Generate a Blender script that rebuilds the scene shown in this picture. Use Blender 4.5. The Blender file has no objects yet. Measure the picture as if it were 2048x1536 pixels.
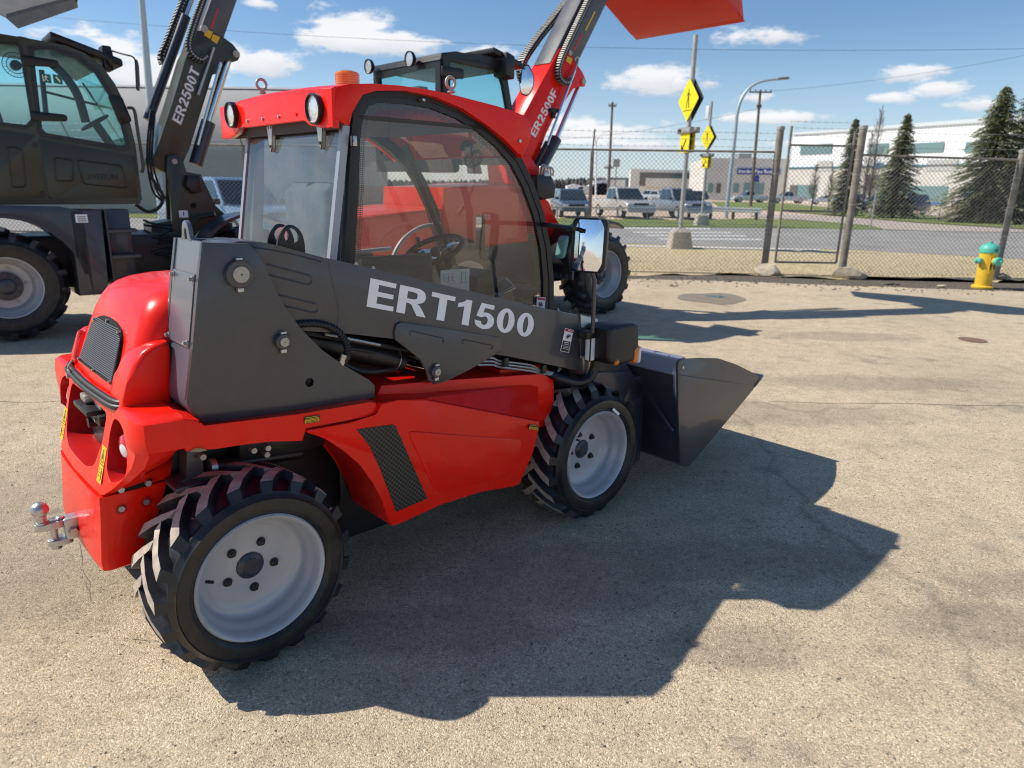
import bpy, bmesh, math, random
from mathutils import Vector, Matrix
random.seed(7)
scene = bpy.context.scene
COL = scene.collection
R = math.radians

# ------------------------------------------------------------------ camera geometry (metres, z up)
FPX, PITCH, ROLL, CH = 1396.7, .2738, .0166, 1.73
_F = Vector((0, math.cos(PITCH), -math.sin(PITCH)))
_U = Vector((0, math.sin(PITCH), math.cos(PITCH)))
_X = Vector((1, 0, 0))
CR = math.cos(ROLL)*_X + math.sin(ROLL)*_U
CU = -math.sin(ROLL)*_X + math.cos(ROLL)*_U
CAM = Vector((0, 0, CH))
def ray(px, py): return _F + CR*((px-1024)/FPX) - CU*((py-768)/FPX)
def G(px, py, z=0.):                       # survey point on a level plane
    d = ray(px, py); return CAM + d*((z-CH)/d.z)
def WY(px, py, Y):                         # survey point on a vertical plane at depth Y
    d = ray(px, py); return CAM + d*(Y/d.y)
class Frame:                               # local axes of a machine: x forward, y left, z up
    def __init__(s, o, deg):
        s.o = Vector(o); s.a = R(deg)
        s.u = Vector((math.cos(s.a), math.sin(s.a), 0)); s.v = Vector((-math.sin(s.a), math.cos(s.a), 0))
        c = CAM-s.o; s.c = Vector((c.dot(s.u), c.dot(s.v), c.z))
    def _d(s, px, py):
        d = ray(px, py); return Vector((d.dot(s.u), d.dot(s.v), d.z))
    def S(s, px, py, y):
        d = s._d(px, py); return s.c + d*((y-s.c.y)/d.y)
    def SX(s, px, py, x):
        d = s._d(px, py); return s.c + d*((x-s.c.x)/d.x)
    def xz(s, pts, y): return [(p.x, p.z) for p in (s.S(a, b, y) for a, b in pts)]

# ------------------------------------------------------------------ scene bookkeeping
def tag(o, label=None, cat=None, group=None, kind=None):
    if label: o['label'] = label
    if cat: o['category'] = cat
    if group: o['group'] = group
    if kind: o['kind'] = kind
    return o
def thing(name, label, cat, loc=(0, 0, 0), rz=0., group=None):
    o = bpy.data.objects.new(name, None); COL.objects.link(o)
    o.empty_display_size = .2; o.location = loc; o.rotation_euler = (0, 0, rz)
    return tag(o, label, cat, group)
def obj(name, bm, mats, parent=None, smooth=35, recalc=True):
    if recalc: bmesh.ops.recalc_face_normals(bm, faces=bm.faces)
    me = bpy.data.meshes.new(name); bm.to_mesh(me); bm.free()
    if not isinstance(mats, (list, tuple)): mats = [mats]
    for m in mats: me.materials.append(m)
    if smooth:
        for p in me.polygons: p.use_smooth = True
        me.set_sharp_from_angle(angle=R(smooth))
    o = bpy.data.objects.new(name, me); COL.objects.link(o)
    if parent: o.parent = parent
    return o
def objs(name, bm, mats, parent=None, smooth=35, recalc=True):
    """one object per separate piece of the mesh (pieces whose boxes touch stay together)"""
    bm.verts.ensure_lookup_table(); bm.verts.index_update(); seen = set(); isl = []
    for v in bm.verts:
        if v.index in seen: continue
        st = [v]; seen.add(v.index); comp = []
        while st:
            a = st.pop(); comp.append(a)
            for e in a.link_edges:
                b = e.other_vert(a)
                if b.index not in seen: seen.add(b.index); st.append(b)
        lo = [min(c.co[i] for c in comp)-.0015 for i in range(3)]; hi = [max(c.co[i] for c in comp)+.0015 for i in range(3)]
        isl.append([lo, hi, comp])
    merged = True
    while merged:
        merged = False
        for i in range(len(isl)):
            for j in range(i+1, len(isl)):
                a, b = isl[i], isl[j]
                if all(a[0][k] <= b[1][k] and b[0][k] <= a[1][k] for k in range(3)):
                    isl[i] = [[min(a[0][k], b[0][k]) for k in range(3)], [max(a[1][k], b[1][k]) for k in range(3)], a[2]+b[2]]; del isl[j]; merged = True; break
            if merged: break
    out = []
    for lo, hi, comp in isl:
        nb = bmesh.new(); mp = {v: nb.verts.new(v.co) for v in comp}; fs = {f for v in comp for f in v.link_faces}
        for f in fs:
            try: g = nb.faces.new([mp[v] for v in f.verts]); g.material_index = f.material_index
            except ValueError: pass
        out.append(obj(name, nb, mats, parent, smooth, recalc))
    bm.free(); return out
def copy_tree(o, parent=None):
    c = o.copy(); COL.objects.link(c); c.parent = parent
    for ch in list(o.children): copy_tree(ch, c)
    return c

# ------------------------------------------------------------------ mesh builders
def B(): return bmesh.new()
def setmat(bm, n0, mi):
    if mi:
        bm.faces.ensure_lookup_table()
        for f in bm.faces[n0:]: f.material_index = mi
def box(bm, x0, x1, y0, y1, z0, z1, mi=0, bev=0.):
    n0 = len(bm.faces)
    vs = [bm.verts.new((x, y, z)) for x in (x0, x1) for y in (y0, y1) for z in (z0, z1)]
    fs = [bm.faces.new([vs[i] for i in q]) for q in ((0, 1, 3, 2), (4, 6, 7, 5), (0, 4, 5, 1), (2, 3, 7, 6), (0, 2, 6, 4), (1, 5, 7, 3))]
    if bev:
        es = list({e for f in fs for e in f.edges})
        bmesh.ops.bevel(bm, geom=es, offset=bev, segments=2, affect='EDGES', profile=.5)
    setmat(bm, n0, mi)
def obox(bm, c, ax, ay, az, mi=0, bev=0.):        # box from centre and three half-axis vectors
    n0 = len(bm.faces); c = Vector(c); ax = Vector(ax); ay = Vector(ay); az = Vector(az)
    vs = [bm.verts.new(c+ax*i+ay*j+az*k) for i in (-1, 1) for j in (-1, 1) for k in (-1, 1)]
    fs = [bm.faces.new([vs[i] for i in q]) for q in ((0, 1, 3, 2), (4, 6, 7, 5), (0, 4, 5, 1), (2, 3, 7, 6), (0, 2, 6, 4), (1, 5, 7, 3))]
    if bev:
        es = list({e for f in fs for e in f.edges})
        bmesh.ops.bevel(bm, geom=es, offset=bev, segments=2, affect='EDGES', profile=.5)
    setmat(bm, n0, mi)
def basis(d):
    d = Vector(d).normalized()
    a = Vector((0, 0, 1)) if abs(d.z) < .9 else Vector((1, 0, 0))
    p = d.cross(a).normalized(); return p, d.cross(p).normalized()
def tube(bm, pts, r, n=12, mi=0, caps=True, radii=None):
    n0 = len(bm.faces); pts = [Vector(p) for p in pts]; rings = []; p0 = None
    for i, p in enumerate(pts):
        t = (pts[min(i+1, len(pts)-1)]-pts[max(i-1, 0)]).normalized()
        if p0 is None: a, b = basis(t)
        else:
            a = (p0-t*p0.dot(t)).normalized(); b = t.cross(a).normalized()
        p0 = a; rr = radii[i] if radii else r
        rings.append([bm.verts.new(p+(a*math.cos(k*2*math.pi/n)+b*math.sin(k*2*math.pi/n))*rr) for k in range(n)])
    for i in range(len(rings)-1):
        for k in range(n):
            bm.faces.new((rings[i][k], rings[i][(k+1) % n], rings[i+1][(k+1) % n], rings[i+1][k]))
    if caps: bm.faces.new(rings[0][::-1]); bm.faces.new(rings[-1])
    setmat(bm, n0, mi)
def cyl(bm, a, b, r, n=20, mi=0, bev=0.):
    a = Vector(a); b = Vector(b)
    if bev:
        d = (b-a).normalized()*bev
        tube(bm, [a, a+d, b-d, b], r, n, mi, True, [r-bev, r, r, r-bev])
    else: tube(bm, [a, b], r, n, mi)
def lathe(bm, prof, origin, axis, n=48, mi=0, closed=False):  # prof: (radius, axial)
    n0 = len(bm.faces); o = Vector(origin); d = Vector(axis).normalized(); a, b = basis(d)
    rings = []
    for r, t in prof:
        if r < 1e-5: rings.append([bm.verts.new(o+d*t)])
        else: rings.append([bm.verts.new(o+d*t+(a*math.cos(k*2*math.pi/n)+b*math.sin(k*2*math.pi/n))*r) for k in range(n)])
    m = len(rings)
    for i in range(m if closed else m-1):
        p, q = rings[i], rings[(i+1) % m]
        for k in range(n):
            k2 = (k+1) % n
            if len(p) == 1 and len(q) == 1: continue
            if len(p) == 1: bm.faces.new((p[0], q[k2], q[k]))
            elif len(q) == 1: bm.faces.new((p[k], p[k2], q[0]))
            else: bm.faces.new((p[k], p[k2], q[k2], q[k]))
    setmat(bm, n0, mi)
def sphere(bm, c, r, n=16, sz=1., mi=0):
    lathe(bm, [(r*math.sin(math.pi*i/n), -r*sz*math.cos(math.pi*i/n)) for i in range(n+1)], c, (0, 0, 1), n*2, mi)
def prism(bm, pts, a0, a1, bev=0., mi=0, axis='y', seg=2):
    """polygon in the xz plane (axis y), yz plane (axis x) or xy plane (axis z), extruded from a0 to a1"""
    n0 = len(bm.faces)
    if axis == 'y': f3 = lambda p, t: (p[0], t, p[1])
    elif axis == 'x': f3 = lambda p, t: (t, p[0], p[1])
    else: f3 = lambda p, t: (p[0], p[1], t)
    A = [bm.verts.new(f3(p, a0)) for p in pts]; Bv = [bm.verts.new(f3(p, a1)) for p in pts]
    n = len(pts); fa = bm.faces.new(A); fb = bm.faces.new(Bv[::-1])
    for i in range(n): bm.faces.new((A[(i+1) % n], A[i], Bv[i], Bv[(i+1) % n]))
    if bev:
        es = list(set(fa.edges) | set(fb.edges))
        bmesh.ops.bevel(bm, geom=es, offset=bev, segments=seg, affect='EDGES', profile=.5)
    setmat(bm, n0, mi)
def loft(bm, secs, closed=True, caps=True, mi=0):
    n0 = len(bm.faces)
    V = [[bm.verts.new(p) for p in s] for s in secs]; n = len(V[0])
    for i in range(len(V)-1):
        for k in range(n if closed else n-1):
            k2 = (k+1) % n
            bm.faces.new((V[i][k], V[i][k2], V[i+1][k2], V[i+1][k]))
    if caps: bm.faces.new(V[0][::-1]); bm.faces.new(V[-1])
    setmat(bm, n0, mi)
def catmull(pts, k=6, closed=False):
    P = [Vector(p) for p in pts]; out = []; n = len(P)
    rng = range(n) if closed else range(n-1)
    for i in rng:
        if closed: p0, p1, p2, p3 = P[i-1], P[i], P[(i+1) % n], P[(i+2) % n]
        else: p0, p1, p2, p3 = P[max(i-1, 0)], P[i], P[i+1], P[min(i+2, n-1)]
        for j in range(k):
            t = j/k
            out.append(.5*((2*p1)+(p2-p0)*t+(2*p0-5*p1+4*p2-p3)*t*t+(3*p1-p0-3*p2+p3)*t**3))
    if not closed: out.append(P[-1])
    return out
def rnd2(pts, r, k=4):                      # round the corners of a 2D polygon; r: number or per-corner list
    out = []; n = len(pts)
    for i in range(n):
        p = Vector(pts[i]); a = Vector(pts[i-1]); b = Vector(pts[(i+1) % n])
        rr = r[i] if isinstance(r, (list, tuple)) else r
        rr = min(rr, (a-p).length*.45, (b-p).length*.45)
        if rr < 1e-4: out.append(tuple(p)); continue
        q0 = p+(a-p).normalized()*rr; q1 = p+(b-p).normalized()*rr
        for j in range(k+1):
            t = j/k; out.append(tuple(q0*(1-t)**2+p*2*t*(1-t)+q1*t*t))
    return out
def filled(polys, depth=.0015):              # even-odd filled outline (letters) as a bmesh in the local xy plane
    cu = bpy.data.curves.new('outline', 'CURVE'); cu.dimensions = '2D'; cu.fill_mode = 'BOTH'; cu.extrude = depth/2
    for pl in polys:
        sp = cu.splines.new('POLY'); sp.points.add(len(pl)-1); sp.use_cyclic_u = True
        for i, p in enumerate(pl): sp.points[i].co = (p[0], p[1], 0, 1)
    o = bpy.data.objects.new('outline', cu)
    me = bpy.data.meshes.new_from_object(o); bm = bmesh.new(); bm.from_mesh(me)
    bpy.data.objects.remove(o); bpy.data.curves.remove(cu); bpy.data.meshes.remove(me)
    return bm
def plain_text(s, size, bold=0.):
    cu = bpy.data.curves.new('words', 'FONT'); cu.body = s; cu.size = size; cu.extrude = .0006; cu.offset = bold
    cu.align_x = 'CENTER'; cu.align_y = 'CENTER'; cu.resolution_u = 3
    o = bpy.data.objects.new('words', cu); me = bpy.data.meshes.new_from_object(o); bm = bmesh.new(); bm.from_mesh(me)
    bpy.data.objects.remove(o); bpy.data.curves.remove(cu); bpy.data.meshes.remove(me)
    return bm
def place(bm, o, ex, ey, ez):
    m = Matrix(((ex[0], ey[0], ez[0], o[0]), (ex[1], ey[1], ez[1], o[1]), (ex[2], ey[2], ez[2], o[2]), (0, 0, 0, 1)))
    bmesh.ops.transform(bm, matrix=m, verts=bm.verts)
def join(bm, other, mi=0):
    n0 = len(bm.faces); me = bpy.data.meshes.new('tmp'); other.to_mesh(me); other.free(); bm.from_mesh(me); bpy.data.meshes.remove(me); setmat(bm, n0, mi)
def ell(cx, cy, rx, ry, n=36, a0=0): return [(cx+rx*math.cos(a0+k*2*math.pi/n), cy+ry*math.sin(a0+k*2*math.pi/n)) for k in range(n)]
def sm(pts, k=3):                            # 2D open smoothing
    return [(p.x, p.y) for p in catmull([(a, b, 0) for a, b in pts], k)]
GL = {
 'E': (.64, [[(0, 0), (.62, 0), (.62, .17), (.21, .17), (.21, .42), (.58, .42), (.58, .585), (.21, .585), (.21, .83), (.61, .83), (.61, 1), (0, 1)]]),
 'T': (.66, [[(.215, 0), (.425, 0), (.425, .83), (.64, .83), (.64, 1), (0, 1), (0, .83), (.215, .83)]]),
 'F': (.60, [[(0, 0), (.21, 0), (.21, .42), (.54, .42), (.54, .59), (.21, .59), (.21, .83), (.58, .83), (.58, 1), (0, 1)]]),
 '1': (.50, [[(.20, 0), (.40, 0), (.40, 1), (.24, 1)]+sm([(.24, 1), (.17, .89), (.02, .80)])[1:]+[(.02, .635), (.2, .715)]]),
 '0': (.60, [ell(.28, .49, .28, .51), ell(.28, .49, .085, .36)]),
 'R': (.76, [[(0, 0), (.21, 0), (.21, .415), (.25, .415)]+sm([(.25, .415), (.33, .38), (.38, .29), (.51, 0)])[1:]+[(.745, 0)]+sm([(.745, 0), (.64, .22), (.55, .38), (.48, .44)])[1:]+sm([(.48, .44), (.62, .52), (.68, .70), (.64, .88), (.53, .98), (.40, 1)])[1:]+[(0, 1)],
             [(.21, .575), (.21, .835), (.36, .835)]+sm([(.36, .835), (.45, .80), (.465, .70), (.44, .605), (.36, .575)])[1:]]),
 '5': (.60, [[(.52, 1), (.12, 1), (.025, .455), (.19, .43)]+sm([(.19, .43), (.28, .495), (.36, .44), (.385, .32), (.35, .19), (.275, .145), (.21, .175), (.185, .27)])[1:]+[(-.01, .29)]+sm([(-.01, .29), (.05, .09), (.26, -.02), (.48, .06), (.575, .26), (.55, .49), (.42, .63), (.30, .655), (.215, .63)])[1:]+[(.245, .825), (.52, .825)]]),
 '2': (.60, [[(0, 0), (.56, 0), (.56, .18), (.26, .18)]+sm([(.26, .18), (.42, .36), (.54, .55), (.55, .75), (.47, .93), (.30, 1.01), (.12, .95), (.03, .82), (.02, .70)])[1:]+[(.205, .68)]+sm([(.205, .68), (.225, .80), (.29, .845), (.35, .80), (.355, .69), (.28, .53), (.08, .27), (0, 0)])[1:-1]])}
def word(s, gap=.1):
    polys = []; x = 0
    for ch in s:
        w, ps = GL[ch]
        for p in ps: polys.append([(a+x, b) for a, b in p])
        x += w+gap-.04
    return filled(polys, .002), x-gap

# ------------------------------------------------------------------ materials
def lin(r, g, b):
    f = lambda c: (c/255/12.92) if c <= 10 else ((c/255+.055)/1.055)**2.4
    return (f(r), f(g), f(b))
def mat(name, col, rough=.5, metal=0., coat=0., nscale=0., namt=0., bump=0., bscale=200., emit=0., spec=.5, alpha=None, rvar=0., dust=0.):
    m = bpy.data.materials.new(name); m.use_nodes = True; nt = m.node_tree; b = nt.nodes['Principled BSDF']
    b.inputs['Base Color'].default_value = (*col, 1); b.inputs['Roughness'].default_value = rough
    b.inputs['Metallic'].default_value = metal; b.inputs['Coat Weight'].default_value = coat; b.inputs['Coat Roughness'].default_value = .06
    b.inputs['Specular IOR Level'].default_value = spec
    N = nt.nodes.new; L = nt.links.new
    tc = N('ShaderNodeTexCoord')
    if namt:
        n = N('ShaderNodeTexNoise'); n.inputs['Scale'].default_value = nscale; n.inputs['Detail'].default_value = 6; n.inputs['Roughness'].default_value = .62
        L(tc.outputs['Object'], n.inputs['Vector'])
        mr = N('ShaderNodeMapRange'); mr.inputs[1].default_value = .3; mr.inputs[2].default_value = .7; mr.inputs[3].default_value = 1-namt; mr.inputs[4].default_value = 1+namt
        L(n.outputs[0], mr.inputs[0])
        mx = N('ShaderNodeMix'); mx.data_type = 'RGBA'; mx.blend_type = 'MULTIPLY'; mx.inputs[0].default_value = 1; mx.inputs[6].default_value = (*col, 1)
        L(mr.outputs[0], mx.inputs[7]); L(mx.outputs[2], b.inputs['Base Color'])
        r2 = N('ShaderNodeMapRange'); r2.inputs[1].default_value = .3; r2.inputs[2].default_value = .7
        r2.inputs[3].default_value = max(0, rough-(rvar or .06)); r2.inputs[4].default_value = min(1, rough+(rvar or .06)); L(n.outputs[0], r2.inputs[0]); L(r2.outputs[0], b.inputs['Roughness'])
    if dust:
        n = N('ShaderNodeTexNoise'); n.inputs['Scale'].default_value = 11; n.inputs['Detail'].default_value = 9; n.inputs['Roughness'].default_value = .72; L(tc.outputs['Object'], n.inputs['Vector'])
        n2 = N('ShaderNodeTexNoise'); n2.inputs['Scale'].default_value = 260; n2.inputs['Detail'].default_value = 2; L(tc.outputs['Object'], n2.inputs['Vector'])
        r1 = N('ShaderNodeMapRange'); r1.inputs[1].default_value = .45; r1.inputs[2].default_value = .75; r1.inputs[4].default_value = dust; L(n.outputs[0], r1.inputs[0])
        r3 = N('ShaderNodeMapRange'); r3.inputs[1].default_value = .66; r3.inputs[2].default_value = .74; r3.inputs[4].default_value = dust*1.6; L(n2.outputs[0], r3.inputs[0])
        ad = N('ShaderNodeMath'); ad.operation = 'ADD'; L(r1.outputs[0], ad.inputs[0]); L(r3.outputs[0], ad.inputs[1])
        dx = N('ShaderNodeMix'); dx.data_type = 'RGBA'; dx.inputs[6].default_value = (*col, 1); dx.inputs[7].default_value = (.42, .36, .27, 1); L(ad.outputs[0], dx.inputs[0])
        if b.inputs['Base Color'].links: L(b.inputs['Base Color'].links[0].from_socket, dx.inputs[6])
        L(dx.outputs[2], b.inputs['Base Color'])
    if bump:
        n = N('ShaderNodeTexNoise'); n.inputs['Scale'].default_value = bscale; n.inputs['Detail'].default_value = 3; L(tc.outputs['Object'], n.inputs['Vector'])
        bp = N('ShaderNodeBump'); bp.inputs['Strength'].default_value = bump; bp.inputs['Distance'].default_value = .002
        L(n.outputs[0], bp.inputs['Height']); L(bp.outputs[0], b.inputs['Normal'])
    if emit: b.inputs['Emission Color'].default_value = (*col, 1); b.inputs['Emission Strength'].default_value = emit
    return m
def glass(name, tint, ior=1.5, rough=.0, dirt=0.):
    m = bpy.data.materials.new(name); m.use_nodes = True; nt = m.node_tree; nt.nodes.clear(); N = nt.nodes.new; L = nt.links.new
    out = N('ShaderNodeOutputMaterial'); tr = N('ShaderNodeBsdfTransparent'); tr.inputs[0].default_value = (*tint, 1)
    gl = N('ShaderNodeBsdfGlossy'); gl.inputs['Roughness'].default_value = rough; gl.inputs[0].default_value = (.95, .97, 1, 1)
    fr = N('ShaderNodeFresnel'); ge = N('ShaderNodeNewGeometry'); mi_ = N('ShaderNodeMix'); mi_.inputs[2].default_value = ior; mi_.inputs[3].default_value = 1/ior; L(ge.outputs['Backfacing'], mi_.inputs[0]); L(mi_.outputs[0], fr.inputs[0]); mx = N('ShaderNodeMixShader')
    L(fr.outputs[0], mx.inputs[0]); L(tr.outputs[0], mx.inputs[1]); L(gl.outputs[0], mx.inputs[2])
    last = mx.outputs[0]
    if dirt:
        df = N('ShaderNodeBsdfDiffuse'); df.inputs[0].default_value = (.5, .47, .42, 1); m2 = N('ShaderNodeMixShader')
        tc = N('ShaderNodeTexCoord'); n = N('ShaderNodeTexNoise'); n.inputs['Scale'].default_value = 7; n.inputs['Detail'].default_value = 8; L(tc.outputs['Object'], n.inputs['Vector'])
        mr = N('ShaderNodeMapRange'); mr.inputs[1].default_value = .35; mr.inputs[2].default_value = .8; mr.inputs[3].default_value = dirt*.4; mr.inputs[4].default_value = dirt*1.8; L(n.outputs[0], mr.inputs[0])
        L(mr.outputs[0], m2.inputs[0]); L(last, m2.inputs[1]); L(df.outputs[0], m2.inputs[2]); last = m2.outputs[0]
    L(last, out.inputs[0]); return m
M = {}
M['red'] = mat('red_paint', (.95, .014, .004), .28, 0, .18, 3, .05, .03, 25, spec=.18, dust=.045)
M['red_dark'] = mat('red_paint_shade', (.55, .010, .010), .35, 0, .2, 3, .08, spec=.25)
M['grey'] = mat('charcoal_paint', (.058, .056, .063), .36, 0, .35, 4, .09, .12, 420, dust=.035)
M['grey_top'] = mat('charcoal_sunlit', (.125, .135, .165), .32, .1, .4, 4, .06)  # lighter, bluer charcoal: sun and sky on the rear sheet put into the colour
M['red_far'] = mat('red_far_shaded', (.60, .028, .014), .34, 0, .15, 2, .06, spec=.25)  # darker copy of the red; shade and muting by glass put into its colour
M['olive'] = mat('dark_olive_paint', (.036, .042, .027), .42, 0, .15, 4, .06)
M['navy'] = mat('dark_blue_grey_paint', (.032, .036, .055), .38, 0, .3, 5, .12, dust=.05)
M['plastic'] = mat('black_plastic', (.014, .014, .015), .5, 0, 0, 8, .2, .2, 600)
M['black'] = mat('black_parts', (.010, .010, .012), .45, 0, .1, 12, .3)
M['deep'] = mat('unlit_black', (.004, .004, .005), .9)
M['rubber'] = mat('tyre_rubber', (.020, .020, .024), .42, 0, 0, 14, .45, .3, 90, rvar=.14)
M['lug'] = mat('dusty_tread', (.46, .385, .31), .9, 0, 0, 18, .35, .5, 160)
M['wall'] = mat('tyre_sidewall', (.013, .013, .014), .42, 0, 0, 10, .35, .2, 60, rvar=.12, dust=.07)
M['rim'] = mat('silver_rim', (.50, .50, .52), .42, .2, .2, 6, .05)
M['steel'] = mat('bare_steel', (.52, .52, .50), .38, .85, 0, 60, .15, .3, 300)
M['pin'] = mat('pin_steel', (.46, .43, .37), .6, .4, 0, 90, .2)
M['chrome'] = mat('chrome', (.75, .76, .78), .08, 1.)
M['galv'] = mat('galvanised', (.40, .39, .36), .55, .45, 0, 9, .22)
M['postm'] = mat('weathered_post', (.27, .245, .205), .75, .15, 0, 7, .35)
M['white'] = mat('white_sticker', (.93, .94, .97), .5)
M['lipm'] = mat('charcoal_lip_sheen', (.26, .285, .34), .34, .1, .6, 6, .1)  # charcoal steel made paler: the lip's sky sheen is put into the colour
M['silverpost'] = mat('silver_trim', (.36, .38, .42), .4, .4)
M['yellow'] = mat('yellow_label', (.85, .52, .01), .4)
M['ink'] = mat('ink', (.015, .015, .015), .5)
M['labelred'] = mat('label_red', (.62, .02, .05), .4)
M['amber'] = mat('amber_lens', (1., .27, .0), .15, 0, .5)
M['amber'].node_tree.nodes['Principled BSDF'].inputs['Transmission Weight'].default_value = .25
M['lensred'] = mat('red_lens', (.55, .004, .02), .12, 0, .8, bump=1., bscale=120)
M['lenswhite'] = mat('clear_lens', (.80, .78, .78), .15, 0, .5, bump=1.2, bscale=90)
M['ledface'] = mat('lamp_face', (.82, .84, .84), .2, .6, .3, bump=2., bscale=60)
M['mirror'] = mat('mirror_glass', (.85, .87, .9), .03, 1.)
M['glass'] = glass('cab_glass', (.93, .90, .86), 1.65, .0, .032)
M['glassr'] = glass('rear_glass', (.72, .80, .80), 1.62, .0, .10)
M['teal'] = glass('teal_glass', (.42, .80, .80), 1.5, .0, .02)
M['autoglass'] = mat('car_window', (.03, .045, .055), .08, 0, .6)
M['seat'] = mat('seat_cover', (.10, .11, .12), .7, 0, 0, 30, .3)
M['seatgrey'] = mat('seat_mesh', (.25, .25, .25), .7, 0, 0, 80, .5)
M['tub'] = mat('cab_floor', (.06, .055, .05), .7)
M['paper'] = mat('paper', (.62, .70, .66), .6, 0, 0, 20, .08)
M['screen'] = mat('screen', (.35, .37, .38), .15, 0, .6)
def mesh_grille(name, fg, bg, sc, thr=.33, axes=(0, 2)):
    m = mat(name, fg, .5); nt = m.node_tree; N = nt.nodes.new; L = nt.links.new; b = nt.nodes['Principled BSDF']
    tc = N('ShaderNodeTexCoord'); mp = N('ShaderNodeMapping'); mp.inputs['Scale'].default_value = (sc, sc, sc); L(tc.outputs['Object'], mp.inputs[0])
    sep = N('ShaderNodeSeparateXYZ'); L(mp.outputs[0], sep.inputs[0])
    def cell(shift):
        o = []
        for ax, sh in ((axes[0], shift), (axes[1], shift)):
            a = N('ShaderNodeMath'); a.operation = 'ADD'; a.inputs[1].default_value = sh; L(sep.outputs[ax], a.inputs[0])
            f = N('ShaderNodeMath'); f.operation = 'FRACT'; L(a.outputs[0], f.inputs[0])
            s = N('ShaderNodeMath'); s.operation = 'SUBTRACT'; s.inputs[1].default_value = .5; L(f.outputs[0], s.inputs[0])
            q = N('ShaderNodeMath'); q.operation = 'MULTIPLY'; L(s.outputs[0], q.inputs[0]); L(s.outputs[0], q.inputs[1]); o.append(q)
        a = N('ShaderNodeMath'); a.operation = 'ADD'; L(o[0].outputs[0], a.inputs[0]); L(o[1].outputs[0], a.inputs[1])
        c = N('ShaderNodeMath'); c.operation = 'LESS_THAN'; c.inputs[1].default_value = thr*thr*.5; L(a.outputs[0], c.inputs[0]); return c
    c1 = cell(0); c2 = cell(.5)
    mxm = N('ShaderNodeMath'); mxm.operation = 'MAXIMUM'; L(c1.outputs[0], mxm.inputs[0]); L(c2.outputs[0], mxm.inputs[1])
    mx = N('ShaderNodeMix'); mx.data_type = 'RGBA'; mx.inputs[6].default_value = (*fg, 1); mx.inputs[7].default_value = (*bg, 1)
    L(mxm.outputs[0], mx.inputs[0]); L(mx.outputs[2], b.inputs['Base Color']); return m
M['perf'] = mesh_grille('perforated_panel', (.060, .055, .048), (.002, .002, .002), 46, .40)
M['perf2'] = mesh_grille('perforated_grey', (.26, .25, .24), (.01, .01, .01), 80, .42, (1, 2))
# ================================================================== ground
SUNE = 5.0; SKYV = 1.0
CLOUDS = [(690, 45, 100, 34, 1.1), (755, 84, 160, 30, 1.15), (640, 70, 60, 30, .7), (530, 124, 88, 32, 1.1), (470, 108, 50, 28, .8), (245, 95, 80, 32, 1.), (310, 145, 130, 60, 1.25), (170, 62, 55, 20, .6), (520, 8, 60, 16, .7), (640, 16, 45, 18, .7), (70, 68, 70, 18, .5),
 (1325, 160, 118, 34, 1.15), (1415, 168, 60, 20, .7), (1535, 76, 104, 27, 1.1), (1815, 146, 98, 23, 1.), (1770, 198, 60, 13, .85), (1890, 178, 70, 19, .9), (1970, 206, 70, 18, .9), (1560, 236, 120, 15, .9), (1500, 195, 50, 12, .7), (1215, 265, 140, 26, .85), (1170, 245, 80, 18, .7), (1300, 290, 170, 14, .75), (970, 108, 70, 22, 1.), (540, 190, 100, 16, .6), (1700, 285, 160, 10, .6)]
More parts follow.
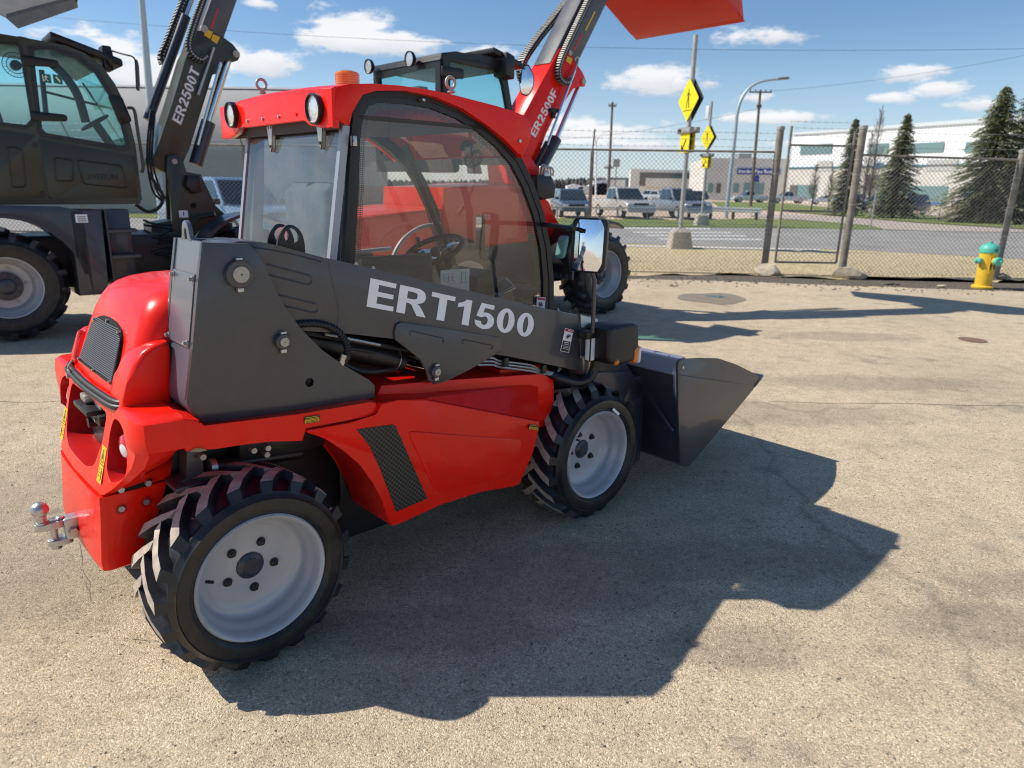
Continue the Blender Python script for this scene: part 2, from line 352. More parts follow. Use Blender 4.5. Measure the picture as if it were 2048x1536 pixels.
def ground_mat(name, base, kind):
    m = bpy.data.materials.new(name); m.use_nodes = True; nt = m.node_tree; N = nt.nodes.new; L = nt.links.new; b = nt.nodes['Principled BSDF']
    b.inputs['Roughness'].default_value = .9; b.inputs['Specular IOR Level'].default_value = .25
    tc = N('ShaderNodeTexCoord'); col = None
    def noise(s, d=5, r=.6):
        n = N('ShaderNodeTexNoise'); n.inputs['Scale'].default_value = s; n.inputs['Detail'].default_value = d; n.inputs['Roughness'].default_value = r; L(tc.outputs['Object'], n.inputs['Vector']); return n.outputs[0]
    def ramp(v, stops):
        r = N('ShaderNodeValToRGB'); L(v, r.inputs[0]); e = r.color_ramp.elements
        while len(e) > 1: e.remove(e[-1])
        e[0].position = stops[0][0]; e[0].color = (*stops[0][1], 1)
        for p, c in stops[1:]:
            k = e.new(p); k.color = (*c, 1)
        return r.outputs[0]
    def mix(f, a, c, mode='MIX'):
        x = N('ShaderNodeMix'); x.data_type = 'RGBA'; x.blend_type = mode
        for i, v in ((0, f), (6, a), (7, c)):
            if isinstance(v, (int, float)): x.inputs[i].default_value = v
            elif isinstance(v, tuple): x.inputs[i].default_value = (*v, 1)
            else: L(v, x.inputs[i])
        return x.outputs[2]
    g3 = lambda v: (v, v, v)
    if kind == 'yard':
        vo = N('ShaderNodeTexVoronoi'); vo.inputs['Scale'].default_value = 190; L(tc.outputs['Object'], vo.inputs['Vector'])
        st = ramp(vo.outputs['Color'], [(0., (.31, .24, .16)), (.35, (.58, .46, .305)), (.7, (.69, .55, .38)), (1., (.98, .84, .63))])
        vs = N('ShaderNodeTexVoronoi'); vs.inputs['Scale'].default_value = 62; L(tc.outputs['Object'], vs.inputs['Vector'])
        big = ramp(noise(.55, 6), [(.32, g3(.86)), (.5, g3(1.)), (.68, g3(1.08))]); mid = ramp(noise(5, 7, .68), [(.32, g3(.82)), (.5, g3(1.)), (.7, g3(1.10))])
        fine = ramp(noise(420, 2), [(.3, g3(.62)), (.55, g3(1.03)), (.72, g3(1.22))])
        c = mix(1., st, fine, 'MULTIPLY'); c = mix(1., c, big, 'MULTIPLY'); c = mix(1., c, mid, 'MULTIPLY')
        pit = ramp(noise(38, 3, .7), [(.58, g3(0)), (.66, g3(1))]); c = mix(pit, c, mix(.45, c, (.10, .085, .07)))
        oil = ramp(noise(1.7, 4, .5), [(.62, g3(0)), (.74, g3(.55))]); c = mix(oil, c, (.15, .13, .11))
        dk = N('ShaderNodeTexVoronoi'); dk.inputs['Scale'].default_value = 21; L(tc.outputs['Object'], dk.inputs['Vector']); dr = ramp(dk.outputs['Distance'], [(.035, g3(1)), (.07, g3(0))]); c = mix(dr, c, (.06, .05, .04))
        # damp and oily patches at fixed places
        dn0 = N('ShaderNodeTexNoise'); dn0.inputs['Scale'].default_value = 7; dn0.inputs['Detail'].default_value = 7; dn0.inputs['Roughness'].default_value = .7; L(tc.outputs['Object'], dn0.inputs['Vector'])
        acc = None
        for bx_, by_, br_, bh_ in ((.39, 2.98, .30, .12), (.93, 3.05, .22, .10), (1.37, 3.06, .22, .10), (-.51, 2.42, .22, .08), (-.18, 2.49, .18, .10), (.19, 2.76, .30, .09), (.92, 2.39, .16, .08), (-2.3, 3.3, .5, .5), (2.0, 2.55, .22, .08), (2.6, 2.85, .3, .07), (1.9, 5.4, .7, .18), (3.4, 6.4, .6, .14), (4.2, 8.6, .5, .15), (.7, 6.9, .9, .3)):
            vm = N('ShaderNodeVectorMath'); vm.operation = 'MULTIPLY_ADD'; L(tc.outputs['Object'], vm.inputs[0]); vm.inputs[1].default_value = (1/br_, 1/bh_, 0); vm.inputs[2].default_value = (-bx_/br_, -by_/bh_, 0)
            ln = N('ShaderNodeVectorMath'); ln.operation = 'LENGTH'; L(vm.outputs[0], ln.inputs[0]); mm = N('ShaderNodeMath'); mm.operation = 'MINIMUM'
            if acc is None: acc = ln.outputs['Value']
            else: L(acc, mm.inputs[0]); L(ln.outputs['Value'], mm.inputs[1]); acc = mm.outputs[0]
        sb_ = N('ShaderNodeMath'); sb_.operation = 'MULTIPLY_ADD'; sb_.inputs[1].default_value = -2.9; L(dn0.outputs[0], sb_.inputs[0]); L(acc, sb_.inputs[2])
        c = mix(ramp(sb_.outputs[0], [(-.0, g3(.30)), (.9, g3(0))]), c, (.13, .105, .08))
        # long hairline cracks
        wv = N('ShaderNodeTexVoronoi'); wv.feature = 'DISTANCE_TO_EDGE'; wv.inputs['Scale'].default_value = .11; wv.inputs['Randomness'].default_value = 1
        dn = N('ShaderNodeTexNoise'); dn.inputs['Scale'].default_value = 1.3; dn.inputs['Detail'].default_value = 6; L(tc.outputs['Object'], dn.inputs['Vector'])
        va = N('ShaderNodeVectorMath'); va.operation = 'SCALE'; va.inputs[3].default_value = .9; L(dn.outputs[1], va.inputs[0]); vb = N('ShaderNodeVectorMath'); L(tc.outputs['Object'], vb.inputs[0]); L(va.outputs[0], vb.inputs[1]); L(vb.outputs[0], wv.inputs['Vector'])
        cr = ramp(wv.outputs['Distance'], [(.0001, g3(.30)), (.0005, g3(0))]); c = mix(cr, c, (.10, .085, .065)); col = c
        h = noise(170, 3); bp = N('ShaderNodeBump'); bp.inputs['Strength'].default_value = .75; bp.inputs['Distance'].default_value = .004
        hm = N('ShaderNodeMath'); hm.operation = 'MULTIPLY_ADD'; hm.inputs[1].default_value = -.9; L(vo.outputs['Distance'], hm.inputs[0]); L(h, hm.inputs[2]); L(hm.outputs[0], bp.inputs['Height']); L(bp.outputs[0], b.inputs['Normal'])
    elif kind == 'straw':
        c = ramp(noise(9, 8, .75), [(.3, (.48, .35, .18)), (.5, (.88, .69, .40)), (.68, (.95, .80, .53))]); c2 = ramp(noise(60, 4, .8), [(.3, g3(.55)), (.55, g3(1.)), (.75, g3(1.3))]); c = mix(1., c, c2, 'MULTIPLY')
        gr = ramp(noise(.8, 4), [(.58, g3(0)), (.72, g3(.35))]); col = mix(gr, c, (.17, .17, .07))
        bp = N('ShaderNodeBump'); bp.inputs['Strength'].default_value = 1.; bp.inputs['Distance'].default_value = .05; L(noise(45, 5, .75), bp.inputs['Height']); L(bp.outputs[0], b.inputs['Normal'])
    elif kind == 'dirt':
        c = ramp(noise(14, 8, .75), [(.3, (.09, .075, .06)), (.5, (.20, .165, .13)), (.7, (.40, .33, .25))]); col = mix(1., c, ramp(noise(90, 3, .8), [(.3, g3(.5)), (.6, g3(1.1))]), 'MULTIPLY')
        bp = N('ShaderNodeBump'); bp.inputs['Strength'].default_value = 1.; bp.inputs['Distance'].default_value = .05; L(noise(30, 6, .75), bp.inputs['Height']); L(bp.outputs[0], b.inputs['Normal'])
    elif kind == 'road':
        c = ramp(noise(40, 6, .7), [(.3, (.27, .255, .235)), (.6, (.36, .34, .31))]); col = mix(1., c, ramp(noise(.35, 5), [(.3, g3(.85)), (.7, g3(1.15))]), 'MULTIPLY')
    elif kind == 'grass':
        c = ramp(noise(3.5, 8, .7), [(.3, (.15, .20, .055)), (.55, (.25, .30, .09)), (.72, (.46, .42, .20))]); col = mix(1., c, ramp(noise(40, 3, .8), [(.3, g3(.6)), (.7, g3(1.25))]), 'MULTIPLY')
        bp = N('ShaderNodeBump'); bp.inputs['Strength'].default_value = 1.; bp.inputs['Distance'].default_value = .06; L(noise(25, 5, .75), bp.inputs['Height']); L(bp.outputs[0], b.inputs['Normal'])
    elif kind == 'gravel':
        c = ramp(noise(2.5, 8, .7), [(.3, (.50, .38, .27)), (.6, (.68, .54, .40))]); col = mix(1., c, ramp(noise(.12, 4), [(.3, g3(.85)), (.7, g3(1.12))]), 'MULTIPLY')
    L(col, b.inputs['Base Color']); return m
def sheet(name, pts, z, m, n=1):
    bm = B(); bm.faces.new([bm.verts.new((p[0], p[1], z)) for p in pts]); bmesh.ops.triangulate(bm, faces=bm.faces)
    o = obj(name, bm, m, None, 0); 
    for f in o.data.polygons:
        pass
    return tag(o, kind='structure')
yard = ground_mat('yard_asphalt', None, 'yard')
far = ground_mat('far_gravel', None, 'gravel')
sheet('ground', [(-2500, -2500), (2500, -2500), (2500, 4500), (-2500, 4500)], -.03, far)
# a long joint across the yard and one on the left
for jp in ([(1540, 803), (1640, 807), (1800, 808), (1930, 812), (2048, 813), (2200, 818)], [(-60, 800), (40, 806), (128, 803)]):
    pts_ = catmull([G(*q_) for q_ in jp], 10); bm = B(); lv = []
    for p_ in pts_:
        wv_ = random.uniform(.002, .005); jy = random.uniform(-.008, .008); lv.append((bm.verts.new((p_.x, p_.y-wv_+jy, .0062)), bm.verts.new((p_.x, p_.y+wv_+jy, .0062))))
    for a_, b_ in zip(lv, lv[1:]): bm.faces.new((a_[0], b_[0], b_[1], a_[1]))
    tag(obj('yard_joint', bm, mat('joint_dirt', (.20, .16, .11), .95), None, 0), kind='structure')
e = [G(px, py) for px, py in ((1100, 556), (1250, 558), (1400, 561), (1700, 572), (1850, 577), (2048, 584))]
wob = []
for a, b in zip(e, e[1:]):
    for k in range(12):
        p = a.lerp(b, k/12); wob.append((p.x, p.y+random.uniform(-.05, .05)))
sheet('yard', [(-60, -30), (60, -30), (60, 12.0)]+wob[::-1]+[(e[0].x-4, e[0].y+.3), (-60, 15.2)], .004, yard)
edge_y = e[0].y
sheet('dirt_strip', [(-60, 13.0), (60, 11.0), (60, 17.4), (-60, 17.9)], -.004, ground_mat('loose_dirt', None, 'dirt'))
straw = ground_mat('dry_grass', None, 'straw')
wv = [(x, 15.0+.25*math.sin(x*1.7)+.2*math.sin(x*4.3)+random.uniform(-.12, .12)) for x in [i*.25-14 for i in range(150)]]
sheet('verge', [(-60, 15.6)]+wv+[(60, 15.0), (60, 23.4), (-60, 24.2)], .006, straw)
rn = [G(px, py) for px, py in ((1100, 485), (1250, 488), (1400, 492), (1700, 500), (2048, 519))]; rf = [G(px, py) for px, py in ((1100, 453), (1400, 455), (1700, 459), (1860, 463), (2048, 466))]
rn = [(-90, rn[0].y+6)]+[(p.x, p.y) for p in rn]+[(90, rn[-1].y-14)]; rf = [(-90, rf[0].y+6)]+[(p.x, p.y) for p in rf]+[(120, rf[-1].y-12)]
sheet('road', rn+rf[::-1], .012, ground_mat('road_asphalt', None, 'road'))
grass = ground_mat('roadside_grass', None, 'grass')
ga = [G(px, py) for px, py in ((1100, 452), (1400, 454), (1640, 458), (1770, 460), (1740, 452), (1600, 441), (1500, 437), (1400, 441), (1100, 437))]
sheet('grass_strip', [(-90, ga[0].y+5)]+[(p.x, p.y) for p in ga]+[(-90, ga[-1].y+8)], .016, grass)
gb_ = [G(px, py) for px, py in ((1440, 414), (1560, 422), (1700, 434), (1850, 446), (2048, 458), (2060, 446), (1900, 436), (1700, 418), (1560, 406), (1420, 403))]
sheet('grass_strip', [(p.x, p.y) for p in gb_], .016, grass)
dw = [G(px, py) for px, py in ((1500, 427), (1640, 431), (1850, 447), (2048, 459), (2048, 465), (1860, 462), (1770, 459), (1740, 451), (1600, 440), (1500, 433))]
sheet('driveway', [(p.x, p.y) for p in dw], .008, mat('driveway_asphalt', (.46, .39, .32), .9, 0, 0, 2, .12))
# painted lines of the crossing
paint = mat('road_paint', (.62, .60, .55), .8, 0, 0, 3, .15)
for pts in (((1235, 456), (1420, 457), (1420, 459.5), (1240, 458.5)), ((1262, 464), (1460, 465), (1463, 467.5), (1270, 466.5)), ((1285, 470.5), (1490, 471.5), (1494, 474), (1295, 473)), ((1310, 477), (1520, 478.5), (1524, 481.5), (1322, 480)), ((1150, 490), (1400, 494), (1640, 499), (1640, 501.5), (1400, 497), (1150, 492.5))):
    sheet('road_marking', [(p.x, p.y) for p in (G(*q) for q in pts)], .018, paint)
# wet patch and steel covers on the yard
def blob(c, rx, ry, ang, n=40, j=.18):
    out = []; ph = [random.uniform(0, 6.28) for _ in range(4)]
    for k in range(n):
        t = k*2*math.pi/n; r = 1+j*(math.sin(2*t+ph[0])*.5+math.sin(3*t+ph[1])*.4+math.sin(5*t+ph[2])*.3)
        x, y = rx*r*math.cos(t), ry*r*math.sin(t); out.append((c.x+x*math.cos(ang)-y*math.sin(ang), c.y+x*math.sin(ang)+y*math.cos(ang)))
    return out
sheet('wet_patch', blob(G(1425, 597), .55, .62, 0), .008, mat('damp_asphalt', (.27, .215, .15), .6, 0, 0, 6, .15))
sheet('puddle', blob(G(1432, 594), .16, .12, 0), .0115, mat('puddle_water', (.05, .05, .05), .05, 0, 0))
tag(sheet('drain_cover', blob(G(1945, 681), .15, .17, 0, 24, .02), .010, mat('rusty_iron', (.22, .13, .085), .8, 0, 0, 30, .3)), 'small rusty drain cover set in the open yard asphalt on the right', 'drain cover')
# loose grit on the foreground: uncountable
gm = mat('grit', (.20, .175, .14), .9, 0, 0, 3, .3)
bm = B()
gm = [gm, mat('pale_grit', (.66, .56, .42), .9, 0, 0, 3, .2), mat('dark_grit', (.11, .095, .08), .8, 0, 0, 3, .3)]
for i in range(15000):
    y = (1.25+4.2*random.random()**1.5) if i < 12500 else random.uniform(4, 13)
    x = random.uniform(-1.1, 1.1)*(y*.78+.6)
    if random.random() < .22:
        cx0 = random.choice(((.9, 2.3), (-.8, 1.7), (1.9, 2.7), (.6, 2.1), (-1.6, 2.4), (2.3, 4.))); x = random.gauss(cx0[0], .45); y = random.gauss(cx0[1], .25)
        if y < 1.1: continue
    s = random.uniform(.0012, .0030)*(1 if random.random() < .93 else 1.9)*(.75+.13*y); h = s*random.uniform(.4, .75)
    a = random.uniform(0, 3.14); c, s_ = math.cos(a)*s, math.sin(a)*s
    b0 = [bm.verts.new((x+c*u-s_*v, y+s_*u+c*v, .004)) for u, v in ((-1, -.7), (1, -.8), (.8, .9), (-.7, .8))]; t0 = [bm.verts.new((x+(c*u-s_*v)*.6, y+(s_*u+c*v)*.6, .004+h)) for u, v in ((-1, -.6), (.8, -.8), (.8, .7), (-.6, .8))]
    mi_g = random.choice((0, 0, 1, 1, 2)); bm.faces.new(t0).material_index = mi_g
    for k in range(4): bm.faces.new((b0[k], b0[(k+1) % 4], t0[(k+1) % 4], t0[k])).material_index = mi_g
tag(obj('grit', bm, gm, None, 0, False), 'loose grit scattered over the yard asphalt', 'grit', kind='stuff')
# ================================================================== COMPACT TELEHANDLER (foreground)
MF = Frame((-.8818, 2.2291, 0), 43.126)
S = MF.S; C0 = .665
T = thing('telehandler', 'small red and grey telehandler nearest the camera, its boom and bucket lowered', 'telehandler', MF.o, MF.a)
def P2(pts, y): return MF.xz(pts, y)

# ---- tyre and rim
def tyre_bm(Rr, Rt, W, nl, chev=.34, lugw=.052, lughh=.032, side='dbl'):
    """agricultural tyre lying on the y axis, outer face at y=0; Rr rim radius, Rt tread radius at lug tops"""
    bm = B(); Rb = Rt-lughh
    h = Rt-Rr
    prof = [(Rr+.004, .012), (Rr+.012, .0), (Rr+.2*h, -.012), (Rr+.40*h, -.016), (Rr+.52*h, -.013), (Rr+.55*h, -.019), (Rr+.58*h, -.010), (Rr+.70*h, .004), (Rb-.012, .028), (Rb, .06), (Rb+.004, W*.5)]
    prof = prof+[(r, W-t) for r, t in prof[-2::-1]]
    lathe(bm, prof, (0, 0, 0), (0, 1, 0), 72, 0)
    bm.faces.ensure_lookup_table()
    for f in bm.faces:
        c = f.calc_center_median(); r = math.hypot(c.x, c.z)
        if r < Rr+.66*h: f.material_index = 2
    st = [(-.004, 0., Rr+.62*h, Rr+.50*h, .8), (.008, .004, Rb+.002, Rb-.03, .9), (.022, .015, Rt-.004, Rb-.012, 1.), (W*.22, .10, Rt+.002, Rb, .95), (W*.36, .20, Rt+.004, Rb, .9), (W*.55, chev, Rt+.004, Rb, .8), (W*.57, chev+.01, Rb+.012, Rb, .7)]
    for half in (0, 1):
        for i in range(nl):
            a0 = 2*math.pi*(i+.5*half)/nl; rings = []
            for y, ph, rt, rb, wf in st:
                wb = lugw*.66*wf/Rt; wt = lugw*.46*wf/Rt; yy = W-y if half else y
                rg = []
                for r, w in ((rb, -wb), (rt, -wt), (rt, wt), (rb, wb)):
                    t = a0+ph+w; rg.append(bm.verts.new((r*math.sin(t), yy, r*math.cos(t))))
                rings.append(rg)
            for a, b in zip(rings, rings[1:]):
                for k in range(3):
                    f = bm.faces.new((a[k], a[k+1], b[k+1], b[k]))
                    if k == 1 and a is not rings[0] and a is not rings[1]: f.material_index = 1
            bm.faces.new(rings[0]); bm.faces.new(rings[-1])
    return bm
def rim_bm(Rr, W, depth, nb=5, hub=.052, pcd=.095, disc=.165):
    bm = B()
    prof = [(Rr+.006, .016), (Rr+.008, .002), (Rr+.002, -.004), (Rr-.006, .0), (Rr-.012, .012), (Rr-.016, .035), (Rr-.018, .05), (Rr-.030, .06), (Rr-.034, .085), (Rr-.036, .10), (Rr-.050, .112), (disc+.012, depth-.012), (disc, depth-.006), (disc-.012, depth), (hub+.012, depth-.004), (0, depth-.004)]
    lathe(bm, prof, (0, 0, 0), (0, 1, 0), 72)
    bm2 = [(Rr+.006, W-.016), (Rr-.012, W-.012), (Rr-.036, W-.10), (Rr-.04, depth)]
    lathe(bm, bm2, (0, 0, 0), (0, 1, 0), 48)
    return bm
TY = tyre_bm(.235, .366, .30, 19); TYm = obj('tyre', TY, [M['rubber'], M['lug'], M['wall']], None, 30)
RMm = obj('rim', rim_bm(.235, .30, .125), M['rim'], None, 50)
hb = B(); lathe(hb, [(0, -.012), (.03, -.012), (.034, -.008), (.046, -.006), (.052, .0), (.052, .02)], (0, .118, 0), (0, 1, 0), 36)
HBm = obj('hub_cap', hb, M['navy'], None, 40)
NUTS = []
for k in range(5):
    nb = B(); a = k*2*math.pi/5+.42
    lathe(nb, [(.017, .003), (.018, -.001), (.014, -.002), (.013, -.010), (.008, -.013), (.008, -.019), (0, -.02)], (.094*math.sin(a), .121, .094*math.cos(a)), (0, 1, 0), 14); NUTS.append(obj('wheel_nut', nb, M['black'], None, 40))
vb = B(); cyl(vb, (-.19, .04, .02), (-.172, .02, .022), .006, 10); VBm = obj('valve', vb, M['black'], None)
def wheel(root, x, y, z, flip, rot, steer=0., proto=(TYm, RMm, HBm, VBm, *NUTS)):
    w = bpy.data.objects.new('wheel', None); COL.objects.link(w); w.parent = root; w.empty_display_size = .1
    w.matrix_local = Matrix.Translation((x, y, z)) @ Matrix.Rotation(math.pi if flip else 0., 4, 'Z') @ Matrix.Rotation(rot, 4, 'Y')
    for p in proto:
        c = p if p.parent is None and not p.get('used') else p.copy()
        if c is not p: COL.objects.link(c)
        p['used'] = 1; c.parent = w; c.matrix_local = Matrix.Identity(4)
    return w
ZC = .362
wheel(T, 0, 0, ZC, False, .12); wheel(T, 1.85, 0, ZC, False, .55)
wheel(T, 0, 1.33, ZC, True, .3); wheel(T, 1.85, 1.33, ZC, True, .9)
sb = B(); a_ = S(1226, 818, -.016); b_ = S(1238, 829, -.016); dv = (b_-a_)
obox(sb, (a_+b_)/2+Vector((0, .0, 0)), dv*.5, (0, .0015, 0), dv.cross(Vector((0, 1, 0))).normalized()*.007); obj('tyre_sticker', sb, M['white'], T, 0)

# ---- boom tower
Y_T0, Y_T1 = .08, .345
tw = P2([(404, 485), (497, 487), (512, 500), (527, 527), (545, 567), (566, 611), (602, 658), (645, 701), (684, 728), (738, 759), (750, 771), (750, 796), (430, 848), (406, 845), (385, 830), (373, 806), (385, 697), (396, 564)], Y_T0)
def with_hole(pts, c, r, y0, y1, mi, name, parent, bev=.003):
    bm = B(); prism(bm, pts, y0, y1, bev); o = obj(name, bm, [mi, M['black']], None)
    cb = B(); cyl(cb, (c[0], y0-.05, c[1]), (c[0], y1+.05, c[1]), r, 28); co = obj('cut', cb, M['black'], None)
    return boolean(o, [co], name, parent)
def boolean(o, cutters, name, parent, smooth=35):
    for c in cutters:
        md = o.modifiers.new('cut', 'BOOLEAN'); md.operation = 'DIFFERENCE'; md.object = c; md.solver = 'EXACT'
    bpy.context.view_layer.update()
    dg = bpy.context.evaluated_depsgraph_get(); me = bpy.data.meshes.new_from_object(o.evaluated_get(dg)); me.name = name
    for p in me.polygons: p.use_smooth = True
    me.set_sharp_from_angle(angle=R(smooth))
    for c in cutters: bpy.data.objects.remove(c)
    bpy.data.objects.remove(o)
    n = bpy.data.objects.new(name, me); COL.objects.link(n); n.parent = parent
    return n
hc = S(619, 765, Y_T0)
TWR = with_hole(tw, (hc.x, hc.z), .017, Y_T0, Y_T0+.022, M['grey'], 'boom_tower', T)
fb_ = B(); prism(fb_, tw, Y_T1-.022, Y_T1, .003); obj('tower_plate', fb_, M['grey'], T)
# rear closing sheet that follows the rear edge of the two plates
rear = P2([(404, 485), (396, 564), (385, 697), (374, 800), (384, 829), (404, 846)], Y_T0)
rb = B()
ins = .006
rr = [(p.x, p.y) for p in catmull([(a, b, 0) for a, b in rear], 4)]
loft(rb, [[(x+.005, Y_T0+.0225, z), (x+.005, Y_T1-.0225, z), (x+.017, Y_T1-.0225, z), (x+.017, Y_T0+.0225, z)] for x, z in rr])
# lifting eye on top of the sheet
ex = rear[0][0]+.005; ez = rear[0][1]; yc = .235
eye = [(yc-.052, -.004), (yc-.034, .012), (yc-.030, .040), (yc-.018, .056), (yc, .062), (yc+.018, .056), (yc+.030, .040), (yc+.034, .012), (yc+.052, -.004)]
ebm = B(); prism(ebm, [(a, ez+b) for a, b in eye]+[(yc+.052, ez-.06), (yc-.052, ez-.06)], ex-.001, ex+.0135, .002, 0, 'x')
eo = obj('eye', ebm, [M['grey_top']], None); cb = B(); prism(cb, ell(yc, ez+.008, .013, .030, 20), ex-.1, ex+.1, 0, 0, 'x'); co = obj('cut', cb, M['grey_top'], None)
obj('tower_back_sheet', rb, M['grey_top'], TWR)
boolean(eo, [co], 'lifting_eye', TWR)
# bolted cover on the sheet
def on_rear(z):
    for (x0, z0), (x1, z1) in zip(rr, rr[1:]):
        if z1 <= z <= z0: return x0+(x1-x0)*(z0-z)/(z0-z1)
    return rr[-1][0]
cvz1, cvz0 = S(400, 545, Y_T0).z-.01, S(385, 700, Y_T0).z
cv = B(); cvy0, cvy1 = .115, .315
loft(cv, [[(on_rear(z)-.001, cvy0, z), (on_rear(z)-.001, cvy1, z+.0), (on_rear(z)+.004, cvy1, z), (on_rear(z)+.004, cvy0, z)] for z in (cvz1, (cvz0+cvz1)/2, cvz0)])
CVR = obj('tower_cover', cv, M['grey_top'], T)
bt = B()
for yy in (cvy0+.012, cvy1-.012):
    for zz in (cvz1-.015, cvz0+.015):
        x = on_rear(zz); lathe(bt, [(.010, 0), (.010, -.003), (.007, -.004), (.007, -.014), (0, -.015)], (x-.001, yy, zz), (1, 0, 0), 6)
objs('cover_bolt', bt, M['galv'], CVR, 0)
# boom head top plate between tower plates is part of the boom
def hub(px, py, y, r1, r2, name='pin', lugs=True, d=.03):
    c = S(px, py, y-d); bm = B()
    cyl(bm, (c.x, y-d, c.z), (c.x, y+.01, c.z), r1, 40, 0, .003)
    cyl(bm, (c.x, y-d-.006, c.z), (c.x, y-d+.002, c.z), r2, 32, 1, .001)
    cyl(bm, (c.x, y-d-.0065, c.z), (c.x, y-d-.004, c.z), r2*.12, 10, 3)
    if lugs:
        for s, h in ((1, .007), (-1, .012)):
            obox(bm, (c.x+.002*s, y-d*.55, c.z+s*(r1+h*.45)), (.0105, 0, 0), (0, .008, 0), (0, 0, h*.6), 2, .002)
        cyl(bm, (c.x-.002, y-d*.55, c.z-r1-.018), (c.x-.002, y-d*.55, c.z-r1), .006, 6, 2)
    return obj(name, bm, [M['grey'], M['pin'], M['steel'], M['black']], T)
hub(482, 549, Y_T0, .046, .027); hub(569, 684, Y_T0, .028, .0165, d=.024)

# ---- boom
YB0, YB1 = .105, .32
boom = P2([(440, 505), (452, 489), (480, 482), (523, 484), (560, 492), (600, 503), (644, 514), (652, 519), (1091, 617), (1158, 630), (1166, 745), (1154, 738), (1019, 713), (791, 678), (700, 668), (600, 661), (520, 640), (450, 580)], YB0)
bm = B(); prism(bm, boom, YB0, YB1, .006)
# stiffening channels (raised beads)
def slot(bm, a, b, y, h, open_left=False, t=.0022, w=.004):
    """raised bead around an oblong recess between pixel points a and b (centre line), half height h"""
    A = S(*a, y); Bp = S(*b, y); d = (Bp-A).normalized(); n = Vector((-d.z, 0, d.x))
    path = []
    if not open_left:
        path = [A+n*h*math.cos(t_)-d*h*math.sin(t_) for t_ in [math.pi-k*math.pi/8 for k in range(9)]]
    else: path = [A-n*h]
    cap = [Bp-n*h*math.cos(t_)+d*h*math.sin(t_) for t_ in [k*math.pi/8 for k in range(9)]]
    pts = path[::1]+[] if open_left else path
    loop = ([A-n*h] if open_left else [])+cap+([A+n*h] if open_left else [A+n*h*math.cos(k*math.pi/8)-d*h*math.sin(k*math.pi/8) for k in range(9)]+[A-n*h])
    tube(bm, loop, w, 6, 0, True)
slot(bm, (531, 538), (615, 560), YB0+.0005, .0165, True); slot(bm, (548, 597), (627, 616), YB0+.0005, .0165, True)
seam = [S(657, 525, YB0), S(664, 560, YB0), S(676, 618, YB0), S(674, 650, YB0), S(662, 662, YB0)]
tube(bm, catmull(seam, 5), .0022, 5)
weld = [S(505, 494, YB0), S(560, 503, YB0), S(600, 512, YB0), S(642, 523, YB0)]
wl = catmull(weld, 12); tube(bm, [p+Vector((0, 0, random.uniform(-.0015, .0015))) for p in wl], .003, 5)
BOOM = obj('boom', bm, M['grey'], T)
# gusset with its own slots and pin
gs = P2([(790, 663), (794, 649), (804, 644), (900, 659), (1002, 676), (1004, 697), (996, 707), (940, 739), (891, 763), (869, 769), (857, 760), (852, 738), (841, 717), (810, 694), (791, 680)], YB0-.012)
gb = B(); prism(gb, gs, YB0-.012, YB0-.0005, .002)
slot(gb, (823, 666), (885, 680), YB0-.0125, .0085, w=.0025); slot(gb, (928, 683), (983, 694), YB0-.0125, .0085, w=.0025)
GS = obj('boom_gusset', gb, M['grey'], T); hub(875, 744, YB0-.012, .026, .0155, 'pin', True, .018)
gb2 = B(); prism(gb2, gs, YB1+.0005, YB1+.012, .002); obj('boom_gusset', gb2, M['grey'], T)
# lettering
def letters(frame, s, p0, p1, ptop, y, name, parent, m, asp=1.):
    """baseline from pixel p0 to p1, cap height reaching ptop above p0; on plane y of the frame"""
    a, b, t = frame.S(*p0, y), frame.S(*p1, y), frame.S(*ptop, y)
    w, width = word(s); ex = (b-a)/width; ey = (t-a)
    place(w, a, ex, ey, Vector((0, -1, 0))); return obj(name, w, m, parent, 0)
letters(MF, 'ERT1500', (733, 613), (1063, 675), (741, 556), YB0-.0015, 'boom_lettering', BOOM, M['white'])
# warning labels
def label(parent, frame, c4, y, parts, name='warning_label', off=.001):
    """c4: top-left, top-right, bottom-left pixels; parts: (u0,u1,v0,v1,matindex)"""
    a, b, c = (frame.S(*p, y) for p in c4); ex = b-a; ey = c-a; bm = B(); mats = [M['white'], M['ink'], M['yellow'], M['labelred']]
    n = ex.cross(ey).normalized()
    if n.y > 0: n = -n
    for i, (u0, u1, v0, v1, mi) in enumerate(parts):
        k = off*(1+.5*i)
        vs = [bm.verts.new(a+ex*u+ey*v+n*k) for u, v in ((u0, v0), (u1, v0), (u1, v1), (u0, v1))]; f = bm.faces.new(vs); f.material_index = mi
    return obj(name, bm, mats, parent, 0, False)
def ring_parts(bm, c, ex, ey, r0, r1, mi, n=24):
    vs = [[bm.verts.new(c+ex*r*math.cos(2*math.pi*k/n)+ey*r*math.sin(2*math.pi*k/n)) for k in range(n)] for r in (r0, r1)]
    for k in range(n):
        f = bm.faces.new((vs[0][k], vs[0][(k+1) % n], vs[1][(k+1) % n], vs[1][k])); f.material_index = mi
lbl = [(0, 1, 0, 1, 0), (.05, .95, .02, .13, 3), (.06, .94, .53, .98, 1), (.2, .8, .58, .605, 0), (.2, .8, .66, .68, 0), (.15, .85, .74, .755, 0), (.15, .85, .80, .815, 0), (.15, .85, .86, .875, 0), (.3, .8, .055, .085, 0), (.38, .62, .29, .36, 1), (.30, .48, .33, .38, 1), (.52, .72, .25, .31, 1)]
L1 = label(BOOM, MF, ((1130, 656), (1147, 660), (1120, 702)), YB0-.002, lbl)
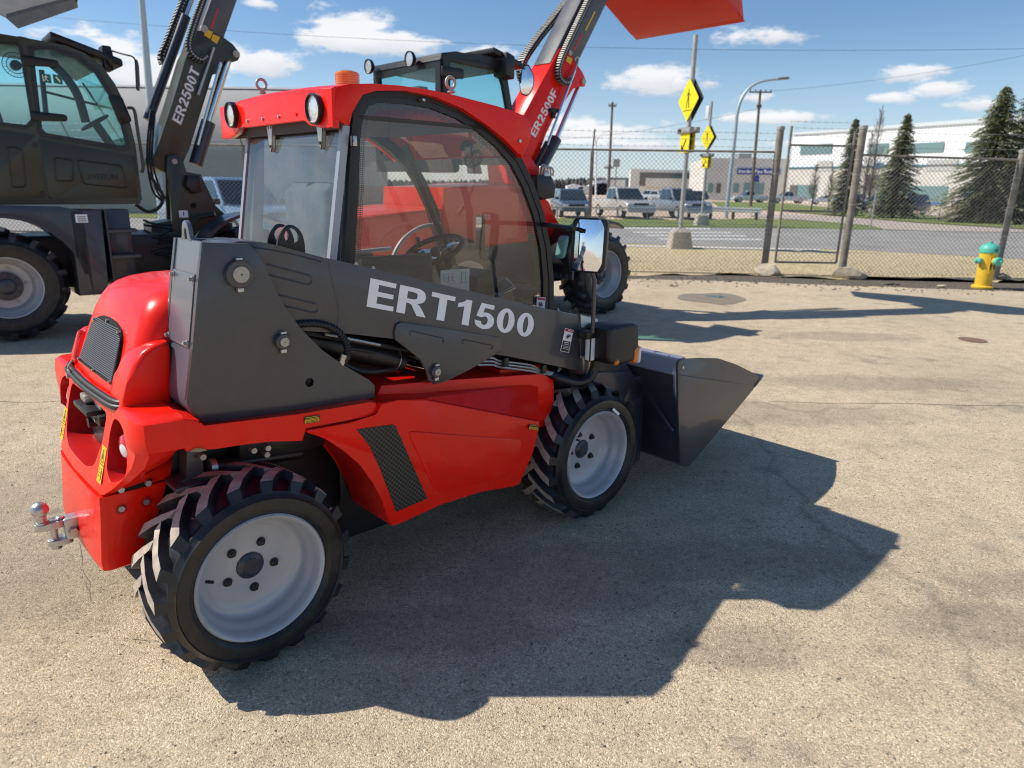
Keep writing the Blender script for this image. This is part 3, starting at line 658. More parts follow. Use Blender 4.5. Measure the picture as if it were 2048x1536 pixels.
rb_ = B(); cc = S(1136, 673, YB0-.0035); e1 = Vector((1, 0, 0)); e2 = Vector((0, 0, 1)); ring_parts(rb_, cc, e1, e2, .0085, .0115, 3); obox(rb_, cc, Vector((.007, 0, -.007)), (0, .0003, 0), Vector((.001, 0, .001)), 3)
obj('prohibition_ring', rb_, [M['white'], M['ink'], M['yellow'], M['labelred']], BOOM, 0, False)
# top fittings, lifting loops on the boom head
lp = B()
for k, yy in enumerate((.165, .245)):
    c = S(562+0*k, 478, .16); x = c.x+.04; z = S(560, 490, YB0).z+.006
    pts = [(x-.055, z-.02), (x-.044, z+.02), (x-.02, z+.052), (x+.01, z+.056), (x+.038, z+.035), (x+.05, z), (x+.052, z-.045)]
    pts = [(p.x, p.y) for p in catmull([(a, b, 0) for a, b in pts], 4)]
    o1 = B(); prism(o1, pts, yy, yy+.010, .001); o1 = obj('t', o1, [M['black']], None)
    c1 = B(); cyl(c1, (x+.003, yy-.1, z+.018), (x+.003, yy+.1, z+.018), .027, 20); c1 = obj('c', c1, M['black'], None)
    boolean(o1, [c1], 'lifting_loop', BOOM)
lp.free()
gr = B()
for px, py in ((713, 523), (747, 532), (1116, 615), (1140, 621), (1153, 624), (1176, 630)):
    p = S(px, py+6, YB0+.08); cyl(gr, p-Vector((0, 0, .012)), p+Vector((0, 0, .004)), .0075, 6); cyl(gr, p, p+Vector((0, 0, .010)), .004, 8)
objs('grease_nipple', gr, M['steel'], BOOM, 0)
for px, py in ((1035, 601), (1010, 597), (1062, 606)):
    pass
# inner boom section and end collar
ib = B()
inn = P2([(1150, 640), (1197, 642), (1206, 700), (1206, 748), (1160, 736)], YB0+.02)
prism(ib, P2([(1120, 636), (1232, 655), (1240, 700), (1232, 748), (1120, 730)], YB0+.02), YB0+.022, YB1-.022, .004)
INB = obj('inner_boom', ib, M['grey'], T)
cl = B(); prism(cl, P2([(1160, 628), (1197, 637), (1194, 700), (1187, 757), (1165, 748)], YB0-.006), YB0-.006, YB1+.006, .005)
for px, py in ((1167, 655), (1164, 713)):
    p = S(px, py, YB0-.012); lathe(cl, [(.010, 0), (.010, -.004), (.006, -.006), (0, -.006)], (p.x, YB0-.006, p.z), (0, 1, 0), 14, 1)
obj('boom_collar', cl, [M['grey'], M['steel']], INB)
# boom nose dropping to the carriage
ns = B(); prism(ns, P2([(1200, 700), (1240, 715), (1262, 745), (1262, 800), (1250, 850), (1225, 845), (1205, 790), (1190, 745)], .15), YB0+.03, YB1-.03, .006); obj('boom_nose', ns, M['navy'], INB)

# ---- cylinders, hoses and pipes under the boom
cy = B(); a = S(560, 668, .21); b = S(800, 722, .21)
cyl(cy, a, b, .046, 32, 0, .005); cyl(cy, b-(b-a).normalized()*.03, b+(b-a).normalized()*.004, .050, 32, 0, .003); cyl(cy, b, S(880, 744, .21), .024, 20, 1)
tube(cy, [b-(b-a).normalized()*.034, b-(b-a).normalized()*.030], .0515, 32, 2)
obj('lift_cylinder', cy, [M['black'], M['chrome'], M['steel']], T)
cy = B(); a = S(590, 655, .29); b = S(900, 712, .29); cyl(cy, a, b, .03, 24); cyl(cy, S(600, 664, .15), S(850, 705, .15), .012, 10)
cyl(cy, S(650, 668, .12), S(760, 690, .12), .006, 8, 1); obj('tilt_cylinder', cy, [M['black'], M['steel']], T)
hs = B(); tube(hs, catmull([S(575, 650, .12), S(600, 648, .10), S(640, 648, .095), (S(672, 660, .085)), S(692, 685, .08), S(695, 712, .08), S(686, 728, .09)], 10), .0125, 12)
HS = obj('hydraulic_hose', hs, M['plastic'], T)
hp = catmull([S(575, 650, .12), S(600, 648, .10), S(640, 648, .095), (S(672, 660, .085)), S(692, 685, .08), S(695, 712, .08)], 10)
sp = B(); hl = []; NT = 26
for i in range(NT*10):
    u_ = i/(NT*10)*(len(hp)-1); k_ = int(u_); p_ = hp[k_].lerp(hp[min(k_+1, len(hp)-1)], u_-k_); d_s = (hp[min(k_+1, len(hp)-1)]-hp[k_]).normalized(); a_s, b_s = Vector((0, 1, 0)), d_s.cross(Vector((0, 1, 0)))
    hl.append(p_+(a_s*math.cos(i*.628)+b_s*math.sin(i*.628))*.0125)
tube(sp, hl, .003, 5); obj('spiral_guard', sp, M['black'], HS, 60)
ft = B(); a = S(690, 708, .08); b = S(679, 735, .10); cyl(ft, a, a+(b-a)*.4, .014, 12); cyl(ft, a+(b-a)*.4, a+(b-a)*.7, .017, 6); cyl(ft, a+(b-a)*.6, b, .011, 12); obj('hose_fitting', ft, M['steel'], HS, 30)
hs = B(); tube(hs, catmull([S(690, 730, .16), S(720, 742, .15), S(755, 743, .15), S(800, 735, .2)], 6), .012, 10); tube(hs, catmull([S(640, 690, .2), S(720, 700, .17), S(830, 722, .2)], 6), .010, 10); obj('hydraulic_hose', hs, M['plastic'], T)
pp = B()
for k in range(3):
    tube(pp, catmull([S(955, 716+7*k, .13), S(985, 716+7*k, .13), S(1000, 722+6*k, .13), S(1060, 730+6*k, .13), S(1082, 741+3*k, .13), S(1110, 745+2*k, .13), S(1121-2*k, 737, .14), S(1124-5*k, 728, .16)], 6), .0055, 8)
PP = objs('steel_pipe', pp, M['steel'], T)
cp = B()
for px, py in ((1010, 724), (1086, 738)):
    p = S(px, py, .12); obox(cp, p, (.014, 0, 0), (0, .012, 0), (0, 0, .022), 0, .003)
objs('pipe_clamp', cp, M['black'], T)
bp_ = B(); tube(bp_, catmull([S(1100, 744, .16), S(1120, 757, .11), S(1150, 765, .09), S(1176, 758, .07), S(1189, 735, .06), S(1193, 700, .05), S(1194, 668, .05)], 8), .026, 16, 0, True)
obj('bent_pipe', bp_, M['black'], T)

# ---- red bodywork: bumper shell
def hsec(z, pts):
    k = .80+.14*min(1, max(0, (z-.68)/.3)); return [(x, y, z) for x, y in pts]+[(x, C0+(C0-y)*k, z) for x, y in pts[::-1]]
raw = {
 1.006: [(-.195, .05), (-.24, .05), (-.300, .062), (-.318, .10), (-.312, .2), (-.310, .35), (-.310, .5), (-.311, .64)],
 .998: [(-.195, .037), (-.25, .037), (-.312, .052), (-.331, .09), (-.325, .2), (-.322, .35), (-.322, .5), (-.323, .64)],
 .95: [(-.195, .031), (-.25, .031), (-.316, .045), (-.338, .085), (-.334, .2), (-.333, .35), (-.335, .5), (-.338, .64)],
 .905: [(-.195, .030), (-.236, .030), (-.312, .046), (-.340, .086), (-.344, .2), (-.346, .35), (-.349, .5), (-.352, .64)],
 .890: [(-.16, .20), (-.225, .06), (-.306, .058), (-.338, .092), (-.346, .2), (-.350, .35), (-.353, .5), (-.356, .64)],
 .84: [(-.14, .33), (-.23, .13), (-.315, .098), (-.346, .125), (-.358, .21), (-.363, .35), (-.366, .5), (-.369, .64)],
 .78: [(-.16, .33), (-.25, .235), (-.34, .175), (-.363, .195), (-.374, .25), (-.380, .36), (-.384, .5), (-.387, .64)],
 .73: [(-.17, .33), (-.27, .30), (-.36, .255), (-.380, .265), (-.388, .30), (-.394, .38), (-.399, .5), (-.402, .64)],
 .695: [(-.18, .33), (-.28, .328), (-.378, .318), (-.398, .322), (-.404, .335), (-.408, .40), (-.412, .5), (-.415, .64)],
}
bm = B(); loft(bm, [hsec(z, raw[z]) for z in sorted(raw, reverse=True)])
dk_z = S(400, 857, .034).z
for v in bm.verts:
    if False:
        zt_ = 1.006+(dk_z-1.006)*min(1, (v.co.x+.26)/.20); v.co.z = .93+(v.co.z-.93)*(zt_-.93)/.076
bo = obj('bumper', bm, [M['red'], M['red_dark']], None)
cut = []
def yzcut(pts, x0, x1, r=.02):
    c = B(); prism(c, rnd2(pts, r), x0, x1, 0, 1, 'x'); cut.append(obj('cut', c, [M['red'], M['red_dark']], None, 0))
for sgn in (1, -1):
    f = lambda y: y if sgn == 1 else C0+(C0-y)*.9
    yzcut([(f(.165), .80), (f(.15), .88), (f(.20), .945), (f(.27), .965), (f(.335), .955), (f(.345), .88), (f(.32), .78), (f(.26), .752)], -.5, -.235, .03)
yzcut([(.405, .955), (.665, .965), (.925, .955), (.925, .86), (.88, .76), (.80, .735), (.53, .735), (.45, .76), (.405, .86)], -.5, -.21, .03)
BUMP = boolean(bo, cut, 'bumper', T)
lb = B()
low = {.684: [(-.19, .332), (-.29, .330), (-.390, .326), (-.408, .337), (-.415, .40), (-.419, .5), (-.42, .64)],
       .60: [(-.22, .332), (-.30, .330), (-.398, .326), (-.415, .337), (-.421, .40), (-.424, .5), (-.425, .64)],
       .44: [(-.28, .334), (-.34, .332), (-.415, .328), (-.432, .339), (-.437, .40), (-.440, .5), (-.441, .64)],
       .405: [(-.30, .338), (-.34, .336), (-.412, .334), (-.428, .345), (-.433, .40), (-.436, .5), (-.437, .64)],
       .39: [(-.31, .36), (-.34, .36), (-.395, .36), (-.405, .37), (-.41, .42), (-.412, .5), (-.412, .64)]}
loft(lb, [hsec(z, low[z]) for z in sorted(low, reverse=True)]); LB = obj('lower_bumper', lb, M['red'], T)
for px, py in ((242, 1017), (292, 1003)):
    q = B(); p = S(px, py, .331); cyl(q, (p.x, .322, p.z), (p.x, .335, p.z), .0115, 6); cyl(q, (p.x, .327, p.z), (p.x, .335, p.z), .019, 18, 1); obj('bolt', q, [M['steel'], M['red_dark']], LB, 30)
q = B(); p0, p1 = S(238, 975, .33), S(292, 962, .33)
for p in (p0, p1): cyl(q, (p.x, .30, p.z), (p.x, .335, p.z), .0115, 6)
objs('bumper_bolt', q, M['steel'], BUMP, 30)
q = B(); prism(q, P2([(229, 978), (236, 966), (300, 952), (304, 962), (296, 972), (232, 986)], .322), .318, .335, .002); obj('bolt_recess', q, M['deep'], BUMP)
q = B(); p0 = MF.SX(178, 927, -.365); lathe(q, [(0, 0), (.022, 0)], (p0.x-.012, p0.y-.01, p0.z+.004), (1, 0, .35), 20); obj('drain_hole', q, M['deep'], BUMP)
# rear lamps
for sgn in (1, -1):
    yl = .248 if sgn == 1 else C0+(C0-.248)*.9
    q = B(); d = Vector((-1, -.24*sgn, -.03)).normalized(); o_ = Vector((-.326, yl, .864))
    lathe(q, [(.052, -.05), (.052, -.006), (.049, .0), (.024, .009), (.023, .0095)], o_, d, 32, 0); lathe(q, [(.023, .0095), (.015, .012), (0, .013)], o_, d, 32, 1); lathe(q, [(.056, -.07), (.056, -.015), (.0525, -.012)], o_, d, 32, 2)
    obj('rear_lamp', q, [M['lensred'], M['lenswhite'], M['plastic']], T, 50)
# perforated screen and latch in the centre recess
q = B(); box(q, -.262, -.258, .44, .90, .74, .95); obj('rear_screen', q, M['perf2'], T, 0)
q = B(); box(q, -.36, -.27, .60, .80, .895, .915, 0, .004); box(q, -.33, -.27, .56, .84, .86, .90, 0, .004); cyl(q, (-.34, .70, .845), (-.27, .70, .845), .02, 12)
box(q, -.34, -.28, .70, .77, .92, .95, 1, .006); box(q, -.31, -.27, .60, .72, .90, .955, 0, .006)
for yy, zz in ((.70, .875), (.60, .88), (.80, .88)): cyl(q, (-.337, yy, zz), (-.32, yy, zz), .008, 6, 1)
obj('latch_assembly', q, [M['black'], M['steel']], T)
# stickers on the bumper
def ysticker(yn, z0, z1, sgn):
    q = B(); w = .026*sgn; pts = []
    def rx(z):
        ks = sorted(raw); 
        for a, b in zip(ks, ks[1:]):
            if a <= z <= b: 
                t = (z-a)/(b-a); return raw[a][5][0]*(1-t)+raw[b][5][0]*t
        return raw[ks[0]][5][0]
    def quad(y0, y1, za, zb, mi, k):
        vs = [q.verts.new((rx(z)-.0015-k, y, z)) for y, z in ((y0, za), (y1, za), (y1, zb), (y0, zb))]; f = q.faces.new(vs); f.material_index = mi
    n = 5
    for i in range(n): quad(yn-w, yn+w, z0+(z1-z0)*i/n, z0+(z1-z0)*(i+1)/n, 2, 0)
    zm = (z0+z1)/2; quad(yn-w, yn+w, zm-.0012, zm+.0012, 1, .0008)
    # triangle outline and figure marks
    for a, b in (((-.6, .15), (.6, .15)), ((.6, .15), (0, .85)), ((0, .85), (-.6, .15))):
        A = Vector((0, yn+a[0]*w, zm+(z1-zm)*a[1])); Bq = Vector((0, yn+b[0]*w, zm+(z1-zm)*b[1])); d = (Bq-A).normalized(); nn = Vector((0, -d.z, d.y))*.0014
        vs = [q.verts.new((rx(p.z)-.0028, p.y, p.z)) for p in (A-nn, Bq-nn, Bq+nn, A+nn)]; f = q.faces.new(vs); f.material_index = 1
    quad(yn-.1*w, yn+.12*w, zm+(z1-zm)*.3, zm+(z1-zm)*.58, 1, .0010)
    quad(yn-.62*w, yn-.35*w, z0+(zm-z0)*.15, z0+(zm-z0)*.72, 1, .0010); quad(yn-.6*w, yn-.4*w, z0+(zm-z0)*.76, z0+(zm-z0)*.86, 1, .0010)
    quad(yn+.3*w, yn+.62*w, z0+(zm-z0)*.3, z0+(zm-z0)*.36, 1, .0010); quad(yn+.55*w, yn+.62*w, z0+(zm-z0)*.3, z0+(zm-z0)*.8, 1, .0010); quad(yn-.2*w, yn+.25*w, z0+(zm-z0)*.52, z0+(zm-z0)*.56, 1, .0010)
    obj('warning_sticker', q, [M['white'], M['ink'], M['yellow']], BUMP, 0, False)
ysticker(.372, .725, .85, 1); ysticker(2*C0-.385, .725, .85, -1)

# ---- deck band over the wheel and its top
deck = P2([(392, 859), (406, 856), (600, 828), (740, 804), (752, 804), (756, 812), (755, 829), (730, 834), (612, 853), (608, 857), (607, 883), (590, 882), (540, 883), (480, 890), (430, 898), (372, 905)], .034)
deck = [p for p in deck]
dx0 = deck[0][0]
deck = [(-.200, 1.002)]+[(-.15, .985)]+deck[1:-1]+[(-.200, .889)]
bm = B(); prism(bm, deck, .033, 2*C0-.033, .007, 0, 'y', 3); DECK = obj('rear_deck', bm, [M['red']], T)
# sloping shelf between the corner of the bumper and the tower
label(DECK, MF, ((608, 834), (639, 829), (608, 848)), .0305, [(0, 1, 0, 1, 1), (.03, .97, .5, .93, 2), (.08, .92, .12, .2, 2), (.08, .92, .32, .4, 2), (.1, .3, .62, .68, 1), (.4, .9, .62, .68, 1), (.1, .9, .78, .84, 1)])
q = B(); ch = [S(a, b, .0285) for a, b in ((379, 903), (392, 896), (410, 898), (414, 901), (398, 904))]; vs = [q.verts.new(p) for p in ch]; q.faces.new(vs); obj('paint_chip', q, mat('bare_primer', (.33, .25, .13), .8), DECK, 0)

# ---- engine cover
def hood_sec(z, xr, hw, r, xf=.42):
    pts = [(xf, C0-hw), (xr+r, C0-hw)]
    for k in range(1, 9):
        a = k/8*math.pi/2; pts.append((xr+r-r*math.sin(a), C0-hw+r-r*math.cos(a)))
    for t in (.25, .5, .75): pts.append((xr-.012*(1-(2*t-1)**2), C0-hw+r+(2*hw-2*r)*t))
    full = pts[:-1]+[pts[-1]] if False else pts
    out = full[:10]
    out = pts[:10]+[(xr-.010, C0-(hw-r)*.5), (xr-.014, C0)]
    out += [(x, 2*C0-y) for x, y in out[:11][::-1]]
    return [(x, y, z) for x, y in out]
hd = [(1.0, -.302, .345, .05), (1.05, -.284, .350, .055), (1.12, -.257, .352, .06), (1.19, -.230, .350, .07), (1.25, -.206, .345, .08), (1.295, -.184, .336, .09), (1.325, -.162, .324, .095), (1.348, -.134, .305, .10), (1.364, -.098, .28, .10), (1.373, -.05, .25, .09), (1.377, .02, .21, .08)]
bm = B(); loft(bm, [hood_sec(*h) for h in hd]); HOOD = obj('engine_cover', bm, M['red'], T, 60)
# grille
def gx(z): 
    for a, b in zip(hd, hd[1:]):
        if a[0] <= z <= b[0]: return a[1]+(b[1]-a[1])*(z-a[0])/(b[0]-a[0])
q = B(); outl = [(.425, 1.045), (.905, 1.045), (.865, 1.19), (.835, 1.218), (.76, 1.237), (C0, 1.243), (.57, 1.237), (.495, 1.218), (.465, 1.19)]
outl = rnd2(outl, .02, 3)
n0 = [q.verts.new((gx(z)-.0165, y, z)) for y, z in outl]; n1 = [q.verts.new((gx(z)+.01, y, z)) for y, z in outl]
q.faces.new(n0)
for i in range(len(outl)): q.faces.new((n0[i], n0[(i+1) % len(outl)], n1[(i+1) % len(outl)], n1[i]))
GRL = obj('grille', q, M['deep'], T, 30)
q = B(); nr = 25
for i in range(nr):
    z = 1.062+i*(1.222-1.062)/(nr-1); t = (z-1.045)/(1.19-1.045); hw = .232-.036*min(t, 1.)-(0 if z < 1.195 else (z-1.195)*1.6)
    tube(q, [(gx(z)-.019, C0-hw, z), (gx(z)-.0225, C0, z), (gx(z)-.019, C0+hw, z)], .0017, 5)
for k in range(40):
    y = .44+k*(.45/39)
    zt = 1.225-abs(y-C0)*.12; 
    if 1.05 < zt: tube(q, [(gx(1.055)-.0175, C0+(y-C0)*1.0, 1.055), (gx(zt)-.0185, C0+(y-C0)*.86, zt)], .0011, 4)
obj('grille_wires', q, mat('grille_wire', (.26, .27, .28), .35, .6), GRL, 0)
q = B()
for y, z in ((C0, 1.232), (.50, 1.214), (.83, 1.214), (.445, 1.055), (.885, 1.055), (C0, 1.052)):
    cyl(q, (gx(z)-.026, y, z), (gx(z)-.014, y, z), .0055, 10)
objs('grille_screw', q, M['steel'], GRL, 30)
# side slot of the cover on the far edge
q = B(); tube(q, [(-.285, 1.015, 1.03), (-.262, 1.022, 1.10), (-.25, 1.02, 1.14)], .014, 8); obj('cover_slot', q, M['red_dark'], HOOD)
# near shoulder beside the cover
sh = P2([(241, 826), (244, 800), (253, 765), (266, 730), (284, 705), (304, 691), (322, 684), (334, 682), (342, 700), (344, 830)], .275)
bm = B(); prism(bm, sh, .265, .42, .02, 0, 'y', 5); obj('side_cover', bm, M['red'], T, 60)
bm = B(); sh2 = [(-.305, .98), (-.292, 1.05), (-.262, 1.13), (-.23, 1.15), (.1, 1.15), (.1, .98)]; prism(bm, sh2, 1.0, 1.075, .018, 0, 'y', 4); obj('side_cover', bm, M['red'], T, 60)
# rubber seal
q = B(); 
for dz, dxx in ((0, 0), (-.014, -.010)):
    tube(q, catmull([(-.28+dxx, .285, 1.012+dz), (-.317+dxx, .33, 1.01+dz), (-.328+dxx, .5, 1.008+dz), (-.332+dxx, C0, 1.008+dz), (-.328+dxx, .83, 1.008+dz), (-.317+dxx, 1.0, 1.01+dz), (-.28+dxx, 1.045, 1.012+dz)], 6), .0105, 10)
obj('rubber_seal', q, M['plastic'], T)
q = B(); tube(q, catmull([(-.338, .885, 1.012), (-.345, .875, 1.03), (-.33, .87, 1.055)], 5), .0035, 6); cyl(q, (-.35, .905, .99), (-.335, .905, .99), .012, 10); cyl(q, (-.335, .885, 1.01), (-.335, .93, 1.005), .006, 8); obj('cover_latch', q, M['steel'], T)

# ---- side body panel
yp = .02
pf = [(612, 862), (640, 857), (700, 846), (752, 833), (759, 826), (760, 806), (800, 800), (850, 798), (1079, 843), (1079, 858), (1066, 905), (1041, 968), (1028, 974), (960, 984), (880, 1010), (800, 1047), (786, 1053), (776, 1040), (765, 1003), (748, 962), (722, 926), (690, 898), (650, 877), (620, 868)]
bm = B(); prism(bm, P2(pf, yp), yp, .32, .008, 0, 'y', 3)
# upper facet leaning inwards
up0 = [S(a, b, yp+.006) for a, b in ((800, 799), (850, 797), (1079, 842))]
up1 = [S(a, b, .14) for a, b in ((800, 792), (900, 780), (1076, 767))]
k0 = [bm.verts.new(p) for p in up0]; k1 = [bm.verts.new(p) for p in up1]
for i in range(2): bm.faces.new((k0[i], k0[i+1], k1[i+1], k1[i]))
e0, e1_, e2_ = k0[2], k1[2], bm.verts.new((S(1079, 842, yp).x, .32, S(1079, 842, yp).z-.02)); e3 = bm.verts.new((k1[2].co.x, .32, k1[2].co.z)); bm.faces.new((e0, e1_, e3, e2_))
PAN = obj('side_panel', bm, M['red'], T, 30)
# pressed field in the panel
q = B(); pr = rnd2(P2([(815, 862), (1045, 880), (1035, 930), (1020, 952), (880, 985), (868, 975)], yp-.004), .03)
prism(q, pr, yp-.005, yp+.02, .0045, 0, 'y', 4); obj('panel_pressing', q, M['red'], PAN, 60)
q = B(); prism(q, P2([(714, 859), (786, 849), (792, 853), (855, 997), (793, 1024), (762, 940), (740, 893)], yp-.003), yp-.003, yp+.01, .001); 
obj('panel_mesh', q, M['perf'], PAN, 0)
label(PAN, MF, ((1059, 848), (1077, 851), (1057, 858)), yp-.006, [(0, 1, 0, 1, 1), (.03, .97, .45, .95, 2), (.08, .92, .12, .2, 2), (.1, .9, .6, .68, 1), (.1, .9, .78, .84, 1)])
# body top behind the panel (darker shelf under the boom)
bm = B(); tp = P2([(745, 790), (755, 768), (900, 757), (1076, 745), (1100, 758), (1100, 800), (1085, 850), (800, 900)], .16); prism(bm, tp, .13, 1.2, .006); obj('centre_body', bm, M['red'], T)
bm = B(); prism(bm, P2([(1000, 740), (1085, 728), (1105, 745), (1100, 790), (1000, 790)], .2), .2, 1.1, .005); obj('front_frame', bm, M['red'], T)
# far side panel mirrored
bm = B(); prism(bm, P2(pf, yp), 2*C0-.3, 2*C0-yp, .008); obj('side_panel', bm, M['red'], T)

# ---- chassis and axles
bm = B(); box(bm, -.30, .52, .36, .97, .36, .93, 0, .01); box(bm, .5, 1.45, .33, 1.0, .20, .80, 0, .01); box(bm, 1.5, 2.25, .42, .91, .30, .88, 0, .01)
for X in (0, 1.85):
    cyl(bm, (X, .15, ZC), (X, 1.18, ZC), .06, 20); sphere(bm, (X, C0, ZC), .13, 10); cyl(bm, (X, .20, ZC), (X, .32, ZC), .11, 20, 0, .01)
obj('chassis', bm, M['black'], T)
bm = B(); prism(bm, P2([(372, 900), (405, 898), (410, 978), (360, 985), (355, 968), (376, 955)], .25), .25, .33, .004); box(bm, -.2, -.08, .2, .36, .68, .70, 0, .004); obj('axle_bracket', bm, M['grey'], T)
bm = B(); cyl(bm, S(420, 935, .27), S(600, 905, .27), .024, 16); cyl(bm, S(418, 935, .27), S(430, 933, .27), .034, 16, 1)
for px, py in ((509, 902), (537, 897), (407, 915), (535, 910)): p = S(px, py, .22); cyl(bm, (p.x, .22, p.z), (p.x, .27, p.z), .012, 6, 1)
box(bm, .05, .4, .25, .36, .70, .84, 0, .01); obj('steering_cylinder', bm, [M['black'], M['steel']], T)

# ---- towing hitch
HT = bpy.data.objects.new('tow_hitch', None); COL.objects.link(HT); HT.parent = T
q = B(); hx, hz = -.425, .478
box(q, hx-.055, hx+.01, C0-.030, C0+.030, hz-.055, hz+.030, 0, .005)
prism(q, rnd2([(hx-.05, C0-.028), (hx-.05, C0+.028), (hx-.125, C0+.028), (hx-.150, C0), (hx-.125, C0-.028)], .02), hz+.002, hz+.028, .003, 0, 'z')
prism(q, rnd2([(hx-.03, C0-.03), (hx-.03, C0+.03), (hx-.09, C0+.03), (hx-.118, C0), (hx-.09, C0-.03)], .02), hz-.068, hz-.046, .003, 0, 'z')
obj('hitch_jaw', q, M['steel'], HT)
q = B(); sphere(q, (hx-.118, C0, hz+.082), .030, 14); cyl(q, (hx-.118, C0, hz+.028), (hx-.118, C0, hz+.06), .018, 20); cyl(q, (hx-.118, C0, hz+.028), (hx-.118, C0, hz+.034), .023, 20)
obj('tow_ball', q, M['steel'], HT, 50)
q = B(); cyl(q, (hx-.085, C0, hz-.085), (hx-.085, C0, hz+.03), .013, 18); cyl(q, (hx-.085, C0, hz-.085), (hx-.085, C0, hz-.068), .018, 18); sphere(q, (hx-.06, C0, hz+.032), .015, 8, .5)
cyl(q, (hx-.03, C0-.05, hz-.02), (hx-.03, C0-.01, hz-.02), .016, 6); obj('hitch_pin', q, M['steel'], HT, 40)
q = B(); k = Vector((hx-.02, C0-.055, hz-.06)); tube(q, catmull([k, k+Vector((0, -.008, -.06)), k+Vector((-.004, -.006, -.12)), k+Vector((.006, -.002, -.16))], 6), .0012, 5)
c = k+Vector((.006, -.002, -.185)); tube(q, [c+Vector((.007*math.sin(t), 0, .022*math.cos(t))) for t in [i*math.pi/8 for i in range(17)]], .0011, 5); tube(q, [c-Vector((0, 0, .02)), c-Vector((0, 0, .07))], .0022, 6)
tube(q, [Vector((hx-.09+.012*math.cos(t), C0+.012*math.sin(t), hz-.08)) for t in [i*math.pi/8 for i in range(17)]], .001, 5)
obj('pin_lanyard', q, M['steel'], HT, 60)
# ---- cab
YC0, YC1 = .35, 1.27
CAB = T
def RX(z): return .535+(z-1.45)*.17
def plate_xz(polys, y, th, name, m, parent, smooth=30):
    bm = filled(polys, th); place(bm, Vector((0, y, 0)), Vector((1, 0, 0)), Vector((0, 0, 1)), Vector((0, -1, 0))); return obj(name, bm, m, parent, smooth)
dout = [(687, 540), (687, 522), (696, 380), (702, 270), (706, 225), (713, 203), (726, 187), (752, 179), (810, 182), (869, 194), (927, 218), (974, 247), (1012, 280), (1044, 318), (1066, 364), (1087, 425), (1101, 495), (1107, 560), (1107, 640), (1100, 700), (690, 640)]
dmid = [(698, 540), (699, 522), (707, 380), (712, 275), (718, 228), (726, 205), (742, 195), (800, 195), (862, 204), (918, 227), (965, 255), (1003, 288), (1035, 326), (1057, 370), (1078, 428), (1092, 497), (1098, 560), (1098, 640), (1090, 690), (700, 630)]
din = [(709, 540), (710, 511), (718, 380), (721, 276), (727, 232), (738, 212), (760, 205), (812, 208), (862, 216), (912, 236), (956, 262), (994, 294), (1024, 330), (1047, 374), (1068, 432), (1082, 498), (1087, 560), (1087, 640), (1080, 680), (710, 620)]
po, pm, pi_ = (P2(k, YC0) for k in (dout, dmid, din))
FR = plate_xz([po, pm], YC0+.012, .030, 'door_seal', M['plastic'], CAB)
SD = plate_xz([pm, pi_], YC0+.010, .018, 'door_frame', M['black'], CAB)
gi = P2([(708, 545), (716, 380), (719, 276), (725, 230), (737, 210), (760, 203), (812, 206), (863, 214), (914, 234), (958, 260), (996, 292), (1026, 328), (1049, 373), (1070, 431), (1084, 498), (1089, 560), (1089, 640), (1080, 682), (708, 622)], YC0)
bm = B(); f = bm.faces.new([bm.verts.new((x, YC0+.012, z)) for x, z in gi]); obj('side_window', bm, M['glass'], CAB, 0)
# dotted ceramic edge of the window
mdot = bpy.data.materials.new('dotted_edge'); mdot.use_nodes = True
def dotted(m):
    nt = m.node_tree; N = nt.nodes.new; L = nt.links.new; b = nt.nodes['Principled BSDF']; b.inputs['Base Color'].default_value = (.01, .01, .01, 1)
    src = M['perf'].node_tree
    tc = N('ShaderNodeTexCoord'); mp = N('ShaderNodeMapping'); mp.inputs['Scale'].default_value = (170, 170, 170); mp.inputs['Rotation'].default_value = (0, .785, 0); L(tc.outputs['Object'], mp.inputs[0])
    ck = N('ShaderNodeTexChecker'); ck.inputs['Scale'].default_value = 1.; 
    mz = N('ShaderNodeVectorMath'); mz.operation = 'MULTIPLY'; mz.inputs[1].default_value = (1, 0, 1); L(mp.outputs[0], mz.inputs[0]); ad = N('ShaderNodeVectorMath'); ad.operation = 'ADD'; ad.inputs[1].default_value = (0, .5, 0); L(mz.outputs[0], ad.inputs[0]); L(ad.outputs[0], ck.inputs[0])
    L(ck.outputs[1], b.inputs['Alpha'])
dotted(mdot)
din2 = [(723, 540), (724, 511), (731, 380), (734, 282), (739, 242), (748, 226), (765, 219), (812, 220), (860, 228), (906, 247), (948, 271), (984, 301), (1012, 334), (1034, 377), (1054, 434), (1068, 500), (1074, 560), (1074, 640), (1068, 672), (723, 612)]
bm = filled([P2(din[:8]+din[8:], YC0), P2(din2, YC0)], .0006); place(bm, Vector((0, YC0+.0135, 0)), Vector((1, 0, 0)), Vector((0, 0, 1)), Vector((0, -1, 0)))
obj('window_dot_band', bm, mdot, CAB, 0)
plate_xz([po, pi_], YC1-.012, .030, 'door_frame', M['black'], CAB)
bm = B(); bm.faces.new([bm.verts.new((x, YC1-.012, z)) for x, z in gi]); obj('side_window', bm, M['glass'], CAB, 0)
# hinge, catch, wiper pivot on the door
q = B(); 
for px, py, a, b_ in ((708, 282, .012, .022), (845, 200, .012, .008)):
    p = S(px, py, YC0-.012); obox(q, (p.x, YC0-.010, p.z), (a, 0, 0), (0, .010, 0), (0, 0, b_), 0, .003); cyl(q, (p.x-.004, YC0-.024, p.z), (p.x-.004, YC0-.018, p.z), .005, 10, 1)
objs('door_catch', q, [M['black'], M['steel']], CAB)
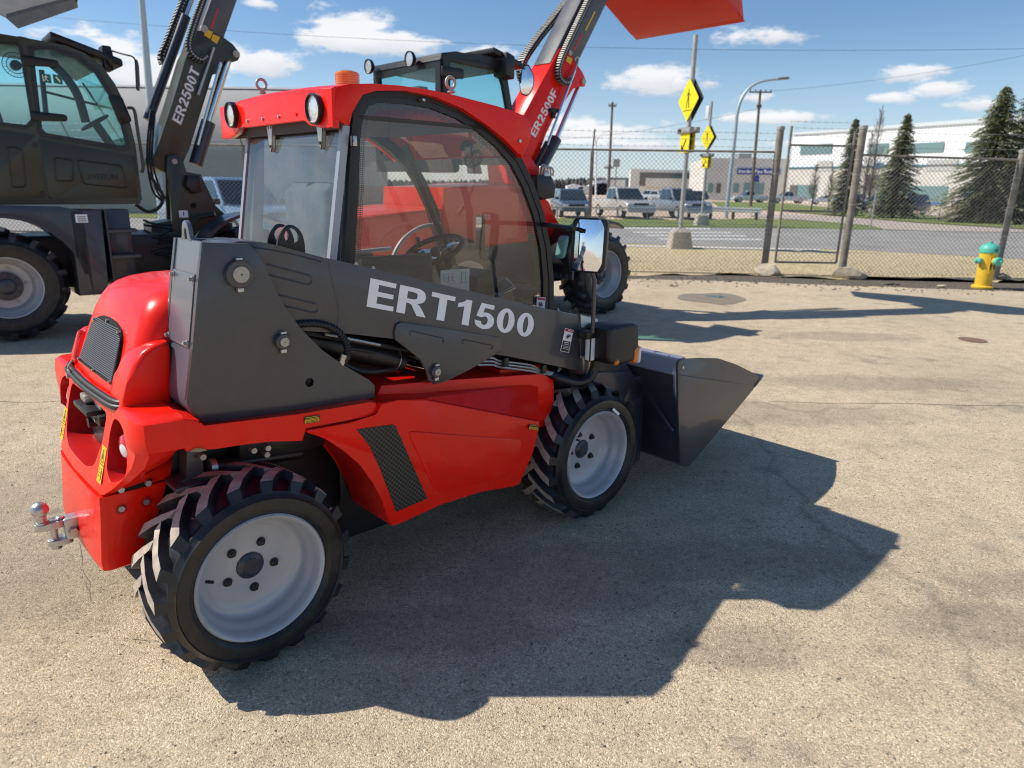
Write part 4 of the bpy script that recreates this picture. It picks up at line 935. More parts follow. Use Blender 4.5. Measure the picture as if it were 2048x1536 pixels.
# windscreen following the curved front edge
fr_curve = P2([(752, 182), (810, 185), (869, 197), (927, 221), (974, 250), (1012, 283), (1042, 320), (1064, 366), (1084, 427), (1098, 497), (1104, 560), (1104, 640), (1098, 700)], YC0)
fc = fr_curve[4:]
bm = B(); va = [bm.verts.new((x, YC0+.03, z)) for x, z in fc]; vb_ = [bm.verts.new((x, YC1-.03, z)) for x, z in fc]
for i in range(len(fc)-1): bm.faces.new((va[i], va[i+1], vb_[i+1], vb_[i]))
obj('windscreen', bm, M['glass'], CAB, 60)
# rear wall: trim posts, window, black inner frame
def rearquad(bm, y0, y1, z0, z1, dx=0., th=.02, mi=0):
    n0 = len(bm.faces)
    loft(bm, [[(RX(z)+dx, y0, z), (RX(z)+dx, y1, z), (RX(z)+dx+th, y1, z), (RX(z)+dx+th, y0, z)] for z in (z0, z1)]); setmat(bm, n0, mi)
q = B(); rearquad(q, YC0+.004, YC0+.030, .95, 1.955, -.012, .032); rearquad(q, YC1-.026, YC1+.0, .95, 1.955, -.012, .032); objs('corner_post', q, M['silverpost'], CAB)
q = B(); rearquad(q, YC0+.0305, YC0+.050, .95, 1.95); rearquad(q, YC1-.05, YC1-.0265, .95, 1.95); rearquad(q, YC0+.0505, YC1-.0505, 1.925, 1.95); rearquad(q, YC0+.0505, YC1-.0505, .95, 1.12); obj('rear_frame', q, M['black'], CAB)
q = B(); v = [q.verts.new(p) for p in ((RX(1.12)-.006, YC0+.04, 1.12), (RX(1.12)-.006, YC1-.04, 1.12), (RX(1.935)-.006, YC1-.04, 1.935), (RX(1.935)-.006, YC0+.04, 1.935))]; q.faces.new(v); obj('rear_window', q, M['glassr'], CAB, 0)
q = B()
for yy in (.495, .955):
    x = RX(1.92); prism(q, [(yy-.030, 2.0), (yy+.030, 2.0), (yy+.026, 1.955), (yy+.016, 1.92), (yy+.012, 1.885), (yy, 1.868), (yy-.012, 1.885), (yy-.016, 1.92), (yy-.026, 1.955)], x-.032, x-.012, .003, 0, 'x'); cyl(q, (x-.036, yy, 1.893), (x-.03, yy, 1.893), .007, 10, 1)
    for dy in (-.012, .012): cyl(q, (x-.036, yy+dy, 1.972), (x-.03, yy+dy, 1.972), .006, 10, 1)
objs('window_hinge', q, [M['black'], M['steel']], CAB)
# roof
YR0, YR1 = .315, 1.42
top = P2([(672, 172), (700, 168), (744, 167), (800, 171), (857, 179), (905, 189), (947, 200), (990, 211), (1025, 222), (1048, 230), (1060, 238)], YR0)
low_ = P2([(1064, 262), (1060, 284), (1044, 316), (1038, 305), (1009, 278), (974, 246), (927, 218), (869, 193), (810, 181), (752, 177), (724, 185), (712, 203), (705, 225), (701, 250), (684, 243), (668, 236)], YR0)
side = top+low_
bm = B(); prism(bm, side, YR0, YR0+.035, .008, 0, 'y', 3); prism(bm, side, YR1-.035, YR1, .008, 0, 'y', 3)
xr = side[0][0]-.01
tc_ = [(xr-.006, top[0][1]-.012)]+top
crown = lambda y: .020*(1-((y-(YR0+YR1)/2)/((YR1-YR0)/2))**2)
ys = [YR0+.006+(YR1-YR0-.012)*k/10 for k in range(11)]
V = [[bm.verts.new((x, y, z+crown(y)-.001)) for x, z in tc_] for y in ys]; V2 = [[bm.verts.new((x, y, z+crown(y)-.016)) for x, z in tc_] for y in ys]
for W_ in (V, V2):
    for i in range(10):
        for k in range(len(tc_)-1): bm.faces.new((W_[i][k], W_[i][k+1], W_[i+1][k+1], W_[i+1][k]))
# front cowl
fcw = P2([(1060, 238), (1064, 262), (1060, 284), (1044, 314)], YR0)
A_ = [[bm.verts.new((x, y, z)) for x, z in fcw] for y in (YR0+.03, YR1-.03)]
for k in range(3): bm.faces.new((A_[0][k], A_[0][k+1], A_[1][k+1], A_[1][k]))
ROOF = obj('roof', bm, [M['red'], M['red_dark']], CAB, 45)
# rear face of the roof with lamp scallops
zt = top[0][1]-.006; zb = zt-.098
q = B(); face = [(YR0+.004, zt), (YR0+.3, zt+.012), ((YR0+YR1)/2, zt+.017), (YR1-.3, zt+.012), (YR1-.004, zt), (YR1-.004, zb-.045), (YR1-.10, zb-.05), (YR1-.19, zb-.03), (YR1-.225, zb), (YR0+.235, zb), (YR0+.20, zb-.028), (YR0+.10, zb-.042), (YR0+.004, zb-.046)]
prism(q, face, xr-.008, xr+.02, .005, 0, 'x', 3)
for k in range(4): p = YR0+.30+k*.16; cyl(q, (xr-.014, p, zb+.02), (xr-.006, p, zb+.02), .007, 10, 1)
obj('roof_rear_panel', q, [M['red'], M['steel']], ROOF)
q = B(); box(q, xr+.03, 1.4, YR0+.036, YR1-.036, 1.985, 2.0); box(q, xr+.035, xr+.05, YR0+.05, YR1-.05, 1.94, 2.03); obj('headliner', q, M['tub'], CAB)
# work lamps
def lamp(parent, c, d, r, name='work_lamp'):
    q = B(); lathe(q, [(0, .05), (r*.6, .05), (r*.95, .02), (r, 0.), (r, -.018), (r*.90, -.020), (r*.86, -.010)], c, -Vector(d)*-1, 32, 0)
    o = obj(name, q, M['black'], parent, 40); d = Vector(d).normalized()
    q = B(); lathe(q, [(r*.86, -.010), (r*.5, -.013), (0, -.014)], c, d, 32, 0); obj('lamp_lens', q, M['ledface'], o, 60)
    return o
for (px, py) in ((632, 218), (466, 230)):
    c = MF.SX(px, py, xr-.012); lamp(CAB, c+Vector((.0, 0, 0)), Vector((1, 0, .06)), .058)
# beacon, lifting eyes
q = B(); c = Vector((S(695, 165, .8).x, .8, 2.12)); lathe(q, [(0, 0), (.050, 0), (.052, .02)], c, (0, 0, 1), 28, 1)
pr = [(.052, .02)]; 
for k in range(8): z = .022+k*.0095; pr += [(.0545, z), (.0545, z+.006), (.0525, z+.007), (.0525, z+.009)]
pr += [(.050, .101), (.03, .109), (0, .110)]
lathe(q, pr, c, (0, 0, 1), 32, 0); obj('beacon', q, [M['amber'], M['black']], CAB, 25)
def eyebolt(c, parent):
    q = B(); c = Vector(c); tube(q, [c+Vector((.024*math.cos(t), .006, .024*math.sin(t)+.045)) for t in [i*math.pi/12 for i in range(25)]], .007, 8, 0, False); cyl(q, c, c+Vector((0, 0, .024)), .011, 10); cyl(q, c+Vector((0, 0, .004)), c+Vector((0, 0, .010)), .018, 14); obj('lifting_eye', q, M['galv'], parent, 60)
p = S(903, 187, .42); eyebolt((p.x, .42, p.z), CAB); p = S(525, 184, 1.33); eyebolt((p.x, 1.33, p.z-.01), CAB)
q = B(); p = S(1040, 282, YR0-.003); cyl(q, (p.x, YR0-.006, p.z), (p.x, YR0+.002, p.z), .008, 12); obj('roof_bolt', q, M['steel'], ROOF)
# cab tub
q = B(); prism(q, [(.50, .85), (.50, 1.10), (.62, 1.06), (1.30, 1.0), (1.88, 1.06), (1.93, .9), (1.9, .70), (.6, .65)], YC0+.01, YC1, .01); obj('cab_tub', q, M['tub'], CAB)
# interior
q = B(); sx = .80
prism(q, [(sx-.02, 1.20), (sx+.42, 1.24), (sx+.44, 1.17), (sx+.40, 1.13), (sx-.02, 1.12)], .60, 1.05, .03, 0, 'y', 3)
prism(q, [(sx-.10, 1.16), (sx+.03, 1.18), (sx+.0, 1.45), (sx-.04, 1.72), (sx-.09, 1.74), (sx-.14, 1.70), (sx-.15, 1.45)], .62, 1.03, .035, 0, 'y', 3); obj('seat', q, M['seat'], CAB, 50)
q = B(); box(q, sx-.05, sx+.35, .50, .58, 1.0, 1.42, 0, .02); box(q, sx-.1, sx+.4, 1.10, 1.2, 1.0, 1.38, 0, .02); objs('armrest', q, M['plastic'], CAB)
stc = S(868, 500, .80); stn = Vector((-.42, -.05, .9)).normalized(); a, b = basis(stn)
q = B(); RS = .155
tube(q, [stc+(a*math.cos(t)+b*math.sin(t))*RS for t in [i*2*math.pi/36 for i in range(37)]], .0145, 10, 0, False)
for t in (.2, 2.3, 4.4): obox(q, stc+(a*math.cos(t)+b*math.sin(t))*RS*.5-stn*.012, (a*math.cos(t)+b*math.sin(t))*RS*.5, (b*math.cos(t)-a*math.sin(t))*.018, stn*.004, 1)
lathe(q, [(0, .006), (.034, .002), (.04, -.012), (.03, -.03)], stc, stn, 24, 1); cyl(q, stc-stn*.03, stc-stn*.36, .028, 16, 0)
tube(q, [stc+a*.12+stn*.01, stc+a*.12+stn*.055], .012, 10); sphere(q, stc+(a*math.cos(2.6)+b*math.sin(2.6))*RS+stn*.05, .026, 8)
obj('steering_wheel', q, [M['plastic'], M['chrome']], CAB, 50)
q = B(); c = S(905, 545, .80); prism(q, [(1.50, 1.0), (1.52, 1.27), (1.62, 1.30), (1.80, 1.15), (1.84, 1.0)], .62, 1.02, .02); obj('dashboard', q, M['plastic'], CAB)
q = B(); a0, b0, c0 = S(881, 541, .47), S(939, 537, .47), S(881, 572, .47); ex = b0-a0; ey = c0-a0
bm = q; f = bm.faces.new([bm.verts.new(a0+ex*u+ey*v) for u, v in ((0, 0), (1, 0), (1, 1.5), (0, 1.5))]); 
for u0, u1, v0, v1 in ((.05, .5, .25, .27), (.1, .45, .5, .52), (.1, .5, .7, .72), (.1, .12, .3, .7), (.25, .27, .35, .8), (.38, .4, .3, .7), (.7, .86, .22, .24), (.7, .72, .2, 1.0), (.84, .86, .2, .8), (.62, .95, .9, .92)):
    f = bm.faces.new([bm.verts.new(a0+ex*u+ey*v-Vector((0, .001, 0))) for u, v in ((u0, v0), (u1, v0), (u1, v1), (u0, v1))]); f.material_index = 1
obj('load_chart', bm, [M['paper'], mat('chart_ink', (.12, .18, .2), .7)], CAB, 0, False)
q = B(); c = S(1003, 575, .62); obox(q, c, Vector((.075, .0, .02)), Vector((.01, .05, .02)), Vector((-.02, 0, .052)).normalized()*.008, 0, .004); obox(q, c+Vector((-.003, 0, .009)), Vector((.060, .0, .016)), Vector((.008, .04, .016)), Vector((-.02, 0, .052)).normalized()*.002, 1); obj('display', q, [M['plastic'], M['screen']], CAB)
# fan on the cab ceiling
q = B(); fcn = S(946, 300, .70); fn = Vector((.75, -.25, -.35)).normalized(); a, b = basis(fn)
for k, (r, h) in enumerate(((.085, 0), (.085, .03), (.07, .045), (.05, .05), (.03, .052), (.07, -.012), (.045, -.016))):
    tube(q, [fcn+(a*math.cos(t)+b*math.sin(t))*r+fn*h for t in [i*2*math.pi/24 for i in range(25)]], .0018, 4, 0, False)
for k in range(28):
    t = k*2*math.pi/28; v_ = a*math.cos(t)+b*math.sin(t); tube(q, [fcn+v_*.02+fn*.052, fcn+v_*.07+fn*.045, fcn+v_*.086+fn*.02, fcn+v_*.085, fcn+v_*.05-fn*.016], .0013, 4)
cyl(q, fcn-fn*.06, fcn+fn*.02, .028, 14)
for k in range(4):
    t = k*math.pi/2+.4; v_ = a*math.cos(t)+b*math.sin(t); w_ = b*math.cos(t)-a*math.sin(t); obox(q, fcn+v_*.045+fn*.02, v_*.032, w_*.02+fn*.008, fn*.001)
tube(q, [fcn-fn*.05, S(985, 315, .70), S(1010, 300, .60)], .014, 10); obj('fan', q, M['black'], CAB, 40)
q = B(); tube(q, [S(779, 207, .55), S(780, 282, .55)], .0022, 5); tube(q, [S(820, 235, 1.2), S(822, 290, 1.2)], .003, 5); cyl(q, S(915, 262, .95), S(938, 268, .95), .022, 12); cyl(q, (1.30, .62, 1.05), (1.33, .62, 1.33), .008, 8); sphere(q, (1.33, .62, 1.35), .025, 8); obj('cab_controls', q, M['plastic'], CAB)
# far door edge arc and rail seen through the window
q = B(); tube(q, catmull([S(780, 560, 1.15), S(784, 520, 1.15), S(805, 480, 1.15), S(840, 455, 1.15), S(880, 448, 1.15)], 5), .012, 8); tube(q, [S(700, 505, 1.2), S(782, 497, 1.2)], .012, 8); obj('wheel_arch_trim', q, M['rim'], CAB)
q = B(); tube(q, [S(810, 290, 1.1), S(870, 440, 1.1), S(900, 500, 1.1)], .02, 8); obj('wiper_column', q, M['black'], CAB)
# small prohibition sign at the bottom corner of the side window
Lq = label(CAB, MF, ((1074, 593), (1091, 595), (1072, 618)), YC0-.002, [(0, 1, 0, 1, 0), (.05, .95, .04, .25, 3), (.3, .7, .5, .75, 1)])
q = B(); cc = S(1081, 608, YC0-.005); ring_parts(q, cc, Vector((1, 0, 0)), Vector((0, 0, 1)), .0095, .013, 3); obox(q, cc, Vector((.008, 0, -.008)), (0, .0003, 0), Vector((.001, 0, .001)), 3); obj('prohibition_ring', q, [M['white'], M['ink'], M['yellow'], M['labelred']], CAB, 0, False)
q = B(); p = S(1083, 365, YC0+.01); 
# ---- right mirror on its pole, work light housing
YM = -.01
def mirror(parent, frame, c4, y, pole=None):
    pass
c0 = S(1178, 491, YM); mn = Vector((-.93, -.36, .07)).normalized(); mu = Vector((0, 0, 1)); mr = mu.cross(mn).normalized(); mu = mn.cross(mr).normalized()
hw_, hh = .088, .128
def mpoly(w, h, r): return rnd2([(-w, -h), (w, -h), (w, h), (-w, h)], r, 5)
q = B(); outl = mpoly(hw_, hh, .035)
loft(q, [[c0+mr*x*s+mu*z*s2+mn*d for x, z in outl] for s, s2, d in ((.80, .86, -.045), (.97, .98, -.030), (1., 1., -.006), (1., 1., .006), (.93, .955, .010), (.90, .93, .004))]); MI = obj('mirror', q, M['black'], T, 50)
q = B(); inn_ = mpoly(hw_*.90, hh*.93, .03); n = 6; cv_ = lambda x, z: .018*(1-(x/hw_)**2*.6-(z/hh)**2*.4)
rings = [[q.verts.new(c0+mr*x*s+mu*z*s+mn*(cv_(x*s, z*s)-.004)) for x, z in inn_] for s in (1, .8, .6, .4, .2)]; cvx = q.verts.new(c0+mn*(cv_(0, 0)-.004))
for r1, r2 in zip(rings, rings[1:]):
    for k in range(len(r1)): q.faces.new((r1[k], r1[(k+1) % len(r1)], r2[(k+1) % len(r1)], r2[k]))
for k in range(len(inn_)): q.faces.new((rings[-1][k], rings[-1][(k+1) % len(inn_)], cvx))
obj('mirror_glass', q, M['mirror'], MI, 180)
q = B(); tube(q, [c0-mn*.035+Vector((0, 0, -.10)), S(1189, 560, YM), S(1185, 665, YM+.02)], .0105, 12); obj('mirror_pole', q, M['grey'], T)
q = B(); tube(q, [S(1086, 449, YC0-.01), S(1150, 457, YM+.02)], .012, 10); p = S(1127, 458, .06); cyl(q, p-Vector((0, .03, 0)), p, .006, 8); obj('mirror_arm', q, M['black'], T)
q = B(); obox(q, S(1178, 668, .05), (.05, 0, 0), (0, .03, 0), (0, 0, .02), 0, .006); obox(q, S(1180, 695, .05), (.02, 0, 0), (0, .02, 0), (0, 0, .07), 0, .006); cyl(q, S(1180, 710, .06), S(1180, 716, .06), .026, 12, 1); obj('mirror_bracket', q, [M['black'], M['white']], T)
q = B(); hb_ = S(1229, 685, .0); hx0 = S(1199, 690, .0).x; hx1 = S(1259, 690, -.0).x
w0 = [(hx0, hb_.z+.088), (hx0+.04, hb_.z+.102), (hx1-.05, hb_.z+.10), (hx1, hb_.z+.085), (hx1+.01, hb_.z-.02), (hx1-.005, hb_.z-.105), (hx0+.11, hb_.z-.11), (hx0+.02, hb_.z-.09), (hx0, hb_.z-.06)]
prism(q, w0, -.06, .10, .022, 0, 'y', 4); LH = obj('lamp_housing', q, M['plastic'], T, 50)
q = B(); sphere(q, (hx0+.075, -.052, hb_.z-.088), .018, 8); obox(q, (hx1-.015, -.045, hb_.z-.07), (.02, 0, .01), (0, .02, 0), (0, 0, .04), 0, .008); obj('indicator', q, M['amber'], LH, 50)
q = B(); obox(q, (hx1+.008, -.02, hb_.z-.075), (.012, 0, .006), (0, .05, 0), (0, 0, .042), 0, .01); obj('headlamp_lens', q, M['lenswhite'], LH, 50)
# left mirror beyond the cab
q = B(); c1 = S(961, 468, 1.50); obox(q, c1, Vector((.02, .06, 0)), Vector((.012, -.004, 0)), (0, 0, .125), 0, .02); tube(q, [c1+Vector((.02, 0, -.1)), S(975, 590, 1.48)], .011, 8); LMI = obj('mirror', q, M['black'], T)
q = B(); obox(q, c1-Vector((.0135, -.003, 0)), Vector((.016, .05, 0)), Vector((.0005, 0, 0)), (0, 0, .112), 0); obj('mirror_glass', q, M['mirror'], LMI, 0)

# ---- bucket and carriage
YK0, YK1 = -.12, 1.45
bk = P2([(1356, 732), (1358, 722), (1366, 718), (1401, 716), (1437, 717), (1473, 729), (1509, 747), (1522, 756), (1505, 781), (1441, 858), (1384, 926), (1376, 933), (1369, 934), (1361, 928), (1357, 822)], YK0)
q = B(); prism(q, bk, YK0, YK0+.014, .003); BK = obj('bucket_side', q, M['grey'], None)
BUC = bpy.data.objects.new('bucket', None); COL.objects.link(BUC); BUC.parent = T; BK.parent = BUC
q = B(); prism(q, bk, YK1-.014, YK1, .003); obj('bucket_side', q, M['grey'], BUC)
q = B(); bx = [(bk[1][0]-.030, bk[1][1]-.075), (bk[0][0]-.004, bk[0][1]-.15), bk[14], bk[13], bk[12], bk[11], bk[10], bk[9], bk[8], bk[7]]
inx = [(x+.012, z+.004) for x, z in bx]
sh_ = bx
def shell(bm, pts, y0, y1, th):
    P_ = [Vector((x, 0, z)) for x, z in pts]; n = len(P_); inner = []
    for i in range(n):
        t = (P_[min(i+1, n-1)]-P_[max(i-1, 0)]).normalized(); inner.append(P_[i]+Vector((-t.z, 0, t.x))*th)
    loft(bm, [[(p.x, y0, p.z), (p.x, y1, p.z), (i_.x, y1, i_.z), (i_.x, y0, i_.z)] for p, i_ in zip(P_, inner)])
shell(q, [(x+.004, z) for x, z in sh_], YK0+.0145, YK1-.0145, .012)
obj('bucket_shell', q, M['navy'], BUC)
q = B(); t0 = Vector((bk[3][0]-.0, 0, bk[3][1])); tx, tz = bk[1]; 
# folded top lip: flat strip with a lower turned edge
loft(q, [[(tx+.0, y, tz+.004), (tx+.075, y, tz+.010), (tx+.075, y, tz-.006), (tx-.02, y, tz-.072), (tx-.030, y, tz-.078), (tx-.034, y, tz-.070)] for y in (YK0+.0145, YK1-.0145)]); LIP = obj('bucket_lip', q, M['lipm'], BUC)
q = B()
for k in range(14):
    y = YK0+.09+k*.105; cyl(q, (tx+.035+.012*(k % 2), y, tz-.006), (tx+.035+.012*(k % 2), y, tz+.0085), .005, 8)
objs('lip_hole', q, M['deep'], LIP, 0)
q = B(); tube(q, [S(1357, 749, YK0-.001), S(1500, 770, YK0-.001)], .0022, 5); obj('plate_fold', q, M['grey'], BUC)
q = B(); c = S(1366, 735, YK0); cyl(q, (c.x, YK0-.003, c.z), (c.x, YK0+.004, c.z), .0085, 16); obj('side_pin', q, M['steel'], BK)
q = B(); e0 = Vector((bk[7][0], 0, bk[7][1])); e1 = Vector((bk[9][0], 0, bk[9][1])); d = (e0-e1).normalized()
obox(q, e0-d*.03+Vector((0, (YK0+YK1)/2, 0)), d*.055, (0, (YK1-YK0)/2+.004, 0), Vector((-d.z, 0, d.x))*.010, 0, .002); obj('cutting_edge', q, M['navy'], BUC)
q = B(); cx = bk[14][0]
for (yy, x0) in ((.12, -.20), (.22, -.20), (1.1, -.2), (1.2, -.2)):
    prism(q, [(cx, tz-.12), (cx-.10, tz-.14), (cx-.19, tz-.24), (cx-.20, .30), (cx-.14, .12), (cx, .16)], yy, yy+.014, .002)
box(q, cx-.16, cx-.01, .134, 1.1, tz-.26, tz-.13, 0, .01); box(q, cx-.17, cx-.01, .134, 1.1, .16, .24, 0, .01)
for yy in (.0, .5, .9, 1.3): obox(q, (cx-.014, yy, .50), (.008, 0, 0), (0, .10, .10), (0, .008, -.008), 0, .002)
obj('coupler', q, M['navy'], T)
q = B(); box(q, cx-.36, cx-.19, .25, .95, .22, .66, 0, .02); box(q, cx-.5, cx-.30, .40, .60, .50, .70, 0, .02); cyl(q, (cx-.42, .2, .60), (cx-.42, .95, .60), .03, 16); prism(q, [(cx-.62, .86), (cx-.35, .80), (cx-.2, .5), (cx-.3, .30), (cx-.4, .45)], .2, .24, .01); prism(q, [(cx-.62, .86), (cx-.35, .80), (cx-.2, .5), (cx-.3, .30), (cx-.4, .45)], .62, .66, .01)
obj('carriage', q, M['navy'], T)
q = B(); prism(q, P2([(1180, 745), (1260, 742), (1290, 770), (1280, 800), (1235, 812), (1190, 775)], .12), .12, .2, .01); obj('carriage_plate', q, M['navy'], T)
# ================================================================== the two larger loaders behind
BT = tyre_bm(.325, .585, .42, 17, .30, .066, .045); BTm = obj('tyre', BT, [M['rubber'], M['rubber'], M['wall']], None, 30)
q = B(); lathe(q, [(.335, .03), (.337, .01), (.328, .0), (.318, .004), (.312, .03), (.305, .05), (.295, .06), (.290, .09), (.275, .10), (.265, .12), (.24, .20), (.10, .215), (.0, .215)], (0, 0, 0), (0, 1, 0), 56); lathe(q, [(.335, .39), (.315, .40), (.29, .30), (.265, .12)], (0, 0, 0), (0, 1, 0), 40)
BRm = obj('rim', q, M['rim'], None, 50)
q = B(); lathe(q, [(0, -.0), (.07, .0), (.085, .01), (.09, .03), (.15, .035), (.155, .05), (.155, .12)], (0, .10, 0), (0, 1, 0), 36); BHm = obj('hub', q, M['navy'], None, 40)
BN = []
for k in range(10):
    a = k*2*math.pi/10; q = B(); cyl(q, (.125*math.sin(a), .125, .125*math.cos(a)), (.125*math.sin(a), .14, .125*math.cos(a)), .012, 6); BN.append(obj('wheel_nut', q, M['black'], None, 30))
for k in range(5):
    a = k*2*math.pi/5; q = B(); cyl(q, (.195*math.sin(a), .180, .195*math.cos(a)), (.195*math.sin(a), .215, .195*math.cos(a)), .016, 10); BN.append(obj('wheel_nut', q, M['pin'], None, 30))
PROTO = (BTm, BRm, BHm, *BN)
def loader(o, deg, name, label, paint, dark, tealm, boomY, texts):
    f = Frame(o, deg); t = thing(name, label, 'loader', f.o, f.a); return f, t
def ring_plate(parent, frame, outer, holes, y, th, name, m):
    bm = filled([frame.xz(outer, y)]+[frame.xz(h, y) for h in holes], th); place(bm, Vector((0, y, 0)), Vector((1, 0, 0)), Vector((0, 0, 1)), Vector((0, -1, 0))); return obj(name, bm, m, parent, 30)
def pane(parent, frame, poly, y, m, name='window'):
    bm = B(); bm.faces.new([bm.verts.new((x, y, z)) for x, z in frame.xz(poly, y)]); return obj(name, bm, m, parent, 0)
def pr(parent, frame, poly, y0, y1, name, m, bev=.01):
    bm = B(); prism(bm, frame.xz(poly, y0), y0, y1, bev); return obj(name, bm, m, parent)
def rod(parent, a, b, r, name, m, n=16):
    bm = B(); cyl(bm, a, b, r, n); return obj(name, bm, m, parent, 40)
def chain(parent, pts, w, h, n, name='hose_chain'):
    """energy chain: side plates with cross bars along a 3D path, bars across y"""
    bm = B(); P_ = catmull(pts, 12); L_ = [0]
    for a, b in zip(P_, P_[1:]): L_.append(L_[-1]+(b-a).length)
    def at(s):
        for i in range(len(P_)-1):
            if L_[i+1] >= s: t = (s-L_[i])/max(1e-6, L_[i+1]-L_[i]); return P_[i].lerp(P_[i+1], t), (P_[i+1]-P_[i]).normalized()
        return P_[-1], (P_[-1]-P_[-2]).normalized()
    for k in range(n):
        p, d = at(L_[-1]*(k+.5)/n); nn = Vector((-d.z, 0, d.x)); hl = L_[-1]/n*.5
        for y in (-w/2, w/2): obox(bm, p+Vector((0, y, 0)), d*hl*.96, (0, .006, 0), nn*h/2, 0)
        for s in (-1, 1): obox(bm, p+nn*s*h*.46, d*hl*.36, (0, w/2, 0), nn*.006, 1)
        obox(bm, p+Vector((0, -w/2-.0065, 0)), d*.010, (0, .001, 0), nn*.010, 2)
    return obj(name, bm, [M['black'], M['galv'], M['pin']], parent, 0)

# ---- red articulated loader
fR = Frame((1.1747, 9.7978, 0), 43.6); TR = thing('wheel_loader', 'large red telescopic wheel loader with raised red boom and bucket, right behind the small cab', 'wheel loader', fR.o, fR.a, None)
for x, y, fl, ro in ((.19, 0, False, .1), (.19, 1.95, True, .5), (-2.35, 0, False, .3), (-2.35, 1.95, True, .9)): wheel(TR, x, y, .575, fl, ro, 0, PROTO)
SR = fR.S
q = B(); box(q, -3.2, -.9, .35, 1.55, .55, 1.15, 0, .03); box(q, -.95, .75, .55, 1.4, .45, 1.0, 0, .03)
for X in (.19, -2.35): cyl(q, (X, .3, .575), (X, 1.65, .575), .11, 16); sphere(q, (X, .975, .575), .2, 8)
obj('chassis', q, M['black'], TR)
q = B(); prism(q, [(-3.9, .75), (-3.9, 1.25), (-3.6, 1.42), (-2.5, 1.5), (-2.5, .95), (-3.1, .7)], .25, 1.7, .06, 0, 'y', 4); obj('engine_cover', q, M['red_far'], TR, 50)
q = B(); prism(q, [(-2.5, 1.0), (-2.45, 1.72), (-1.4, 1.78), (-1.12, 1.6), (-1.05, 1.05)], .32, 1.58, .03, 0, 'y', 3); obj('cab_body', q, M['red_far'], TR)
yc = .4
so = [(884, 112), (900, 104), (940, 107), (985, 115), (1002, 126), (1011, 150), (1021, 212), (1032, 330), (884, 330)]
ring_plate(TR, fR, so, [[(898, 118), (945, 121), (984, 130), (996, 144), (1004, 172), (1011, 212), (1018, 300), (898, 300)]], yc, .05, 'cab_frame', M['black'])
pane(TR, fR, [(895, 115), (986, 127), (999, 144), (1013, 212), (1020, 302), (895, 302)], yc+.01, M['teal'])
ring_plate(TR, fR, so, [[(898, 118), (945, 121), (984, 130), (996, 144), (1004, 172), (1011, 212), (1018, 300), (898, 300)]], 1.5, .05, 'cab_frame', M['black'])
xr_ = SR(884, 112, yc).x; zt_ = SR(884, 112, yc).z
c_nl = fR.SX(884, 112, xr_); c_fl = fR.SX(735, 122, xr_); yF = min(c_fl.y, 1.75)
q = filled([[(yc, 1.9), (yF, 1.9), (yF, zt_-.02), (yc, zt_)], [(yc+.09, 2.1), (yF-.10, 2.1), (yF-.10, zt_-.12), (yc+.09, zt_-.1)]], .06); place(q, Vector((xr_, 0, 0)), Vector((0, 1, 0)), Vector((0, 0, 1)), Vector((1, 0, 0))); obj('cab_frame', q, M['black'], TR, 30)
q = B(); q.faces.new([q.verts.new(p) for p in ((xr_-.01, yc+.05, 2.05), (xr_-.01, yF-.05, 2.05), (xr_-.01, yF-.05, zt_-.06), (xr_-.01, yc+.05, zt_-.06))]); obj('rear_window', q, M['teal'], TR, 0)
xfr = SR(1002, 126, yc).x
q = B(); prism(q, [(xr_-.04, zt_-.04), (xr_-.02, zt_+.03), (xr_+.2, zt_+.075), (xfr-.2, zt_+.06), (xfr+.02, zt_-.03), (xfr, zt_-.07)], yc-.02, yF, .02); obj('roof', q, M['black'], TR)
q = B(); box(q, -2.35, -1.85, .75, 1.25, 1.9, 2.2, 0, .04); prism(q, [(-2.38, 2.1), (-2.25, 2.1), (-2.3, 2.85), (-2.42, 2.85)], .78, 1.2, .03); prism(q, [(-1.5, 1.9), (-1.35, 1.9), (-1.55, 2.5), (-1.6, 2.45)], .9, 1.05, .02); obj('seat', q, M['seat'], TR)
def wl(parent, c, d, r=.09): return lamp(parent, c, d, r)
for px, py in ((738, 133), (820, 118)):
    c = fR.SX(px, py, xr_-.12); lamp(TR, c, Vector((1, 0, .05)), .085)
q = B(); c = SR(1008, 133, .35); obox(q, c, (.07, 0, -.02), (0, .12, 0), (0, 0, .13), 0, .02); obox(q, SR(985, 122, .6), (.25, 0, -.06), (0, .3, 0), (0, 0, .03), 0, .01); obj('roof_bracket', q, M['black'], TR)
q = B(); obox(q, SR(905, 145, yc-.05), (.16, 0, 0), (0, .02, 0), (0, 0, .055), 0, .02); obj('door_hinge', q, M['black'], TR)
# mirror of the red loader
q = B(); c = SR(1052, 160, .30); a = Vector((-.70, -.70, -.1)).normalized(); up = Vector((0, 0, 1)); rt = up.cross(a).normalized()
outl = rnd2([(-.06, -.17), (.03, -.19), (.10, -.08), (.10, .06), (.02, .19), (-.05, .14), (-.09, 0)], .05)
loft(q, [[c+rt*x*s+up*z*s+a*d for x, z in outl] for s, d in ((.8, -.05), (1, -.02), (1, .01), (.94, .014))]); tube(q, [SR(1003, 128, .4), SR(1040, 130, .3), SR(1052, 140, .3)], .008, 8); MR2 = obj('mirror', q, M['black'], TR)
q = B(); vc = q.verts.new(c+a*.035); rg = [q.verts.new(c+rt*x*.9+up*z*.9+a*.016) for x, z in outl]
for k in range(len(rg)): q.faces.new((rg[k], rg[(k+1) % len(rg)], vc))
obj('mirror_glass', q, M['mirror'], MR2, 180)
yb = .72
